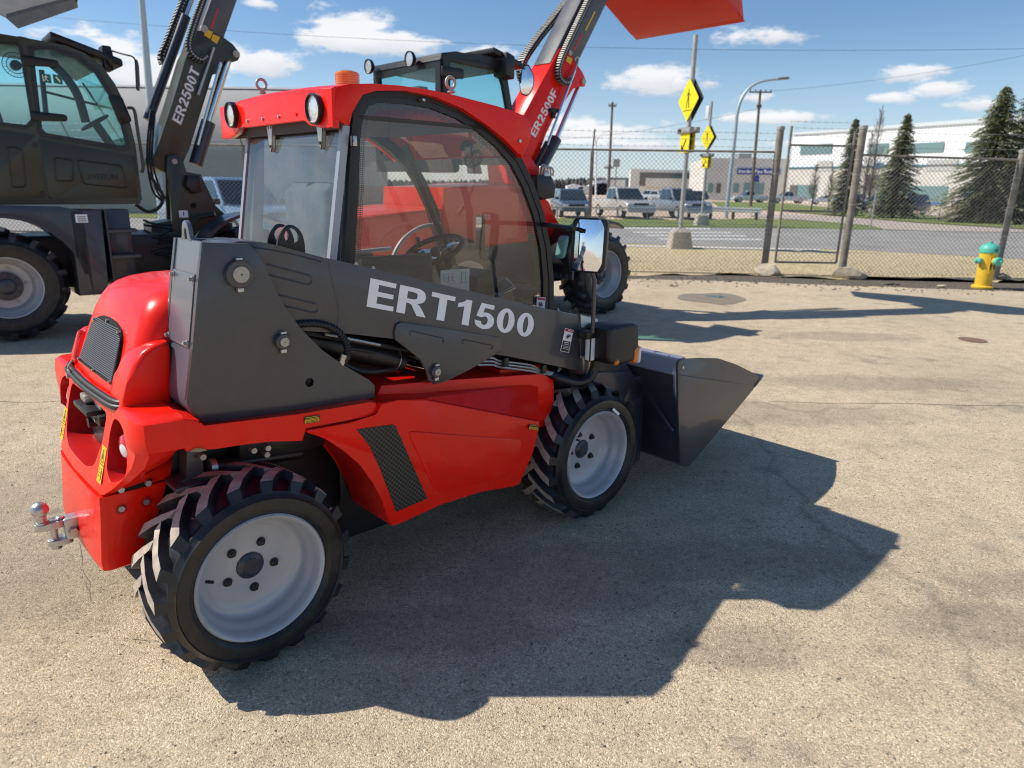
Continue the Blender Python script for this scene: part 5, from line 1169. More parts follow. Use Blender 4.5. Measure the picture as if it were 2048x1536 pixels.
rb1 = [(1047, 232), (1119, 98), (1126, 92), (1136, 100), (1156, 131), (1167, 147), (1173, 163), (1170, 173), (1157, 172), (1146, 176), (1138, 190), (1106, 236), (1092, 268), (1072, 320), (1078, 350), (1060, 352), (1036, 300)]
BR = pr(TR, fR, rb1, yb, yb+.36, 'boom', M['red'])
pbk = lambda px, py, y: SR(px, py, y)
u0 = SR(1140, 60, yb+.03); bd = (SR(1190, 0, yb)-SR(1056, 245, yb)); bd.y = 0; bd.normalize(); bn = Vector((bd.z, 0, -bd.x))
A0 = SR(1085, 190, yb+.02)
q = B(); a1 = SR(1128, 72, yb+.02); top_end = a1+bd*2.0; half = .19
ce = SR(1162, 60, yb+.02)
cen0 = (SR(1118, 90, yb+.02)+SR(1158, 121, yb+.02))/2
lft = [SR(1119, 88, yb+.02), SR(1163, 0, yb+.02)]; rgt = [SR(1158, 121, yb+.02), SR(1216, 0, yb+.02)]
bd2 = ((lft[1]-lft[0]).normalized()+(rgt[1]-rgt[0]).normalized()).normalized()
l_end = lft[1]+bd2*1.35; r_end = rgt[1]+bd2*1.35
q = B(); prism(q, [(p.x, p.z) for p in (lft[0]-bd2*.3, l_end, r_end, rgt[0]-bd2*.3)], yb+.022, yb+.338, .01); IR = obj('inner_boom', q, M['grey'], TR)
tip = (l_end+r_end)/2
q = B(); prism(q, [(tip.x-.12, tip.z-.15), (tip.x+.05, tip.z+.18), (tip.x+.35, tip.z+.05), (tip.x+.55, tip.z-.35), (tip.x+.35, tip.z-.45), (tip.x+.1, tip.z-.2)], yb+.04, yb+.32, .01); obj('boom_head', q, M['grey'], TR)
for pts_, m_ in ((((1189, 22), (1191, 24), (1172, 62), (1170, 60)), M['yellow']), (((1164, 66), (1167, 67), (1148, 102), (1146, 100)), M['labelred'])):
    q = B(); q.faces.new([q.verts.new(SR(px, py, yb+.0185)) for px, py in pts_]); obj('boom_stripe', q, m_, IR, 0)
letters(fR, 'ER2500F', (1071, 275), (1116, 186), (1059, 266), yb-.004, 'boom_lettering', BR, M['white'])
for (a, b, r, n_, m_) in (((1042, 222), (1108, 82), .055, 'extension_cylinder', M['navy']), ((1108, 82), (1150, -10), .022, 'extension_rod', M['chrome'])):
    rod(TR, SR(*a, yb+.42), SR(*b, yb+.42), r, n_, m_)
chain(TR, [SR(1046, 160, yb+.62), SR(1043, 128, yb+.62), SR(1070, 84, yb+.62), SR(1105, 40, yb+.62), SR(1145, -12, yb+.62)], .13, .07, 44)
chain(TR, [SR(1142, 158, yb-.05), SR(1130, 166, yb-.05), SR(1117, 152, yb-.05), SR(1121, 122, yb-.05), SR(1146, 66, yb-.05), SR(1182, -10, yb-.05)], .07, .06, 46)
rod(TR, SR(1156, 176, .80), SR(1108, 288, .80), .034, 'lift_rod', M['chrome']); rod(TR, SR(1112, 278, .80), SR(1068, 360, .80), .082, 'lift_cylinder', M['navy'], 24)
rod(TR, SR(1150, 140, .64), SR(1094, 290, .64), .018, 'steel_pipe', M['chrome']); rod(TR, SR(1094, 285, .66), SR(1066, 340, .66), .035, 'tilt_cylinder', M['black'])
for px, py, r in ((1139, 106, .035), (1166, 163, .04)): p = SR(px, py, yb); rod(TR, p-Vector((0, .02, 0)), p+Vector((0, .02, 0)), r, 'pin', M['pin'])
q = B(); q.faces.new([q.verts.new(SR(px, py, yb-.012)) for px, py in ((1135, 112), (1146, 118), (1141, 129), (1132, 122))]); obj('warning_label', q, M['yellow'], BR, 0)
q = B(); tube(q, catmull([SR(1150, 122, yb-.04), SR(1152, 114, yb-.04), SR(1157, 117, yb-.04), SR(1153, 132, yb-.04), SR(1144, 148, yb-.04), SR(1136, 158, yb-.04)], 5), .012, 8); obj('steel_pipe', q, M['steel'], TR)
q = B(); c = SR(1107, 221, yb-.03); obox(q, c, (.075, 0, 0), (0, .03, 0), (0, 0, .025), 0, .005); obox(q, c-Vector((0, 0, .06)), (.03, 0, 0), (0, .02, 0), (0, 0, .04), 0, .005); obj('pipe_clamp', q, M['black'], TR)
# bucket high in front
b0 = SR(1485, 42, -.12); lipx, lipz = b0.x, b0.z+.04
bpf = [(lipx, lipz), (lipx-.12, lipz+.03), (lipx-.85, lipz+.38), (lipx-1.08, lipz+.62), (lipx-1.12, lipz+.95), (lipx-.85, lipz+1.25), (lipx-.55, lipz+1.35)]
BKR = bpy.data.objects.new('bucket', None); COL.objects.link(BKR); BKR.parent = TR
q = B(); shell(q, bpf, -.12, 1.90, .02); obj('bucket_shell', q, M['red_far'], BKR, 30)
for y0 in (-.135, 1.902): q = B(); prism(q, bpf, y0, y0+.014, .002); obj('bucket_side', q, M['red_far'], BKR)
q = B(); d_ = Vector((.73, 0, -.34)).normalized(); e_ = Vector((lipx, .89, lipz)); obox(q, e_-d_*.05-Vector((0, 0, .016)), d_*.10, (0, 1.02, 0), Vector((-d_.z, 0, d_.x))*.012, 0, .002); obj('cutting_edge', q, M['red_far'], BKR)
for yy in (.35, .75, 1.3): 
    q = B(); obox(q, Vector((lipx-.62, yy, lipz+.262)), d_*.40, (0, .006, 0), Vector((-d_.z, 0, d_.x))*.012); obj('floor_rib', q, M['red_dark'], BKR, 0)
q = B(); prism(q, [(lipx-1.1, lipz+.55), (lipx-1.3, lipz+.6), (tip.x+.3, tip.z-.3), (tip.x+.45, tip.z+.0), (lipx-1.12, lipz+1.0)], .70, 1.1, .01); obj('coupler', q, M['red'], TR)
# front frame, valve block and fender
pr(TR, fR, [(1040, 300), (1062, 315), (1083, 345), (1086, 395), (1098, 404), (1112, 440), (1132, 470), (1138, 505), (1132, 530), (1070, 535), (1050, 420)], .62, 1.30, 'front_frame', M['red'])
pr(TR, fR, [(1074, 350), (1104, 352), (1112, 372), (1110, 396), (1086, 400), (1075, 390)], .45, .62, 'valve_block', M['black'], .02)
q = B(); 
for k in range(4): tube(q, catmull([SR(1078+5*k, 350, .52), SR(1080+6*k, 335, .5), SR(1088+6*k, 330+3*k, .5), SR(1094+4*k, 352, .52)], 5), .012, 6)
obox(q, SR(1090, 352, .5), (.05, 0, 0), (0, .04, 0), (0, 0, .05), 0, .005); obj('hose_bundle', q, M['steel'], TR)
q = B(); zc, xc = .575, .19; R1, R2 = .70, .735; sec = []
for k in range(13):
    a = R(62+k*10); sec.append([(xc+R1*math.cos(a), .0, zc+R1*math.sin(a)), (xc+R1*math.cos(a), .46, zc+R1*math.sin(a)), (xc+R2*math.cos(a), .46, zc+R2*math.sin(a)), (xc+R2*math.cos(a), .0, zc+R2*math.sin(a))])
loft(q, sec)
for yy in (.08, .2, .32):
    loft(q, [[(xc+r*math.cos(R(62+k*10)), y, zc+r*math.sin(R(62+k*10))) for r, y in ((R2-.002, yy), (R2-.002, yy+.035), (R2+.014, yy+.03), (R2+.014, yy+.005))] for k in range(13)])
obj('fender', q, M['navy'], TR, 40)
q = B(); prism(q, [(xc-.75, .62), (xc-.80, .95), (xc-.62, 1.25), (xc-.5, 1.2), (xc-.58, .7)], .02, .45, .02); FL = obj('fender', q, M['black'], TR, 40)
q = B(); obox(q, (xc-.80, .14, .98), (.03, 0, .02), (0, .09, 0), (.03, 0, .14), 0, .03); obj('fender_lamp', q, mat('green_lens', (.18, .40, .34), .2, 0, .5), FL, 50)

# ---- dark olive loader on the left
fD = Frame((-5.4727, 7.4916, 0), 41.0); TD = thing('wheel_loader', 'dark olive telescopic loader with raised boom, standing on the left behind the small one', 'wheel loader', fD.o, fD.a, None)
SD_ = fD.S
for x, y, fl, ro in ((.03, 0, False, .2), (.03, 1.95, True, .5), (2.75, 0, False, .7), (2.75, 1.95, True, .1)): wheel(TD, x, y, .60, fl, ro, 0, PROTO)
q = B(); box(q, -1.2, 2.0, .5, 1.45, .5, 1.1, 0, .03); box(q, 1.9, 3.2, .6, 1.35, .45, .95, 0, .03)
for X in (.03, 2.75): cyl(q, (X, .3, .6), (X, 1.65, .6), .11, 16)
obj('chassis', q, M['black'], TD)
yc = .2
so = [(-90, 58), (0, 68), (60, 78), (130, 91), (168, 106), (203, 132), (229, 168), (252, 215), (270, 290), (283, 398), (278, 408), (-90, 410)]
w1 = [(-80, 84), (30, 90), (38, 96), (62, 238), (52, 250), (-80, 235)]; w2 = [(66, 100), (100, 99), (150, 116), (190, 147), (221, 196), (240, 245), (252, 288), (244, 292), (92, 266), (84, 258)]
ring_plate(TD, fD, so, [w1, w2], yc, .05, 'cab_side', M['olive'])
ring_plate(TD, fD, [(-84, 78), (34, 84), (46, 96), (70, 248), (56, 258), (-84, 243)], [w1], yc-.030, .012, 'window_seal', M['black'])
ring_plate(TD, fD, [(56, 92), (104, 92), (156, 109), (197, 141), (228, 192), (248, 243), (262, 298), (250, 303), (82, 274), (76, 262)], [w2], yc-.030, .012, 'door_frame', M['black'])
pane(TD, fD, [(-82, 82), (33, 88), (41, 96), (66, 240), (55, 253), (-82, 238)], yc+.01, M['teal']); pane(TD, fD, [(62, 97), (102, 96), (153, 113), (193, 145), (224, 194), (243, 243), (256, 291), (246, 296), (88, 270), (80, 260)], yc+.01, M['teal'])
ring_plate(TD, fD, so, [w1, w2], 1.62, .04, 'cab_side', M['olive'])
sx_p = fD.xz(so, yc)
q = B(); rc = sx_p[:11]
loft(q, [[(x, yc+.026, z), (x, 1.594, z), (x-.012, 1.594, z-.03), (x-.012, yc+.026, z-.03)] for x, z in rc[:6]]); obj('cab_roof', q, M['olive'], TD, 40)
q = B(); va = [q.verts.new((x-.02, yc+.03, z)) for x, z in rc[5:]]; vb_ = [q.verts.new((x-.02, 1.59, z)) for x, z in rc[5:]]
for i in range(len(va)-1): q.faces.new((va[i], va[i+1], vb_[i+1], vb_[i]))
obj('windscreen', q, M['teal'], TD, 60)
pdoor = rnd2(fD.xz([(78, 277), (270, 312), (277, 396), (98, 398)], yc-.03), .03)
q = B(); prism(q, pdoor, yc-.035, yc-.0255, .006); DD = obj('door_panel', q, M['olive'], TD)
pq = rnd2(fD.xz([(-40, 252), (70, 270), (90, 396), (-40, 394)], yc-.03), .03); q = B(); prism(q, pq, yc-.035, yc-.0255, .006); DP = obj('body_panel', q, M['olive'], TD)
def pressing(poly, par, r=.04):
    q = B(); o = rnd2(fD.xz(poly, yc-.04), r); pts = [Vector((x, yc-.038, z)) for x, z in o]; pts.append(pts[0]); tube(q, pts, .008, 6, 0, False); obj('pressed_line', q, M['olive'], par, 60)
pressing([(107, 315), (146, 320), (146, 362), (112, 362)], DD); pressing([(155, 320), (245, 332), (255, 372), (250, 376), (168, 368), (156, 330)], DD); pressing([(14, 292), (44, 298), (52, 374), (24, 375)], DP)
bmt = plain_text('EVERUN', .085, .002); p = SD_(206, 354, yc-.038); place(bmt, p, Vector((1, 0, 0)), Vector((0, 0, 1)), Vector((0, -1, 0))); obj('door_lettering', bmt, M['black'], DD, 0)
for px, py in ((70, 290), (86, 387)):
    p = SD_(px, py, yc-.036); rod(TD, p-Vector((0, .006, 0)), p+Vector((0, .004, 0)), .028, 'panel_plug', M['black'])
for px, py, l in ((80, 124, .17), (98, 234, .17)):
    q = B(); p = SD_(px, py, yc-.05); prism(q, rnd2([(p.x-l, p.z-.05), (p.x+l, p.z-.035), (p.x+l, p.z+.035), (p.x-l, p.z+.05)], .04), yc-.07, yc-.037, .01); obj('door_hinge', q, M['plastic'], TD, 50)
q = B(); p = SD_(236, 219, yc-.04); prism(q, rnd2([(p.x-.09, p.z+.14), (p.x+.05, p.z+.15), (p.x+.13, p.z-.12), (p.x, p.z-.17)], .03), yc-.06, yc-.03, .008); obj('door_latch', q, M['plastic'], TD, 50)
q = B(); tube(q, catmull([SD_(255, 216, yc-.1), SD_(268, 220, yc-.1), SD_(275, 260, yc-.1), SD_(286, 330, yc-.1), SD_(283, 345, yc-.08)], 5), .018, 10); obj('handrail', q, M['olive'], TD)
q = B(); obox(q, SD_(165, 105, .5), (.34, 0, -.10), (0, .28, 0), (0, 0, .04), 0, .02); obox(q, SD_(212, 118, .35), (.05, 0, 0), (0, .1, 0), (0, 0, .13), 0, .02); cyl(q, SD_(48, 76, .4), SD_(48, 84, .4), .06, 14); obj('roof_bracket', q, M['black'], TD)
lamp(TD, SD_(219, 120, .3), Vector((-1, .0, .1)), .10)
q = B(); tube(q, catmull([SD_(218, 100, .35), SD_(245, 108, .1), SD_(266, 114, .0), SD_(272, 128, -.02), SD_(275, 140, -.02)], 5), .009, 8); obj('mirror_arm', q, M['black'], TD)
q = B(); c = SD_(269, 150, -.02); loft(q, [[c+Vector((.02*s+d, .0, 0))+Vector((.35, .93, 0)).normalized()*x*s+Vector((.07*z, 0, z))*s for x, z in rnd2([(-.10, -.16), (.10, -.16), (.10, .16), (-.10, .16)], .05)] for s, d in ((.7, .03), (1, .015), (1, 0))]); obj('mirror', q, M['black'], TD)
p = SD_(96, 82, .9); eyebolt(p-Vector((0, 0, .05)), TD)
# things inside the cab
q = B(); prism(q, [(.30, 1.55), (.75, 1.62), (.78, 1.75), (.40, 1.75), (.30, 2.45), (.16, 2.5), (.12, 1.6)], .65, 1.15, .04); obj('seat', q, M['seat'], TD, 50)
q = B(); p0 = SD_(190, 245, .75); tube(q, [p0+Vector((.17*math.cos(t)*.8, .17*math.sin(t), .17*math.cos(t)*.5)) for t in [i*math.pi/12 for i in range(25)]], .018, 8, 0, False); cyl(q, p0, p0+Vector((.25, 0, -.45)), .05, 12); obox(q, p0+Vector((.3, .2, -.35)), (.1, 0, .05), (0, .12, 0), (0, 0, .1), 0, .03); obj('steering_wheel', q, M['black'], TD, 50)
q = B(); tube(q, catmull([SD_(100, 125, 1.0), SD_(128, 150, 1.0), SD_(155, 190, 1.0), SD_(172, 245, 1.0)], 5), .05, 8); cyl(q, SD_(83, 140, 1.4), SD_(92, 228, 1.4), .03, 8); cyl(q, SD_(88, 183, 1.4), SD_(225, 218, 1.4), .015, 8); cyl(q, SD_(165, 165, 1.4), SD_(245, 285, 1.4), .012, 8); obj('cab_pillar', q, M['black'], TD, 50)
q = B(); fcn = SD_(32, 130, .9); 
for r in (.13, .09, .05): tube(q, [fcn+Vector((r*math.cos(t), 0, r*math.sin(t))) for t in [i*math.pi/12 for i in range(25)]], .004, 4, 0, False)
for k in range(24): a = k*math.pi/12; tube(q, [fcn, fcn+Vector((.13*math.cos(a), 0, .13*math.sin(a)))], .002, 4)
cyl(q, fcn, fcn+Vector((0, .12, 0)), .05, 12); obj('fan', q, M['black'], TD, 50)
p = SD_(103, 157, yc+.004)
bmx = B(); grn = mat('exit_green', (.0, .16, .09), .4)
for k, x0 in enumerate((0, .105)):
    vs = [bmx.verts.new((p.x+x0+u-.09, yc+.002, p.z+v)) for u, v in ((0, -.045), (.085, -.052), (.085, .038), (0, .045))]; bmx.faces.new(vs)
def spoly(pts, x0, mi):
    f = bmx.faces.new([bmx.verts.new((p.x-.09+x0+u, yc-.001, p.z-.045+v)) for u, v in pts]); f.material_index = mi
spoly([(.036, .066), (.046, .066), (.046, .076), (.036, .076)], 0, 1); spoly([(.030, .036), (.042, .036), (.048, .064), (.034, .064)], 0, 1); spoly([(.030, .036), (.036, .036), (.026, .012), (.018, .014)], 0, 1); spoly([(.036, .036), (.042, .036), (.060, .016), (.052, .012)], 0, 1); spoly([(.034, .060), (.034, .052), (.018, .046), (.016, .052)], 0, 1); spoly([(.046, .060), (.046, .052), (.062, .050), (.062, .056)], 0, 1); spoly([(.006, .008), (.014, .008), (.014, .078), (.006, .078)], 0, 1)
spoly([(.02, .062), (.034, .07), (.068, .022), (.058, .012)], .105, 1)
obj('exit_sticker', bmx, [grn, M['white']], TD, 0, False)
# chassis sides: fender, tank with steps
q = B(); zc, xc = .60, .03; sec = []
for k in range(17):
    a = R(8+k*11); sec.append([(xc+r*math.cos(a), y, zc+r*math.sin(a)) for r, y in ((.74, -.02), (.74, .5), (.78, .5), (.78, -.02))])
loft(q, sec); obj('fender', q, M['navy'], TD, 40)
fp = fD.xz([(-60, 410), (112, 411), (128, 420), (146, 448), (148, 470), (162, 592), (150, 590)], -.0)
q = B(); arc = [(xc+.775*math.cos(R(a)), zc+.775*math.sin(R(a))) for a in range(0, 100, 8)]
top_ = fD.xz([(150, 422), (118, 413), (-30, 410)], 0)
q = B(); prism(q, [(xc+.80, .45), (xc+.80, top_[0][1])]+[top_[1], (xc+.0, top_[2][1])]+[(x, z) for x, z in arc[::-1]], -.02, .01, .003); obj('fender_side', q, M['navy'], TD)
pr(TD, fD, [(138, 420), (204, 420), (216, 560), (216, 588), (160, 592)], -.02, .5, 'tank', M['grey'], .015)
q = B(); p = SD_(163, 437, -.022); box(q, p.x-.06, p.x+.06, -.026, -.0215, p.z-.045, p.z+.045); 
for k in range(3): box(q, p.x-.04, p.x+.045, -.0285, -.0265, p.z-.03+.022*k, p.z-.022+.022*k, 1)
obj('data_label', q, [M['white'], M['ink']], TD, 0)
q = B(); sb0 = SD_(205, 420, 0.); sb1 = SD_(282, 560, 0.)
box(q, sb0.x+.03, sb1.x, .16, .5, sb1.z-.1, sb0.z, 0, .01)
box(q, sb0.x+.01, sb0.x+.03, -.02, .5, sb1.z-.1, sb0.z, 0, .003)
ST = obj('step_box', q, M['navy'], TD)
for z_ in (SD_(215, 460, 0).z, SD_(222, 512, 0).z):
    q = B(); box(q, sb0.x+.03, sb1.x+.03, -.02, .16, z_-.03, z_, 0, .004)
    for k in range(16): box(q, sb0.x+.04+k*(sb1.x-sb0.x-.02)/16, sb0.x+.05+k*(sb1.x-sb0.x-.02)/16, -.02, .1, z_, z_+.012)
    obj('step', q, M['grey'], ST)
q = B(); 
for k in range(9):
    t = random.uniform(0, 1); pts_ = [SD_(274+random.uniform(0, 15), 440+k*10, .5+.05*k), SD_(310+random.uniform(-10, 10), 445+k*9+random.uniform(-10, 10), .5), SD_(345, 445+k*9+random.uniform(-15, 15), .5)]
    tube(q, catmull(pts_, 4), .016, 6)
obj('hose_bundle', q, M['black'], TD)
# front frame with the boom pivot
yb = .74
pr(TD, fD, [(334, 312), (352, 308), (366, 318), (372, 345), (402, 349), (402, 384), (410, 386), (432, 412), (452, 430), (470, 470), (472, 575), (338, 575), (345, 470), (342, 400), (332, 345)], yb-.05, yb+.0, 'pivot_plate', M['olive'])
pr(TD, fD, [(330, 312), (352, 308), (372, 345), (402, 349), (432, 412), (470, 470), (472, 575), (338, 575)], yb+.40, yb+.45, 'pivot_plate', M['olive'])
pr(TD, fD, [(303, 448), (345, 440), (465, 446), (472, 575), (300, 575)], yb+.02, yb+.40, 'front_frame', M['olive'])
for px, py, r in ((349, 323, .035), (387, 411, .035)): p = SD_(px, py, yb-.05); rod(TD, p-Vector((0, .012, 0)), p+Vector((0, .004, 0)), r, 'pin', M['pin'] if py < 400 else M['deep'])
q = B(); p = SD_(367, 428, yb-.052); box(q, p.x-.055, p.x+.055, yb-.055, yb-.0505, p.z-.045, p.z+.045); box(q, p.x-.006, p.x+.006, yb-.057, yb-.0552, p.z-.02, p.z+.03, 1); obj('lifting_point_label', q, [M['white'], M['ink']], TD, 0)
pr(TD, fD, [(375, 350), (400, 352), (405, 384), (390, 388), (372, 372)], yb-.16, yb-.055, 'valve_block', M['black'], .02)
q = B()
for k in range(3): tube(q, catmull([SD_(302+4*k, 220, .7), SD_(296+5*k, 270, .62), SD_(295+5*k, 325, .6), SD_(305+8*k, 380, .6), SD_(322+6*k, 400, .6)], 6), .013, 8)
obj('hydraulic_hose', q, M['plastic'], TD)
q = B(); tube(q, catmull([SD_(298, 345, .5), SD_(312, 370, .48), SD_(326, 392, .48), SD_(318, 415, .48), SD_(295, 423, .48), SD_(270, 408, .45)], 6), .02, 10); obj('hydraulic_hose', q, M['plastic'], TD)
db = [(302, 330), (345, 205), (372, 115), (380, 100), (392, 60), (430, 66), (449, 76), (466, 88), (477, 102), (481, 112), (476, 121), (466, 122), (452, 119), (444, 122), (434, 147), (424, 147), (378, 300), (362, 335), (330, 345)]
DB = pr(TD, fD, db, yb, yb+.38, 'boom', M['olive'])
lf = [SD_(397, 68, yb+.02), SD_(423, 0, yb+.02)]; rg_ = [SD_(448, 76, yb+.02), SD_(473, 0, yb+.02)]; dd = ((lf[1]-lf[0]).normalized()+(rg_[1]-rg_[0]).normalized()).normalized()
q = B(); prism(q, [(p.x, p.z) for p in (lf[0]-dd*.4, lf[1]+dd*1.6, rg_[1]+dd*1.6, rg_[0]-dd*.4)], yb+.022, yb+.36, .01); ID = obj('inner_boom', q, M['grey'], TD)
q = B(); q.faces.new([q.verts.new(SD_(px, py, yb+.0185)) for px, py in ((434, 18), (438, 16), (425, 58), (420, 58))]); obj('boom_stripe', q, M['labelred'], ID, 0)
letters(fD, 'ER2500T', (362, 250), (400, 143), (344, 239), yb-.004, 'boom_lettering', DB, M['white'])
rod(TD, SD_(296, 240, yb+.52), SD_(372, 32, yb+.52), .062, 'extension_cylinder', M['navy']); rod(TD, SD_(372, 32, yb+.52), SD_(390, -16, yb+.52), .03, 'extension_rod', M['chrome'])
chain(TD, [SD_(328, 128, yb+.62), SD_(324, 112, yb+.62), SD_(334, 88, yb+.62), SD_(352, 42, yb+.62), SD_(374, -14, yb+.62)], .14, .08, 22)
chain(TD, [SD_(414, 112, yb-.05), SD_(402, 120, yb-.05), SD_(384, 108, yb-.05), SD_(378, 88, yb-.05), SD_(388, 50, yb-.05), SD_(410, -12, yb-.05)], .07, .07, 30)
rod(TD, SD_(455, 122, .85), SD_(415, 248, .85), .05, 'lift_rod', M['chrome']); rod(TD, SD_(417, 244, .85), SD_(391, 330, .85), .09, 'lift_cylinder', M['navy'], 24); rod(TD, SD_(441, 125, .62), SD_(395, 290, .62), .018, 'steel_pipe', M['chrome'])
rod(TD, SD_(428, 95, yb-.06), SD_(396, 190, yb-.06), .016, 'steel_pipe', M['steel'])
for px, py, r in ((408, 58, .045), (472, 108, .045)): p = SD_(px, py, yb); rod(TD, p-Vector((0, .02, 0)), p+Vector((0, .02, 0)), r, 'pin', M['pin'])
for pts_ in (((412, 58), (426, 64), (420, 78), (408, 70)), ((426, 68), (440, 74), (434, 88), (422, 80))):
    q = B(); q.faces.new([q.verts.new(SD_(px, py, yb-.006)) for px, py in pts_]); obj('warning_label', q, M['yellow'], DB, 0)
q = B(); zc, xc = .60, 2.75; sec = []
for k in range(13):
    a = R(50+k*11); sec.append([(xc+r*math.cos(a), y, zc+r*math.sin(a)) for r, y in ((.72, .0), (.72, .48), (.76, .48), (.76, .0))])
loft(q, sec); obj('fender', q, M['navy'], TD, 40)
q = B(); cyl(q, SD_(397, 434, .5), SD_(430, 428, .4), .03, 10); obj('fender_stay', q, M['black'], TD)
# ---- bucket of a further machine, upper left
fU = Frame((WY(90, 50, 7.6).x, 7.6, 0), 41); 
TU = thing('loader_bucket', 'brownish grey raised bucket of another machine in the top left corner', 'bucket', (0, 0, 0))
u = [WY(px, py, Y) for px, py, Y in ((36, 57, 7.2), (153, 16, 7.8), (143, -8, 7.9), (128, -30, 7.9), (-5, 22, 7.2), (-120, -20, 6.9))]
bu = mat('bucket_paint', (.16, .145, .125), .5, 0, .1, 6, .15)
q = B(); a, b, c, d = u[0], u[1], u[3], u[4]; up = Vector((0, .1, .02))
def quadsolid(bm, ps, off):
    lo_ = [bm.verts.new(p) for p in ps]; hi_ = [bm.verts.new(Vector(p)+off) for p in ps]; bm.faces.new(lo_); bm.faces.new(hi_[::-1])
    for i in range(len(ps)): bm.faces.new((lo_[i], lo_[(i+1) % len(ps)], hi_[(i+1) % len(ps)], hi_[i]))
quadsolid(q, [WY(36, 57, 7.2), WY(153, 16, 7.8), WY(150, -2, 7.8), WY(12, 36, 7.2)], Vector((0, .03, .01))); obj('cutting_edge', q, mat('bucket_edge', (.26, .23, .18), .6, 0, 0, 8, .15), TU)
q = B(); quadsolid(q, [WY(12, 36, 7.2), WY(150, -2, 7.8), WY(100, -60, 8.3), WY(-80, -40, 7.6), WY(-60, 0, 7.2)], Vector((0, .02, .04))); obj('bucket_floor', q, bu, TU)
q = B(); quadsolid(q, [WY(150, -2, 7.8), WY(155, 4, 7.8), WY(160, -60, 8.2), WY(100, -60, 8.3)], Vector((-.02, .02, .0))); obj('bucket_side', q, bu, TU)
q = B(); tube(q, [WY(-60, -20, 7.6), WY(-200, 60, 8.2), WY(-420, 330, 9.0)], .16, 10); obj('boom', q, M['olive'], TU)
# ================================================================== fence, street and distance
YF0 = 15.35
def fline(px, py): return G(px, py)
PA = G(1527, 548); PB = G(1682, 553); PC = G(1990, 556)
for P_ in (PA, PB, PC): P_.z = 0
galv = M['galv']; postm = M['postm']
def wires(bm, a, b, z0, z1, pitch, r):
    """chain link: two families of diagonal wires between a and b"""
    a = Vector((a[0], a[1], 0)); b = Vector((b[0], b[1], 0)); L_ = (b-a).length; d = (b-a)/L_; h = z1-z0; nrm = Vector((-d.y, d.x, 0)); 
    k = -h
    while k < L_:
        for s in (1, -1):
            x0, x1 = k, k+h
            za, zb = (z0, z1) if s == 1 else (z1, z0)
            c0, c1 = max(0, x0), min(L_, x1)
            if c1 > c0:
                t0, t1 = (c0-x0)/h, (c1-x0)/h
                p = a+d*c0+Vector((0, 0, za+(zb-za)*t0)); q_ = a+d*c1+Vector((0, 0, za+(zb-za)*t1)); dr = (q_-p).normalized(); n1 = dr.cross(nrm).normalized()*r; off = nrm*(r*s*1.2)
                A_ = [bm.verts.new(p+off+v) for v in (n1, -n1*.5+nrm*r*.87, -n1*.5-nrm*r*.87)]; B_ = [bm.verts.new(q_+off+v) for v in (n1, -n1*.5+nrm*r*.87, -n1*.5-nrm*r*.87)]
                for i in range(3): bm.faces.new((A_[i], A_[(i+1) % 3], B_[(i+1) % 3], B_[i]))
        k += pitch
wm = mat('fence_wire', (.30, .29, .27), .6, .3)
FN = thing('chain_link_fence', 'long chain link fence with barbed wire behind the machines, left of the gate', 'fence')
LEFT = Vector((-22, 16.4, 0)); d_ = (PA-LEFT).normalized()
HT_ = 2.50
q = B(); wires(q, LEFT, PA, .04, HT_, .095, .0036); obj('wire_mesh', q, wm, FN, 0)
q = B(); cyl(q, LEFT+Vector((0, 0, HT_)), PA+Vector((0, 0, HT_+.04)), .024, 10); obj('top_rail', q, M['postm'], FN)
def fpost(root, p, h, r=.036, arm=True, lean=(0, 0)):
    q = B(); cyl(q, p, p+Vector((lean[0], lean[1], h)), r, 14)
    if arm: cyl(q, p+Vector((0, 0, h)), p+Vector((.0, -.28, h+.42)), .016, 8)
    return obj('fence_post', q, M['postm'], root, 40)
px_ = G(1186, 1000).x
xs_ = [1.62-3.75*k for k in range(0, 7)]
for x in xs_:
    t = (x-LEFT.x)/(PA.x-LEFT.x); fpost(FN, LEFT.lerp(PA, t), HT_)
def barbs(root, a, b, z, y=0., n=None):
    q = B(); a = Vector(a); b = Vector(b); L_ = (b-a).length; n_ = max(3, int(L_/.8)); pts = [a.lerp(b, k/n_)+Vector((0, y, z-.018*math.sin(math.pi*((k % 4)/4)))) for k in range(n_+1)]
    tube(q, pts, .0028, 4); d = (b-a).normalized(); s = .0
    while s < L_:
        p = a+d*s+Vector((0, y, z-.009)); tube(q, [p-Vector((.008, 0, .022)), p+Vector((.008, 0, .022))], .0022, 3); tube(q, [p-Vector((.008, 0, -.022)), p+Vector((.008, 0, -.022))], .0022, 3); s += .14
    return obj('barbed_wire', q, M['galv'], root, 0)
for k, (z, y) in enumerate(((HT_+.13, -.09), (HT_+.27, -.18), (HT_+.40, -.27))): barbs(FN, LEFT, PA, z, y)
q = B(); cyl(q, LEFT+Vector((0, 0, 1.05)), PA+Vector((0, 0, 1.05)), .004, 6); obj('tension_wire', q, M['galv'], FN)
F2 = thing('chain_link_fence', 'chain link fence with leaning posts right of the gate, behind the hydrant', 'fence')
RGT = PC+(PC-PB).normalized()*7
q = B(); wires(q, PB, RGT, .04, 2.46, .095, .0036); obj('wire_mesh', q, wm, F2, 0)
q = B(); cyl(q, PB+Vector((0, 0, 2.5)), PC+Vector((0, 0, 2.46)), .024, 10); obj('top_rail', q, M['postm'], F2)
q = B(); cyl(q, PC+Vector((0, 0, 2.46)), RGT+Vector((0, 0, 2.46)), .024, 10); obj('top_rail', q, M['postm'], F2)
for k, z in enumerate((2.66, 2.80, 2.94)): barbs(F2, PB, RGT, z, -.06*(k+1))
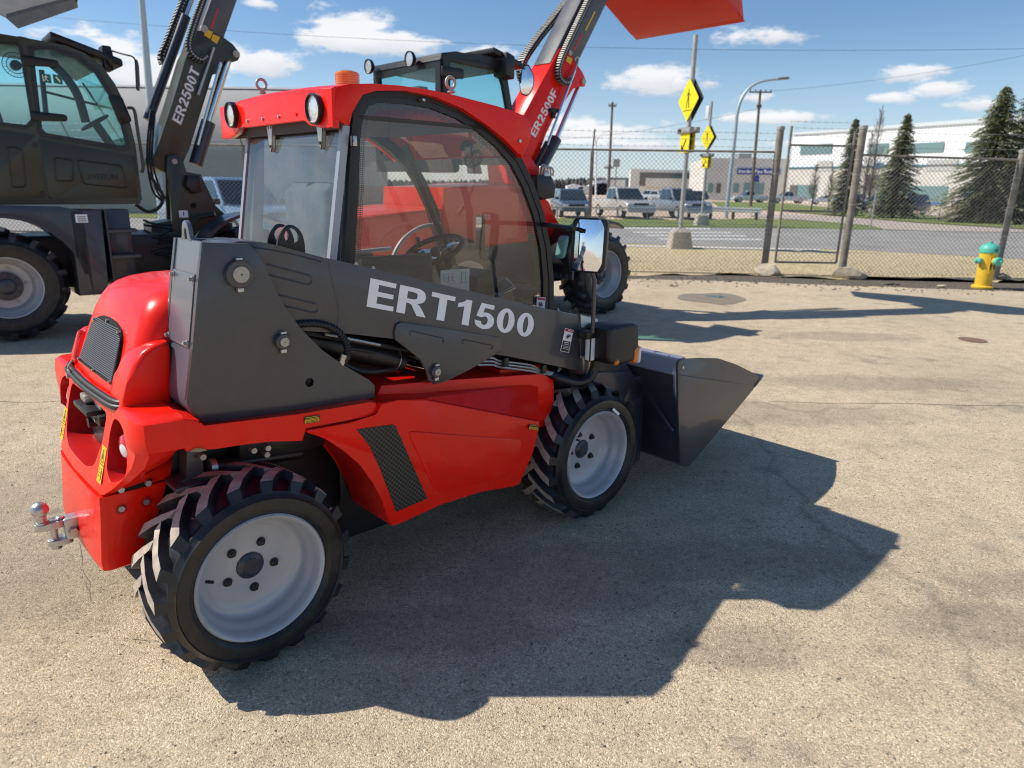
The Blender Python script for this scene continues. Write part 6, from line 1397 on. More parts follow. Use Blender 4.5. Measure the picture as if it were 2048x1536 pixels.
def bigpost(root, p, h, r, lean, cap=True):
    q = B(); top = p+Vector((lean[0], lean[1], h)); cyl(q, p, top, r, 20)
    if cap: cyl(q, top-Vector((0, 0, .03)), top+Vector((0, 0, .05)), r*1.12, 20, 1, .01)
    for zz in (.25, .9, 1.5, 2.1, 2.4): 
        c = p.lerp(top, zz/h); cyl(q, c-Vector((0, 0, .012)), c+Vector((0, 0, .012)), r*1.1, 20, 1)
    return obj('fence_post', q, [M['postm'], M['galv']], root, 40)
bigpost(FN, PA, 3.0, .072, (.02, 0)); bigpost(F2, PB, 3.02, .075, (.03, 0)); bigpost(F2, PC, 2.62, .062, (.05, 0))
q = B(); pc1 = PC+Vector((.05, 0, 2.6)); cyl(q, pc1, pc1+Vector((.03, -.15, .5)), .018, 8); obj('wire_arm', q, M['postm'], F2)
# gate, standing ajar between the two large posts
GT = thing('gate', 'narrow chain link gate with a middle rail standing between two thick posts', 'gate')
ga0 = WY(1550, 524, 15.1); gb0 = WY(1672, 528, 15.1); ga1 = WY(1583, 252, 15.1); gb1 = WY(1706, 262, 15.1)
zb_, zt2 = ga0.z, WY(1577, 290, 15.1).z
q = B(); x0, x1 = ga0.x, gb0.x; yy = 15.1
cyl(q, (x0, yy, zb_), (x0+.02, yy, ga1.z), .026, 12); cyl(q, (x1, yy, zb_), (x1+.02, yy, gb1.z), .024, 12); 
for z in (zb_, (zb_+zt2)/2-.12, zt2): cyl(q, (x0, yy, z), (x1, yy, z), .021, 10)
obj('gate_frame', q, M['postm'], GT, 40); q = B(); wires(q, (x0, yy), (x1, yy), zb_, zt2, .095, .0036); obj('wire_mesh', q, wm, GT, 0)
for z in (.2, .34, .46): barbs(GT, (x0, yy, 0), (x1, yy, 0), zt2+z)
# boulders at the posts
def boulder(name, label, c, rx, ry, rz, seed, cat='rock', m=None):
    rng = random.Random(seed); q = B(); bmesh.ops.create_icosphere(q, subdivisions=3, radius=1)
    ph = [(Vector((rng.uniform(-1, 1), rng.uniform(-1, 1), rng.uniform(-1, 1))).normalized(), rng.uniform(.5, .95)) for _ in range(14)]
    for v in q.verts:
        for n, d in ph:
            k = v.co.dot(n)-d
            if k > 0: v.co -= n*k
        v.co += Vector((rng.uniform(-1, 1), rng.uniform(-1, 1), rng.uniform(-1, 1)))*.012
        v.co = Vector((v.co.x*rx, v.co.y*ry, v.co.z*rz))
    o = obj(name, q, m or M['rock'], None, 25); o.location = c; return tag(o, label, cat)
M['rock'] = mat('pale_rock', (.50, .42, .30), .9, 0, 0, 14, .35, 1., 40)
boulder('rock', 'round broken concrete lump at the foot of the left gate post', PA+Vector((.03, -.25, .07)), .36, .28, .20, 3)
boulder('rock', 'pointed concrete lump at the foot of the right gate post', PB+Vector((-.02, -.30, .08)), .42, .30, .22, 11)
boulder('rock', 'small dark lump of concrete behind the hydrant', PC+Vector((-.05, -.35, .05)), .22, .16, .10, 5, m=mat('dark_rock', (.16, .14, .11), .9, 0, 0, 14, .4, 1., 40))
boulder('rock', 'little flat stone lying on the yard edge left of the hydrant', G(1883, 574)+Vector((0, 0, .02)), .10, .06, .035, 8)
boulder('rock', 'low brown clod on the yard edge between gate and hydrant', G(1780, 569)+Vector((0, 0, .01)), .22, .12, .05, 9, m=mat('clod', (.12, .095, .07), .95, 0, 0, 14, .4))
for k in range(46):
    pass
q = B()
for k in range(420):
    t = random.random(); a = e[0].lerp(e[-1], t); p = Vector((a.x-2+random.uniform(0, 3), edge_y-.15+random.gauss(.35, .35)-(a.x-e[0].x)*.115, 0)); s = random.uniform(.012, .04)*(1.6 if random.random() < .1 else 1)
    vs = [q.verts.new(p+Vector((s*math.cos(u)*random.uniform(.7, 1.2), s*math.sin(u)*random.uniform(.7, 1.2), 0))) for u in [j*math.pi/3 for j in range(6)]]; tp_ = q.verts.new(p+Vector((0, 0, s*.8)))
    for j in range(6): q.faces.new((vs[j], vs[(j+1) % 6], tp_))
tag(obj('rubble', q, mat('rubble', (.17, .14, .11), .95, 0, 0, 5, .5), None, 0), 'crumbs of earth and stone along the yard edge', 'rubble', kind='stuff')
# grass tufts on the verge
q = B()
for k in range(9000):
    x = random.uniform(-4, 14); y = 15.1+abs(random.gauss(0, 1))*2.6
    if y > 22.5: continue
    h = random.uniform(.02, .06); a = random.uniform(0, 3.14); w_ = .006; dx, dy = math.cos(a), math.sin(a); lx, ly = random.uniform(-.04, .04), random.uniform(-.04, .04)
    q.faces.new((q.verts.new((x-dx*w_, y-dy*w_, 0)), q.verts.new((x+dx*w_, y+dy*w_, 0)), q.verts.new((x+lx, y+ly, h))))
tag(obj('dead_grass', q, mat('straw_blades', (.50, .42, .27), .9, 0, 0, 2, .3), None, 0, False), 'short dead grass on the verge behind the fence', 'grass', kind='stuff')
# ---- hydrant
HY = thing('fire_hydrant', 'yellow fire hydrant with turquoise cap and numbers 11', 'hydrant', G(1964, 576), R(-12)); HY.scale = (1.2, 1.2, 1.); 
yel = mat('hydrant_yellow', (.80, .50, .035), .5, 0, .1, 20, .08); tq = mat('hydrant_turquoise', (.10, .50, .38), .5, 0, .1, 20, .1)
q = B(); lathe(q, [(0, 0), (.155, 0), (.16, .01), (.16, .035), (.145, .05), (.115, .055), (.118, .09), (.125, .5), (.128, .62), (.13, .68), (.0, .69)], (0, 0, 0), (0, 0, 1), 36); HB_ = obj('barrel', q, yel, HY, 40)
q = B(); lathe(q, [(.138, .675), (.142, .69), (.140, .75), (.132, .79), (.10, .83), (.05, .850), (.03, .853), (.03, .89), (.0, .89)], (0, 0, 0), (0, 0, 1), 36); obj('cap', q, tq, HY, 40)
for k in range(8):
    a = k*math.pi/4; q = B(); cyl(q, (.14*math.cos(a), .14*math.sin(a), .0), (.14*math.cos(a), .14*math.sin(a), .055), .014, 6); obj('flange_bolt', q, yel, HY, 30)
for ang, r, l in ((R(205), .055, .17), (R(-62), .078, .19)):
    d = Vector((math.cos(ang), math.sin(ang), 0)); q = B(); cyl(q, d*.08+Vector((0, 0, .53)), d*(l-.02)+Vector((0, 0, .53)), r*.86, 24); obj('outlet', q, yel, HY, 40)
    q = B(); lathe(q, [(r*.98, l-.03), (r*1.04, l-.02), (r*1.04, l+.02), (r*.8, l+.035), (.02, l+.038), (.02, l+.065), (0, l+.065)], (0, 0, .53), d, 28); obj('outlet_cap', q, tq, HY, 40)
q = B(); tube(q, [Vector((.135*math.cos(a_), .135*math.sin(a_), z_)) for a_, z_ in ((R(-95), .60), (R(-95), .36), (R(-92), .34), (R(-90), .30))], .008, 6); obj('barrel_bracket', q, yel, HY)
tb = filled([[(x, y) for x, y in GL['1'][1][0]], [(x+.62, y) for x, y in GL['1'][1][0]]], .002); h_ = .10; ang = R(-72); dv_ = Vector((math.cos(ang), math.sin(ang), 0)); tv = Vector((-dv_.y, dv_.x, 0)); place(tb, dv_*.130-tv*.05+Vector((0, 0, .37)), tv*h_*.95, Vector((0, 0, 1))*h_, dv_); obj('number_marking', tb, M['ink'], HY, 0)
tb = filled([[(x, y) for x, y in GL['1'][1][0]], [(x+.6, y) for x, y in GL['1'][1][0]]], .002); place(tb, dv_*.1445-tv*.02+Vector((0, 0, .705)), tv*.05, Vector((0, 0, 1))*.055, dv_); obj('number_marking', tb, M['ink'], HY, 0)
# ---- pedestrian crossing signs
sy = mat('sign_yellow', (.86, .68, .0), .5, 0, 0); conc = mat('concrete', (.42, .38, .31), .9, 0, 0, 12, .2, .6, 60); grey_m = mat('pole_grey', (.42, .42, .40), .6, .3, 0, 6, .15)
def walker(bm, c, ex, ez, n, s, mi):
    segs = [((-.02, .40), (.06, .40), (.06, .50), (-.02, .50)), ((-.05, .08), (.07, .08), (.06, .38), (-.03, .38)), ((-.05, .10), (.02, .10), (-.09, -.16), (-.15, -.15)), ((.00, .10), (.07, .10), (.14, -.38), (.07, -.40)), ((-.15, -.15), (-.09, -.16), (-.12, -.42), (-.18, -.42)), ((.04, .36), (.06, .30), (.18, .16), (.21, .20)), ((-.03, .36), (-.04, .30), (-.17, .18), (-.19, .22))]
    for sg in segs:
        f = bm.faces.new([bm.verts.new(c+ex*a*s+ez*b*s+n*.004) for a, b in sg]); f.material_index = mi
def crossing(base, label, H, dz, da, sq, solar, hbase, facing, psc):
    t = thing('crossing_sign', label, 'road sign', base, 0)
    q = B(); 
    loft(q, [[(x*s, y*s, z) for x, y in rnd2([(-.36, -.36), (.36, -.36), (.36, .36), (-.36, .36)], .10, 3)] for s, z in ((1, 0), (.78, hbase*.82), (.55, hbase*.93), (.40, hbase))]); obj('concrete_base', q, conc, t, 30)
    q = B(); cyl(q, (0, 0, hbase*.9), (0, 0, H), .068, 18); obj('pole', q, grey_m, t)
    a = R(facing); ex = Vector((math.cos(a), math.sin(a), 0)); n = Vector((math.sin(a), -math.cos(a), 0)); ez = Vector((0, 0, 1))
    for s in (1, -1):
        nn = n*s; exx = ex*s
        c = ez*dz+nn*.085; q = B(); v = [c+exx*da*k for k in ()]
        o = rnd2([(-da, 0), (0, -da), (da, 0), (0, da)], .05); l0 = [q.verts.new(c+exx*x+ez*z) for x, z in o]; l1 = [q.verts.new(c+exx*x+ez*z-nn*.012) for x, z in o]; q.faces.new(l0); f = q.faces.new(l1[::-1]); f.material_index = 1
        for i in range(len(o)): q.faces.new((l0[i], l0[(i+1) % len(o)], l1[(i+1) % len(o)], l1[i])).material_index = 1
        walker(q, c, exx, ez, nn, da*.95, 2); f = q.faces.new([q.verts.new(c+exx*x*da+ez*z*da+nn*.004) for x, z in ((-.42, -.47), (.42, -.47), (.42, -.50), (-.42, -.50))]); f.material_index = 2
        obj('diamond_sign', q, [sy, M['grey'], M['ink']], t, 0)
        c = ez*(dz-da*1.42)+nn*.10; q = B(); obox(q, c, exx*.40, nn*.06, ez*.08, 0, .01)
        for k in (-1, 1): obox(q, c+exx*.24*k+nn*.062, exx*.10, nn*.004, ez*.045, 1)
        obj('flasher_bar', q, [M['plastic'], M['galv']], t)
        c = ez*(dz-da*2.0)+nn*.09; q = B(); obox(q, c, exx*sq, nn*.008, ez*sq, 0); 
        for pl in (((-.16, -.20), (.10, .16), (.15, .12), (-.11, -.24)), ((-.22, -.26), (.02, -.26), (-.22, -.04))):
            f = q.faces.new([q.verts.new(c+exx*x*sq*3+ez*z*sq*3+nn*.012) for x, z in pl]); f.material_index = 1
        obj('arrow_sign', q, [sy, M['ink']], t, 0)
    q = B(); obox(q, ez*(dz-da*2.0)+ex*.0, ex*.1, n*.07, ez*sq*.9, 0, .01); obj('control_box', q, M['plastic'], t)
    if solar: q = B(); obox(q, ez*(H-.5)-ex*.22, ex*.15, n*.08, ez*.32, 0, .02); obj('control_cabinet', q, mat('cabinet', (.62, .63, .62), .5), t)
    return t
b1 = G(1358, 497); top1 = WY(1395, 70, b1.y).z
crossing(b1, 'tall pedestrian crossing sign in the verge nearest the fence, on concrete base', top1, WY(1381, 200, b1.y).z, .60, .27, False, .62, -74, 1)
b2 = G(1402, 451); crossing(b2, 'farther pedestrian crossing sign across the road, with grey cabinet near its top', WY(1428, 203, b2.y).z, WY(1419, 275, b2.y).z, .60, .27, True, .62, -72, 1)
# ---- street lamps and utility poles
lb_ = WY(1453, 410, 62); lb_ = G(1455, 440); 
def street_lamp(base, label, pts, r, mast=None):
    t = thing('street_lamp', label, 'street lamp', (0, 0, 0))
    q = B(); n = len(pts); tube(q, pts, r, 10, 0, True, [r*(1-.5*i/(n-1)) for i in range(n)]); obj('pole', q, mat('lamp_pole', (.45, .52, .55), .5, .3), t, 60); return t
YL = 48.
P0 = WY(1453, 424, YL); pts = [P0]+[WY(px, py, YL) for px, py in ((1462, 340), (1470, 270), (1474, 230), (1481, 203), (1495, 180), (1515, 166), (1540, 160), (1562, 158))]; pts = [Vector((pts[0].x, YL, 0))]+catmull(pts[1:], 4)
t = street_lamp(P0, 'curved street lamp rising behind the fence between sign and utility pole', pts, .13)
q = B(); c = WY(1566, 157, YL); obox(q, c, (.36, 0, .03), (0, .14, 0), (0, 0, .07), 0, .03); obj('lamp_head', q, mat('lamp_head', (.28, .24, .18), .5), t)
YL2 = 90.
wood = mat('weathered_wood', (.16, .125, .10), .9, 0, 0, 3, .3)
def utility(label, px0, py0, px1, py1, Y, arms, r):
    t = thing('utility_pole', label, 'utility pole', (0, 0, 0)); a = WY(px1, py1, Y); b = Vector((WY(px0, py0, Y).x, Y, 0)); q = B(); tube(q, [b, a], r, 10, 0, True, [r*1.2, r*.8]); obj('pole', q, wood, t)
    for k, (dz, hw) in enumerate(arms):
        q = B(); obox(q, a-Vector((0, .1, dz)), (hw, 0, 0), (0, .06, 0), (0, 0, .07)); 
        for s in (-1, -.5, .5, 1): cyl(q, a+Vector((hw*s*.92, -.1, -dz+.05)), a+Vector((hw*s*.92, -.1, -dz+.3)), .06, 6)
        obj('cross_arm', q, wood, t, 0)
    return t, a
t1, a1_ = utility('tall wooden utility pole with cross arm right of the street lamp', 1501, 412, 1521, 180, 88, [(.25, 1.3), (1.9, .25)], .17)
t2, a2_ = utility('lone dark utility pole left of the crossing signs', 1217, 378, 1225, 204, 95, [(.5, .5), (8.0, .6)], .17)
t3, a3_ = utility('short distant pole carrying a small box, right of the lone pole', 1230, 372, 1234, 318, 160, [], .10)
q = B(); c = WY(1233, 326, 160); box(q, c.x-.7, c.x+.7, 159.7, 160.3, c.z-.8, c.z+.8); obj('box', q, M['galv'], t3, 0)
LP = thing('light_pole', 'grey light pole rising between the olive cab and the olive boom', 'light pole', (0, 0, 0)); a = WY(281, -30, 24); b = Vector((WY(318, 380, 24).x, 24, 0)); q = B(); tube(q, [b, WY(300, 200, 24), a], .09, 12, 0, True, [.13, .115, .085]); obj('pole', q, mat('lamp_pole', (.45, .52, .55), .5, .3), LP)
t5 = thing('light_pole', 'small pale double lamp standard on the horizon above the left fence post', 'light pole'); q = B(); tube(q, [Vector((WY(1193, 380, 70).x, 70, 0)), WY(1192, 290, 70)], .09, 8); tube(q, catmull([WY(1192, 290, 70), WY(1197, 275, 70), WY(1210, 264, 70), WY(1222, 262, 70)], 4), .05, 6); tube(q, [WY(1192, 290, 70), WY(1186, 263, 70)], .07, 6); obj('pole', q, M['white'], t5)
# overhead wires
def cable(name, label, A, Bq, sag, r):
    q = B(); n = 24; pts = [A.lerp(Bq, k/n)-Vector((0, 0, sag*4*(k/n)*(1-k/n))) for k in range(n+1)]; tube(q, pts, r, 5); return tag(obj(name, q, M['black'], None, 60), label, 'cable')
cable('power_cable', 'thin power line crossing the whole sky behind the booms', WY(-200, 5, 60), WY(2300, 92, 52), 1.4, .011)
cable('power_cable', 'faint service wire from the tall utility pole towards the right edge', a1_-Vector((0, 0, .2)), WY(2200, 80, 70), .6, .012)
cable('power_cable', 'faint service wire between the two utility poles', a1_-Vector((0, 0, 2.)), WY(1000, 285, 95), .8, .015)
# ---- guard rail and low fence
def along(a, b, y0): return a
gr_ = thing('guard_rail', 'corrugated steel guard rail ending beside the road right of the far sign', 'guard rail')
g0 = Vector((9.3, 40.5, 0)); g1 = G(1521, 441); g0 = G(1395, 436); d = (g1-g0).normalized(); g0 = g0-d*1.
q = B(); prof = [(.0, .45), (.05, .48), (.05, .56), (.0, .60), (.05, .64), (.05, .72), (.0, .75)]; n = Vector((d.y, -d.x, 0))
va = [q.verts.new(g0+n*a_+Vector((0, 0, z))) for a_, z in prof]; vb2 = [q.verts.new(g1+n*a_+Vector((0, 0, z))) for a_, z in prof]
for k in range(6): q.faces.new((va[k], va[k+1], vb2[k+1], vb2[k]))
obj('rail', q, mat('rail_steel', (.50, .53, .54), .5, .4, 0, 3, .1), gr_, 0)
for k in range(4): p = g0.lerp(g1, .08+k*.29); q = B(); box(q, p.x-.08, p.x+.08, p.y+.02, p.y+.2, 0, .72); obj('rail_post', q, wood, gr_, 0)
lf_ = thing('low_fence', 'low pipe fence with chain link in front of the parked pickups', 'fence'); q = B(); a = WY(980, 412, 43.5); b = WY(1400, 418, 42.); cyl(q, a, b, .035, 8); obj('top_rail', q, M['galv'], lf_)
for k in range(7): p = a.lerp(b, (k+.3)/7); q = B(); cyl(q, (p.x, p.y, 0), (p.x, p.y, p.z), .03, 8); obj('fence_post', q, M['galv'], lf_)
q = B(); wires(q, (a.x, a.y), (b.x, b.y), .1, a.z, .25, .006); obj('wire_mesh', q, wm, lf_, 0)
for px, py, py1, Y, lab in ((1740, 460, 380, 36, 'thin steel post on the grass verge right of the gate'), (1876, 440, 420, 50, 'short white marker post between the two right spruces')):
    p = WY(px, py, Y); q = B(); cyl(q, (p.x, Y, 0), (p.x+.03, Y, WY(px, py1, Y).z), .04, 8); tag(obj('marker_post', q, M['galv'] if Y < 40 else M['white'], None), lab, 'post')
# ---- vehicles
def vehicle(name, label, cat, loc, rz, kind, col, group='vehicles parked beyond the fence'):
    t = thing(name, label, cat, loc, rz, group); cm_ = mat(name+'_paint', col, .3, .3, .6)
    if kind == 'pickup': L_, W_, H_ = 5.7, 1.95, 1.92; body = [(-2.85, .55), (-2.85, 1.12), (-.75, 1.14), (.95, 1.14), (2.3, 1.08), (2.75, .98), (2.85, .80), (2.85, .45), (-2.8, .42)]; cab = [(-.75, 1.10), (-.62, 1.84), (-.40, 1.90), (.45, 1.90), (.62, 1.84), (1.35, 1.10)]; wx = (-1.75, 1.85); wr = .41
    elif kind == 'suv': L_, W_, H_ = 4.8, 1.9, 1.75; body = [(-2.4, .5), (-2.4, 1.02), (-2.2, 1.08), (.95, 1.06), (2.1, .98), (2.38, .85), (2.4, .4), (-2.35, .38)]; cab = [(-2.3, 1.04), (-2.0, 1.66), (-1.8, 1.74), (.25, 1.74), (.45, 1.68), (1.2, 1.04)]; wx = (-1.45, 1.5); wr = .37
    else: L_, W_, H_ = 4.7, 1.82, 1.46; body = [(-2.35, .45), (-2.35, .90), (-2.1, .96), (1.0, .94), (2.1, .84), (2.35, .70), (2.35, .35), (-2.3, .33)]; cab = [(-1.9, .93), (-1.2, 1.38), (-.9, 1.44), (.1, 1.44), (.35, 1.38), (1.15, .92)]; wx = (-1.4, 1.45); wr = .34
    hw = W_/2; q = B(); prism(q, body, -hw, hw, .09, 0, 'y', 3); BD = obj('body', q, cm_, t, 50)
    q = B(); tp = .13
    A_ = [q.verts.new((x, -hw+.06+(.16 if z > H_*.7 else 0), z)) for x, z in cab]; B_ = [q.verts.new((x, hw-.06-(.16 if z > H_*.7 else 0), z)) for x, z in cab]; q.faces.new(A_); q.faces.new(B_[::-1]); 
    for i in range(len(cab)): q.faces.new((A_[(i+1) % len(cab)], A_[i], B_[i], B_[(i+1) % len(cab)]))
    obj('cabin', q, cm_, t, 50)
    zb2, zt3 = cab[0][1]+.06, cab[1][1]-.04
    x_b0, x_t0, x_t1, x_b1 = cab[0][0], cab[1][0], cab[-2][0], cab[-1][0]
    for s in (-1, 1):
        nwin = 2
        for k in range(nwin):
            u0, u1 = (k+.06)/nwin, (k+.94)/nwin; q = B()
            pb0, pb1 = x_b0+(x_b1-x_b0)*(.08+.80*u0), x_b0+(x_b1-x_b0)*(.08+.80*u1); pt0, pt1 = x_t0+(x_t1-x_t0)*(.03+.94*u0), x_t0+(x_t1-x_t0)*(.03+.94*u1)
            q.faces.new([q.verts.new(p) for p in ((pb0, s*(hw-.045), zb2), (pb1, s*(hw-.045), zb2), (pt1, s*(hw-.20), zt3), (pt0, s*(hw-.20), zt3))]); obj('side_window', q, M['autoglass'], t, 0)
    for (xb, xt, sg, nm_) in ((x_b1, x_t1, 1, 'windscreen'), (x_b0, x_t0, -1, 'rear_window')):
        q = B(); k0, k1 = .08, .94; q.faces.new([q.verts.new((xb+(xt-xb)*k+sg*.02, y*(hw-.12-(.13 if k == k1 else 0)), cab[0][1]+(cab[1][1]-cab[0][1])*k+.02)) for k, y in ((k0, -1), (k0, 1), (k1, 1), (k1, -1))]); obj(nm_, q, M['autoglass'], t, 0)
    for x in wx:
        for s in (-1, 1):
            w = bpy.data.objects.new('wheel', None); COL.objects.link(w); w.parent = t; q = B(); lathe(q, [(wr*.62, -.12), (wr*.95, -.12), (wr, -.07), (wr, .07), (wr*.95, .12), (wr*.62, .12)], (x, s*(hw-.12), wr), (0, 1, 0), 24); obj('tyre', q, M['wall'], w, 40)
            q = B(); lathe(q, [(0, .09*s), (wr*.5, .10*s), (wr*.63, .125*s), (wr*.63, -.1*s)], (x, s*(hw-.12), wr), (0, 1, 0), 20); obj('rim', q, M['rim'], w, 40)
    xf = body[5][0]
    for s in (-1, 1): q = B(); obox(q, (xf+.02, s*(hw-.26), body[5][1]-.12), (.06, 0, 0), (0, .17, 0), (0, 0, .09), 0, .02); obj('headlight', q, M['lenswhite'], t, 50)
    for s in (-1, 1): q = B(); obox(q, (body[0][0]-.0, s*(hw-.12), body[1][1]-.22), (.03, 0, 0), (0, .08, 0), (0, 0, .14), 0, .02); obj('tail_light', q, M['lensred'], t, 50)
    q = B(); obox(q, (xf+.05, 0, body[5][1]-.15), (.04, 0, 0), (0, hw-.5, 0), (0, 0, .12), 0, .02)
    obj('radiator_grille', q, M['plastic'], t); q = B(); obox(q, (xf+.10, 0, .48), (.07, 0, 0), (0, hw-.05, 0), (0, 0, .10), 0, .03); obj('bumper', q, M['rim'] if kind == 'pickup' else cm_, t, 50)
    if kind == 'pickup': q = B(); box(q, -2.72, -.85, -hw+.14, hw-.14, 1.10, 1.135); obj('bed_cover', q, M['plastic'], t, 0)
    for s in (-1, 1): q = B(); obox(q, (x_b1-.15, s*(hw+.08), cab[0][1]+.12), (.05, 0, 0), (0, .10, 0), (0, 0, .08), 0, .03); obj('mirror', q, M['plastic'], t)
    return t
def VL(px, py): return G(px, py)
vehicle('parked_car', 'slate blue car parked nose out, left of the pickups behind the fence', 'car', (3.55, 46.5, 0), R(-84), 'suv', (.08, .12, .17))
vehicle('parked_pickup', 'pale beige pickup parked nose out, left of the near crossing sign', 'pickup', (7.0, 47.0, 0), R(-74), 'pickup', (.66, .62, .55))
vehicle('parked_pickup', 'silver blue pickup parked nose out just behind the near crossing sign pole', 'pickup', (10.6, 47.6, 0), R(-72), 'pickup', (.26, .29, .33))
vehicle('parked_pickup', 'white pickup parked sideways left of the tall utility pole', 'pickup', (39.5, 122, 0), R(178), 'pickup', (.66, .67, .68)); 
vehicle('parked_pickup', 'white pickup parked sideways between utility pole and gate post', 'pickup', (44.8, 119, 0), R(178), 'pickup', (.62, .63, .65))
vehicle('parked_car', 'white low car parked just right of the left gate post', 'car', (48.5, 113, 0), R(170), 'car', (.66, .67, .69)); vehicle('parked_car', 'silver car parked left of the narrow spruce', 'car', (50.5, 106, 0), R(-120), 'suv', (.28, .30, .33)); vehicle('parked_car', 'deep blue car half hidden by the narrow spruce', 'car', (47.5, 94, 0), R(-140), 'car', (.02, .04, .16))
vehicle('parked_car', 'black van parked between the two middle spruces', 'van', (37.6, 74, 0), R(-150), 'suv', (.012, .014, .02)); vehicle('parked_car', 'near black van showing right of the middle spruce', 'van', (34.0, 63, 0), R(-150), 'suv', (.012, .013, .03))
vehicle('parked_car', 'white van roofline far behind the beige pickup', 'van', (22, 120, 0), R(150), 'suv', (.66, .66, .66)); vehicle('parked_car', 'dark car far behind the silver blue pickup', 'car', (29, 118, 0), R(170), 'suv', (.06, .07, .08)); vehicle('parked_car', 'grey car far left of the silver blue pickup', 'car', (25.5, 120, 0), R(170), 'suv', (.22, .23, .24))
vehicle('parked_pickup', 'light blue pickup glimpsed between the olive boom and the small red cab', 'pickup', (-8.7, 22.0, 0), R(-40), 'pickup', (.22, .32, .44))
# ---- buildings
def wallbox(name, bmats, parent, c4, z0, z1, th): pass
def facade(name, label, A, Bq, depth, zA, zB, m, group=None):
    A = Vector((A[0], A[1], 0)); Bq = Vector((Bq[0], Bq[1], 0)); d = (Bq-A).normalized(); n = Vector((-d.y, d.x, 0))
    t = thing(name, label, 'building', (0, 0, 0)); q = B(); Z = Vector((0, 0, 1)); P_ = [A, Bq, Bq+n*depth, A+n*depth]; zz = [zA, zB, zB, zA]
    lo_ = [q.verts.new(p-Z*.2) for p in P_]; hi_ = [q.verts.new(p+Z*z) for p, z in zip(P_, zz)]; q.faces.new(hi_)
    for i in range(4): q.faces.new((lo_[i], lo_[(i+1) % 4], hi_[(i+1) % 4], hi_[i]))
    obj('wall', q, m, t, 0); return t, A, d, n
def panel(t, A, d, n, s0, s1, z0, z1, m, name, proud=.05, th=.05, z1b=None):
    q = B(); off = -n*proud; z1b = z1 if z1b is None else z1b
    ps = [A+d*s0+Vector((0, 0, z0)), A+d*s1+Vector((0, 0, z0)), A+d*s1+Vector((0, 0, z1b)), A+d*s0+Vector((0, 0, z1))]
    a = [q.verts.new(p+off) for p in ps]; b = [q.verts.new(p+off+n*th*1.0) for p in ps]; q.faces.new(a); q.faces.new(b[::-1])
    for i in range(4): q.faces.new((a[i], a[(i+1) % 4], b[(i+1) % 4], b[i]))
    return obj(name, q, m, t, 0)
def ribbed(name, c, k):
    m = mat(name, c, .6); nt = m.node_tree; N_ = nt.nodes.new; L_ = nt.links.new; b = nt.nodes['Principled BSDF']; tc = N_('ShaderNodeTexCoord'); w_ = N_('ShaderNodeTexWave'); w_.inputs['Scale'].default_value = k; w_.bands_direction = 'X'; w_.inputs['Distortion'].default_value = 0; L_(tc.outputs['Object'], w_.inputs[0])
    r = N_('ShaderNodeMapRange'); r.inputs[3].default_value = .86; r.inputs[4].default_value = 1.04; L_(w_.outputs[1], r.inputs[0]); mx = N_('ShaderNodeMix'); mx.data_type = 'RGBA'; mx.blend_type = 'MULTIPLY'; mx.inputs[0].default_value = 1; mx.inputs[6].default_value = (*c, 1); L_(r.outputs[0], mx.inputs[7]); L_(mx.outputs[2], b.inputs[0]); return m
whitem = ribbed('white_cladding', (.90, .93, .94), 1.1); greym = mat('grey_wall', (.62, .60, .55), .8, 0, 0, .3, .06); creamm = mat('cream_wall', (.80, .77, .68), .8, 0, 0, .2, .06); tealg = mat('facade_glass', (.16, .27, .27), .25, 0, .3); bluef = mat('blue_frame', (.05, .16, .34), .5); dkg = mat('dark_facade', (.12, .115, .11), .7)
t, A, d, n = facade('warehouse', 'big white sloping roofed warehouse behind the spruces on the right', (52.4, 140), (94, 69), 40, 12.3, 12.9, whitem)
def sof(px):                                   # distance along the facade seen at an image column
    r_ = ray(px, 330); x, y = r_.x, r_.y; det = d.x*(-y)-d.y*(-x); bx_, by_ = -A.x, -A.y
    return (bx_*(-y)-by_*(-x))/det
def zof(px, py): s = sof(px); p = A+d*s; return WY(px, py, p.y).z
panel(t, A, d, n, 0, 82, -.2, 6.0, greym, 'lower_wall', .12, .1); panel(t, A, d, n, 0, 82, 6.0, 6.35, mat('teal_trim', (.06, .16, .18), .6), 'trim_band', .2, .2)
for p0, p1, y0, y1 in ((1598, 1660, 290, 309), (1733, 1772, 288, 308), (1815, 1882, 287, 306), (1925, 1975, 285, 305)):
    panel(t, A, d, n, sof(p0), sof(p1), zof(p0, y1), zof(p0, y0), tealg, 'window', .15, .05)
for p0, p1, y0, y1, m_, nm in ((1587, 1602, 370, 400, dkg, 'door'), (1603, 1640, 370, 400, tealg, 'window'), (1735, 1775, 350, 410, dkg, 'entrance'), (1820, 1905, 372, 405, tealg, 'window'), (1940, 1990, 372, 406, tealg, 'window')):
    panel(t, A, d, n, sof(p0), sof(p1), max(.1, zof(p0, y1)), zof(p0, y0), m_, nm, .25, .1)
panel(t, A, d, n, sof(1818), sof(1907), max(.1, zof(1818, 405))-.2, max(.1, zof(1818, 405))+.15, bluef, 'window_sill', .35, .1); panel(t, A, d, n, sof(1815), sof(1821), .1, zof(1818, 374), bluef, 'pilaster', .4, .2)
panel(t, A, d, n, sof(1749), sof(1768), zof(1755, 337), zof(1755, 326), bluef, 'wall_emblem', .3, .1)
panel(t, A, d, n, sof(1636), sof(1665), zof(1650, 342), zof(1650, 322), mat('louvre', (.50, .50, .47), .7), 'louvre', .2, .1); panel(t, A, d, n, sof(1855), sof(1915), zof(1880, 342), zof(1880, 320), mat('louvre', (.50, .50, .47), .7), 'louvre', .2, .1)
panel(t, A, d, n, 0, 82, 12.2, 12.6, mat('roof_trim', (.60, .66, .68), .5), 'roof_edge', .3, .3, 13.1)
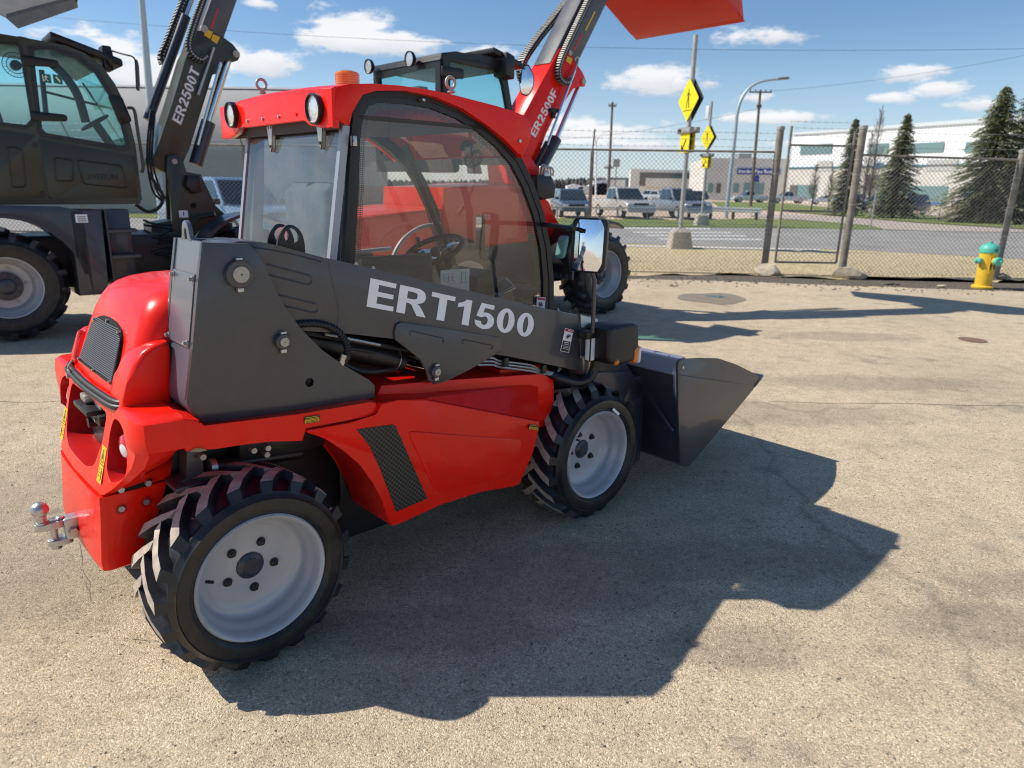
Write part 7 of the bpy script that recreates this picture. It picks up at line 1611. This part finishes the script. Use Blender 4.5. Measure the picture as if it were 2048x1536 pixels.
t, A, d, n = facade('shop_building', 'grey flat roofed building with a long blue sign left of the white warehouse', (38.5, 149), (60, 146), 30, 8.2, 8.2, greym)
def sof2(px): Y = 148.; return (WY(px, 350, Y).x-A.x)/d.x
sg_m = mat('sign_blue', (.02, .03, .30), .4)
z_a, z_b = WY(1500, 349, 148).z, WY(1500, 337, 148).z
SG = panel(t, A, d, n, sof2(1474), sof2(1556), z_a, z_b, sg_m, 'shop_sign', .25, .15)
bmt = plain_text('Standard Pipe Bookings', .92, .02); c = A+d*((sof2(1474)+sof2(1556))/2)+Vector((0, 0, (z_a+z_b)/2))-n*.30; place(bmt, c, d*.92, Vector((0, 0, 1)), -n); obj('sign_lettering', bmt, M['white'], SG, 0)
for p0, p1, y0, y1, m_, nm in ((1504, 1517, 351, 364, sg_m, 'small_sign'), (1421, 1430, 367, 385, tealg, 'window'), (1470, 1480, 367, 385, tealg, 'window'), (1490, 1528, 366, 388, tealg, 'shop_front'), (1437, 1445, 367, 386, dkg, 'door')):
    panel(t, A, d, n, sof2(p0), sof2(p1), max(.1, WY(p0, y1, 148).z), WY(p0, y0, 148).z, m_, nm, .2, .1)
q = B(); box(q, WY(1482, 300, 150).x, WY(1508, 300, 150).x, 151, 154, 8.2, WY(1490, 307, 151).z); obj('roof_unit', q, M['galv'], t, 0)
t, A, d, n = facade('depot_building', 'cream flat roofed depot with a recessed front, left of the sign building', (30, 190), (58, 186), 30, 7.0, 6.6, creamm)
def P3(px, py, Y=188.): return WY(px, py, Y)
def s3(px): return (WY(px, 350, 188).x-A.x)/d.x
panel(t, A, d, n, s3(1282), s3(1420), P3(1300, 372).z, P3(1300, 345).z, mat('recess', (.17, .155, .135), .8), 'recess', .15, .1); panel(t, A, d, n, s3(1294), s3(1420), P3(1300, 374).z, P3(1300, 356).z, creamm, 'front_block', .8, .5)
panel(t, A, d, n, s3(1346), s3(1412), P3(1350, 356).z, P3(1350, 353).z, mat('teal_trim', (.06, .16, .18), .6), 'canopy', 1.3, 1.0)
t, A, d, n = facade('far_office', 'small distant blue grey office with a pale sign on the horizon', (28, 220), (37, 219), 12, 5.2, 5.2, mat('blue_grey_wall', (.10, .16, .20), .6)); panel(t, A, d, n, .3, 5.2, 2.6, 4.6, mat('pale_sign', (.62, .60, .60), .6), 'pale_sign', .2, .1)
for i, (px, w_, h_) in enumerate(((1150, 5, 2.6), (1178, 7, 2.2), (1205, 8, 3.0), (1243, 18, 4.2))):
    p = WY(px, 379, 230); q = B(); prism(q, [(0, 0), (0, h_), (w_*.5, h_*1.25), (w_, h_), (w_, 0)], 0, 8, .0); o = obj('shed', q, M['white'] if i != 1 else creamm, None, 0); o.location = (p.x-w_/2, 230, 0); tag(o, ('tiny white shed on the horizon left of the fence post', 'tiny cream shed on the horizon at the fence post', 'tiny white shed on the horizon beside the lone pole', 'long low white shed behind the beige pickup roof')[i], 'shed')
# quonset-like grey hall on the left
t = thing('hall', 'long grey metal hall with a low curved roof behind the olive loader', 'building', (0, 0, 0)); q = B(); YH = 40.
x0, x1 = WY(-260, 250, YH).x, WY(655, 250, YH).x; prof = [(YH, 0), (YH, 3.2), (YH+.15, 4.4), (YH+1.2, 6.0), (YH+3, 6.95), (YH+6, 7.15), (YH+12, 7.0), (YH+18, 4.5), (YH+18, 0)]
hm_ = mat('grey_metal_roof', (.36, .35, .33), .75, 0, 0, 1.2, .08, .4, 3)
loft(q, [[(x, y, z) for y, z in prof] for x in (x0, x1)]); obj('roof', q, hm_, t, 30); q = B(); loft(q, [[(x, y, z) for y, z in ((YH+2.8, 6.92), (YH+3.1, 7.06), (YH+6, 7.28), (YH+6, 7.1))] for x in (x0, x1)]); obj('ridge_cap', q, mat('pale_metal', (.42, .42, .41), .6), t, 30)
# distant tree line and hills
tl = mat('distant_trees', (.085, .080, .070), .95, 0, 0, .08, .35)
q = B()
for k in range(5200):
    x = random.uniform(-420, 760); y = random.uniform(520, 620); s = random.uniform(1.6, 3.6); h = random.uniform(4.5, 9)+2*math.sin(x*.02)
    b_ = [q.verts.new((x+s*math.cos(a), y+s*math.sin(a), -1)) for a in (0, 2.1, 4.2)]; m_ = [q.verts.new((x+s*random.uniform(.6, 1)*math.cos(a+.4), y+s*math.sin(a+.4), h*.65)) for a in (0, 2.1, 4.2)]; tp_ = q.verts.new((x+random.uniform(-1, 1), y, h))
    for j in range(3): q.faces.new((b_[j], b_[(j+1) % 3], m_[(j+1) % 3], m_[j])); q.faces.new((m_[j], m_[(j+1) % 3], tp_))
tag(obj('tree_line', q, tl, None, 0), 'hazy dark tree line along the horizon', 'tree line', kind='stuff')
# ---- spruces
def spruce_mesh(seed, H, Rb):
    rng = random.Random(seed); q = B(); z = .35
    while z < H-.1:
        f = 1-z/H; rad = Rb*(f**.78)*rng.uniform(.78, 1.12)+.10; nbr = int(7+9*f)
        for k in range(nbr):
            a = rng.uniform(0, 6.283); r = rad*rng.uniform(.55, 1.15); dirv = Vector((math.cos(a), math.sin(a), 0)); side = Vector((-dirv.y, dirv.x, 0)); n = max(3, int(r/.12)); up0 = rng.uniform(-.12, .26)
            for j in range(n):
                s = (j+.6)/n; p = dirv*r*s+Vector((0, 0, z+up0*r*s-.32*r*s*s)); wd = (.16+.34*f)*(1-.55*s)*rng.uniform(.7, 1.2)+.05
                for sd_ in (-1, 1):
                    tip_ = p+side*sd_*wd+dirv*wd*.75+Vector((0, 0, rng.uniform(-.14, .02))); th = .045+.03*rng.random()
                    vs = [q.verts.new(p-dirv*th), q.verts.new(p+dirv*th*1.4), q.verts.new(tip_)]; fc_ = q.faces.new(vs); fc_.material_index = rng.choice((0, 0, 1, 1, 2))
                vs = [q.verts.new(p-side*.05), q.verts.new(p+side*.05), q.verts.new(p+dirv*(r/n)*1.5+Vector((0, 0, rng.uniform(-.02, .1))))]; fc_ = q.faces.new(vs); fc_.material_index = rng.choice((0, 1, 1, 2))
        z += rng.uniform(.07, .12)*(.55+.7*f)
    for k in range(10): 
        a = rng.uniform(0, 6.28); q.faces.new((q.verts.new((0, 0, H-.5+.05*k)), q.verts.new((.03, 0, H-.45+.05*k)), q.verts.new((.12*math.cos(a), .12*math.sin(a), H-.35+.05*k))))
    return q
gm_ = [mat('spruce_needles', (.27, .30, .19), .8), mat('spruce_needles_light', (.44, .44, .26), .8), mat('spruce_needles_dark', (.13, .16, .11), .9)]
bark = mat('bark', (.09, .07, .055), .9)
protos = []
def spruce(label, x, y, H, Rb, seed, rz=0):
    t = thing('spruce_tree', label, 'tree', (x, y, 0), rz, 'spruces beyond the road'); obj('crown', spruce_mesh(seed, H, Rb), gm_, t, 0, False); q = B(); tube(q, [(0, 0, 0), (0, 0, H*.5), (0, 0, H-.15)], .1, 8, 0, True, [.16, .09, .015]); obj('trunk', q, bark, t); return t
def sp_at(px, base, top, Y=None):
    p = G(px, base) if Y is None else Vector((WY(px, base, Y).x, Y, 0)); return p, WY(px, top, p.y).z
for lab, px, ptx, base, top, rb, seed in (('narrow spruce just right of the gate panel', 1686, 1701, 431, 236, 1.45, 1), ('middle spruce standing alone before the white warehouse', 1784, 1801, 436, 226, 2.0, 2), ('tall wide spruce left of the hydrant side fence post', 1962, 1996, 445, 170, 3.3, 3), ('tallest dark spruce at the right edge of the view', 2036, 2058, 447, 120, 3.4, 4)):
    p = G(px, base); H = WY(ptx, top, p.y).z; spruce(lab, p.x, p.y, H, rb, seed, seed*1.3)
# ---- bare trees
def bare(label, px, base, top, Y, seed):
    rng = random.Random(seed); p = Vector((WY(px, base, Y).x, Y, 0)); H = WY(px, top, Y).z; t = thing('bare_tree', label, 'tree', p, 0, 'bare trees before the warehouse'); q = B(); cr = B()
    tube(q, [(0, 0, 0), (.05, 0, H*.4), (0, 0, H)], .08, 6, 0, True, [.09, .05, .01]); obj('trunk', q, bark, t)
    for k in range(110):
        z = rng.uniform(.15, .95)*H; a = rng.uniform(0, 6.28); l = (H-z)*.35*rng.uniform(.5, 1.1)+.2; d = Vector((math.cos(a)*.45, math.sin(a)*.45, .9)).normalized(); b0 = Vector((0, 0, z)); m_ = b0+d*l; tube(cr, [b0, b0+d*l*.5, m_], .014, 3, 0, False, [.02, .012, .005])
        for j in range(3): s = rng.uniform(.3, .9); e_ = b0+d*l*s; dd = (d+Vector((rng.uniform(-.6, .6), rng.uniform(-.6, .6), .2))).normalized(); tube(cr, [e_, e_+dd*l*.45], .006, 3, 0, False)
    obj('crown', cr, mat('twigs', (.20, .16, .13), .9), t, 0, False); return t
bare('tall bare poplar showing over the right gate post', 1733, 428, 208, 62, 21); bare('bare young tree left of the narrow spruce', 1622, 420, 328, 70, 22); bare('bare tree between the gate post and middle spruce', 1722, 428, 260, 64, 23); bare('faint bare tree at the grey wall right of the gate', 1655, 424, 335, 72, 24)
# ================================================================== world, sun, camera
SUN_EL, SUN_AZ = 45.5, -6.0            # the shadows run towards (cos az, sin az) on the ground
sd = Vector((math.cos(R(SUN_EL))*math.cos(R(SUN_AZ)), math.cos(R(SUN_EL))*math.sin(R(SUN_AZ)), -math.sin(R(SUN_EL))))
li = bpy.data.lights.new('sun', 'SUN'); li.energy = SUNE; li.angle = R(.53); li.color = (1., .945, .85)
lo = bpy.data.objects.new('sun', li); COL.objects.link(lo); lo.rotation_euler = sd.to_track_quat('-Z', 'Y').to_euler()
w = bpy.data.worlds.new('World'); scene.world = w; w.use_nodes = True; nt = w.node_tree; nt.nodes.clear(); N = nt.nodes.new; Lk = nt.links.new
out = N('ShaderNodeOutputWorld'); bg = N('ShaderNodeBackground'); sky = N('ShaderNodeTexSky'); sky.sky_type = 'NISHITA'; sky.sun_disc = False
sky.sun_elevation = R(SUN_EL); sx_, sy_ = -sd.x, -sd.y; sky.sun_rotation = math.atan2(sx_, sy_); sky.altitude = 700; sky.air_density = 1.0; sky.dust_density = .35; sky.ozone_density = 2.5
def MA(op, a, b=None, c=None):
    n = N('ShaderNodeMath'); n.operation = op
    for i, v in enumerate((a, b, c)):
        if v is None: continue
        if isinstance(v, (int, float)): n.inputs[i].default_value = v
        else: Lk(v, n.inputs[i])
    return n.outputs[0]
tc = N('ShaderNodeTexCoord'); sp_ = N('ShaderNodeSeparateXYZ'); Lk(tc.outputs['Generated'], sp_.inputs[0])
az = MA('ARCTAN2', sp_.outputs[0], sp_.outputs[1]); el = MA('ARCSINE', sp_.outputs[2])
def azel(px, py): d = ray(px, py).normalized(); return math.atan2(d.x, d.y), math.asin(d.z)
nz = N('ShaderNodeTexNoise'); nz.inputs['Scale'].default_value = 9; nz.inputs['Detail'].default_value = 9; nz.inputs['Roughness'].default_value = .6
mp = N('ShaderNodeMapping'); mp.inputs['Scale'].default_value = (1, 1, 2.6); Lk(tc.outputs['Generated'], mp.inputs[0]); Lk(mp.outputs[0], nz.inputs['Vector'])
nz2 = N('ShaderNodeTexNoise'); nz2.inputs['Scale'].default_value = 42; nz2.inputs['Detail'].default_value = 6; nz2.inputs['Roughness'].default_value = .65; Lk(mp.outputs[0], nz2.inputs['Vector'])
total = None; lift = None
cvx = N('ShaderNodeCombineXYZ'); Lk(az, cvx.inputs[0]); Lk(el, cvx.inputs[1])
for px, py, rx, ry, s in CLOUDS:
    a0, e0 = azel(px, py); a1, _ = azel(px+rx, py); _, e1 = azel(px, py-ry); kx, ky = 1/abs(a1-a0), 1/abs(e1-e0)
    va = N('ShaderNodeVectorMath'); va.operation = 'MULTIPLY_ADD'; Lk(cvx.outputs[0], va.inputs[0]); va.inputs[1].default_value = (kx, ky, 0); va.inputs[2].default_value = (-a0*kx, -e0*ky, 0)
    vl = N('ShaderNodeVectorMath'); vl.operation = 'LENGTH'; Lk(va.outputs[0], vl.inputs[0]); d = vl.outputs['Value']
    v = MA('MULTIPLY_ADD', d, -s, 1.15*s); total = v if total is None else MA('MAXIMUM', total, v)
    vd = N('ShaderNodeVectorMath'); vd.operation = 'DOT_PRODUCT'; Lk(va.outputs[0], vd.inputs[0]); vd.inputs[1].default_value = (0, 1, 0)
    lv = MA('ADD', vd.outputs['Value'], MA('MINIMUM', MA('MULTIPLY_ADD', d, -8., 9.6), 0.)); lift = lv if lift is None else MA('MAXIMUM', lift, lv)
f1 = MA('MULTIPLY', MA('SUBTRACT', nz.outputs[0], .5), 2.6); f2 = MA('MULTIPLY', MA('SUBTRACT', nz2.outputs[0], .5), 1.5)
dens = MA('ADD', total, MA('ADD', f1, f2)); mr = N('ShaderNodeMapRange'); mr.interpolation_type = 'SMOOTHSTEP'; mr.inputs[1].default_value = .10; mr.inputs[2].default_value = .75; Lk(dens, mr.inputs[0])
# a scatter of further clouds over the rest of the dome
nz3 = N('ShaderNodeTexNoise'); nz3.inputs['Scale'].default_value = 3.2; nz3.inputs['Detail'].default_value = 8; mp3 = N('ShaderNodeMapping'); mp3.inputs['Scale'].default_value = (1, 1, 2.2); mp3.inputs['Location'].default_value = (3.1, 1.7, .4); Lk(tc.outputs['Generated'], mp3.inputs[0]); Lk(mp3.outputs[0], nz3.inputs['Vector'])
mr3 = N('ShaderNodeMapRange'); mr3.interpolation_type = 'SMOOTHSTEP'; mr3.inputs[1].default_value = .58; mr3.inputs[2].default_value = .72; Lk(nz3.outputs[0], mr3.inputs[0])
behind = MA('MULTIPLY', mr3.outputs[0], MA('MINIMUM', MA('MAXIMUM', MA('MULTIPLY', MA('SUBTRACT', .35, sp_.outputs[1]), 3), 0), 1))
cloud = MA('MAXIMUM', MA('MULTIPLY', mr.outputs[0], .93), MA('MULTIPLY', behind, .45))
# pale haze band low over the horizon
hz = N('ShaderNodeMapRange'); hz.interpolation_type = 'SMOOTHSTEP'; hz.inputs[1].default_value = .20; hz.inputs[2].default_value = -.02; hz.inputs[3].default_value = 0.; hz.inputs[4].default_value = .60; Lk(el, hz.inputs[0])
ccol = N('ShaderNodeMix'); ccol.data_type = 'RGBA'; ccol.inputs[6].default_value = (4.9, 5.2, 5.8, 1); ccol.inputs[7].default_value = (7.8, 7.8, 7.9, 1)
cm = N('ShaderNodeMapRange'); cm.inputs[1].default_value = -1.1; cm.inputs[2].default_value = .35; Lk(MA('ADD', lift, MA('MULTIPLY', f1, .8)), cm.inputs[0]); Lk(cm.outputs[0], ccol.inputs[0])
hs = N('ShaderNodeHueSaturation'); hs.inputs['Saturation'].default_value = 1.14; hs.inputs['Value'].default_value = SKYV; Lk(sky.outputs[0], hs.inputs['Color'])
m1 = N('ShaderNodeMix'); m1.data_type = 'RGBA'; m1.inputs[7].default_value = (5.2, 6.2, 7.4, 1); Lk(hz.outputs[0], m1.inputs[0]); Lk(hs.outputs[0], m1.inputs[6])
m2 = N('ShaderNodeMix'); m2.data_type = 'RGBA'; Lk(cloud, m2.inputs[0]); Lk(m1.outputs[2], m2.inputs[6]); Lk(ccol.outputs[2], m2.inputs[7])
Lk(m2.outputs[2], bg.inputs[0]); bg.inputs[1].default_value = .125; Lk(bg.outputs[0], out.inputs[0])
cd = bpy.data.cameras.new('camera'); co = bpy.data.objects.new('camera', cd); COL.objects.link(co); scene.camera = co
cd.sensor_fit = 'HORIZONTAL'; cd.sensor_width = 36; cd.lens = FPX/2048*36; cd.clip_start = .05; cd.clip_end = 6000
co.matrix_world = Matrix(((CR.x, CU.x, -_F.x, CAM.x), (CR.y, CU.y, -_F.y, CAM.y), (CR.z, CU.z, -_F.z, CAM.z), (0, 0, 0, 1)))
cd.dof.use_dof = True; cd.dof.focus_distance = 2.9; cd.dof.aperture_fstop = 3.3
scene.cycles.filter_width = 1.1
scene.view_settings.view_transform = 'Standard'; scene.view_settings.look = 'None'; scene.view_settings.exposure = 0
w.cycles.sampling_method = 'MANUAL'; w.cycles.sample_map_resolution = 256
scene.cycles.max_bounces = 6; scene.cycles.diffuse_bounces = 3; scene.cycles.glossy_bounces = 3; scene.cycles.transparent_max_bounces = 16; scene.cycles.caustics_reflective = False; scene.cycles.caustics_refractive = False
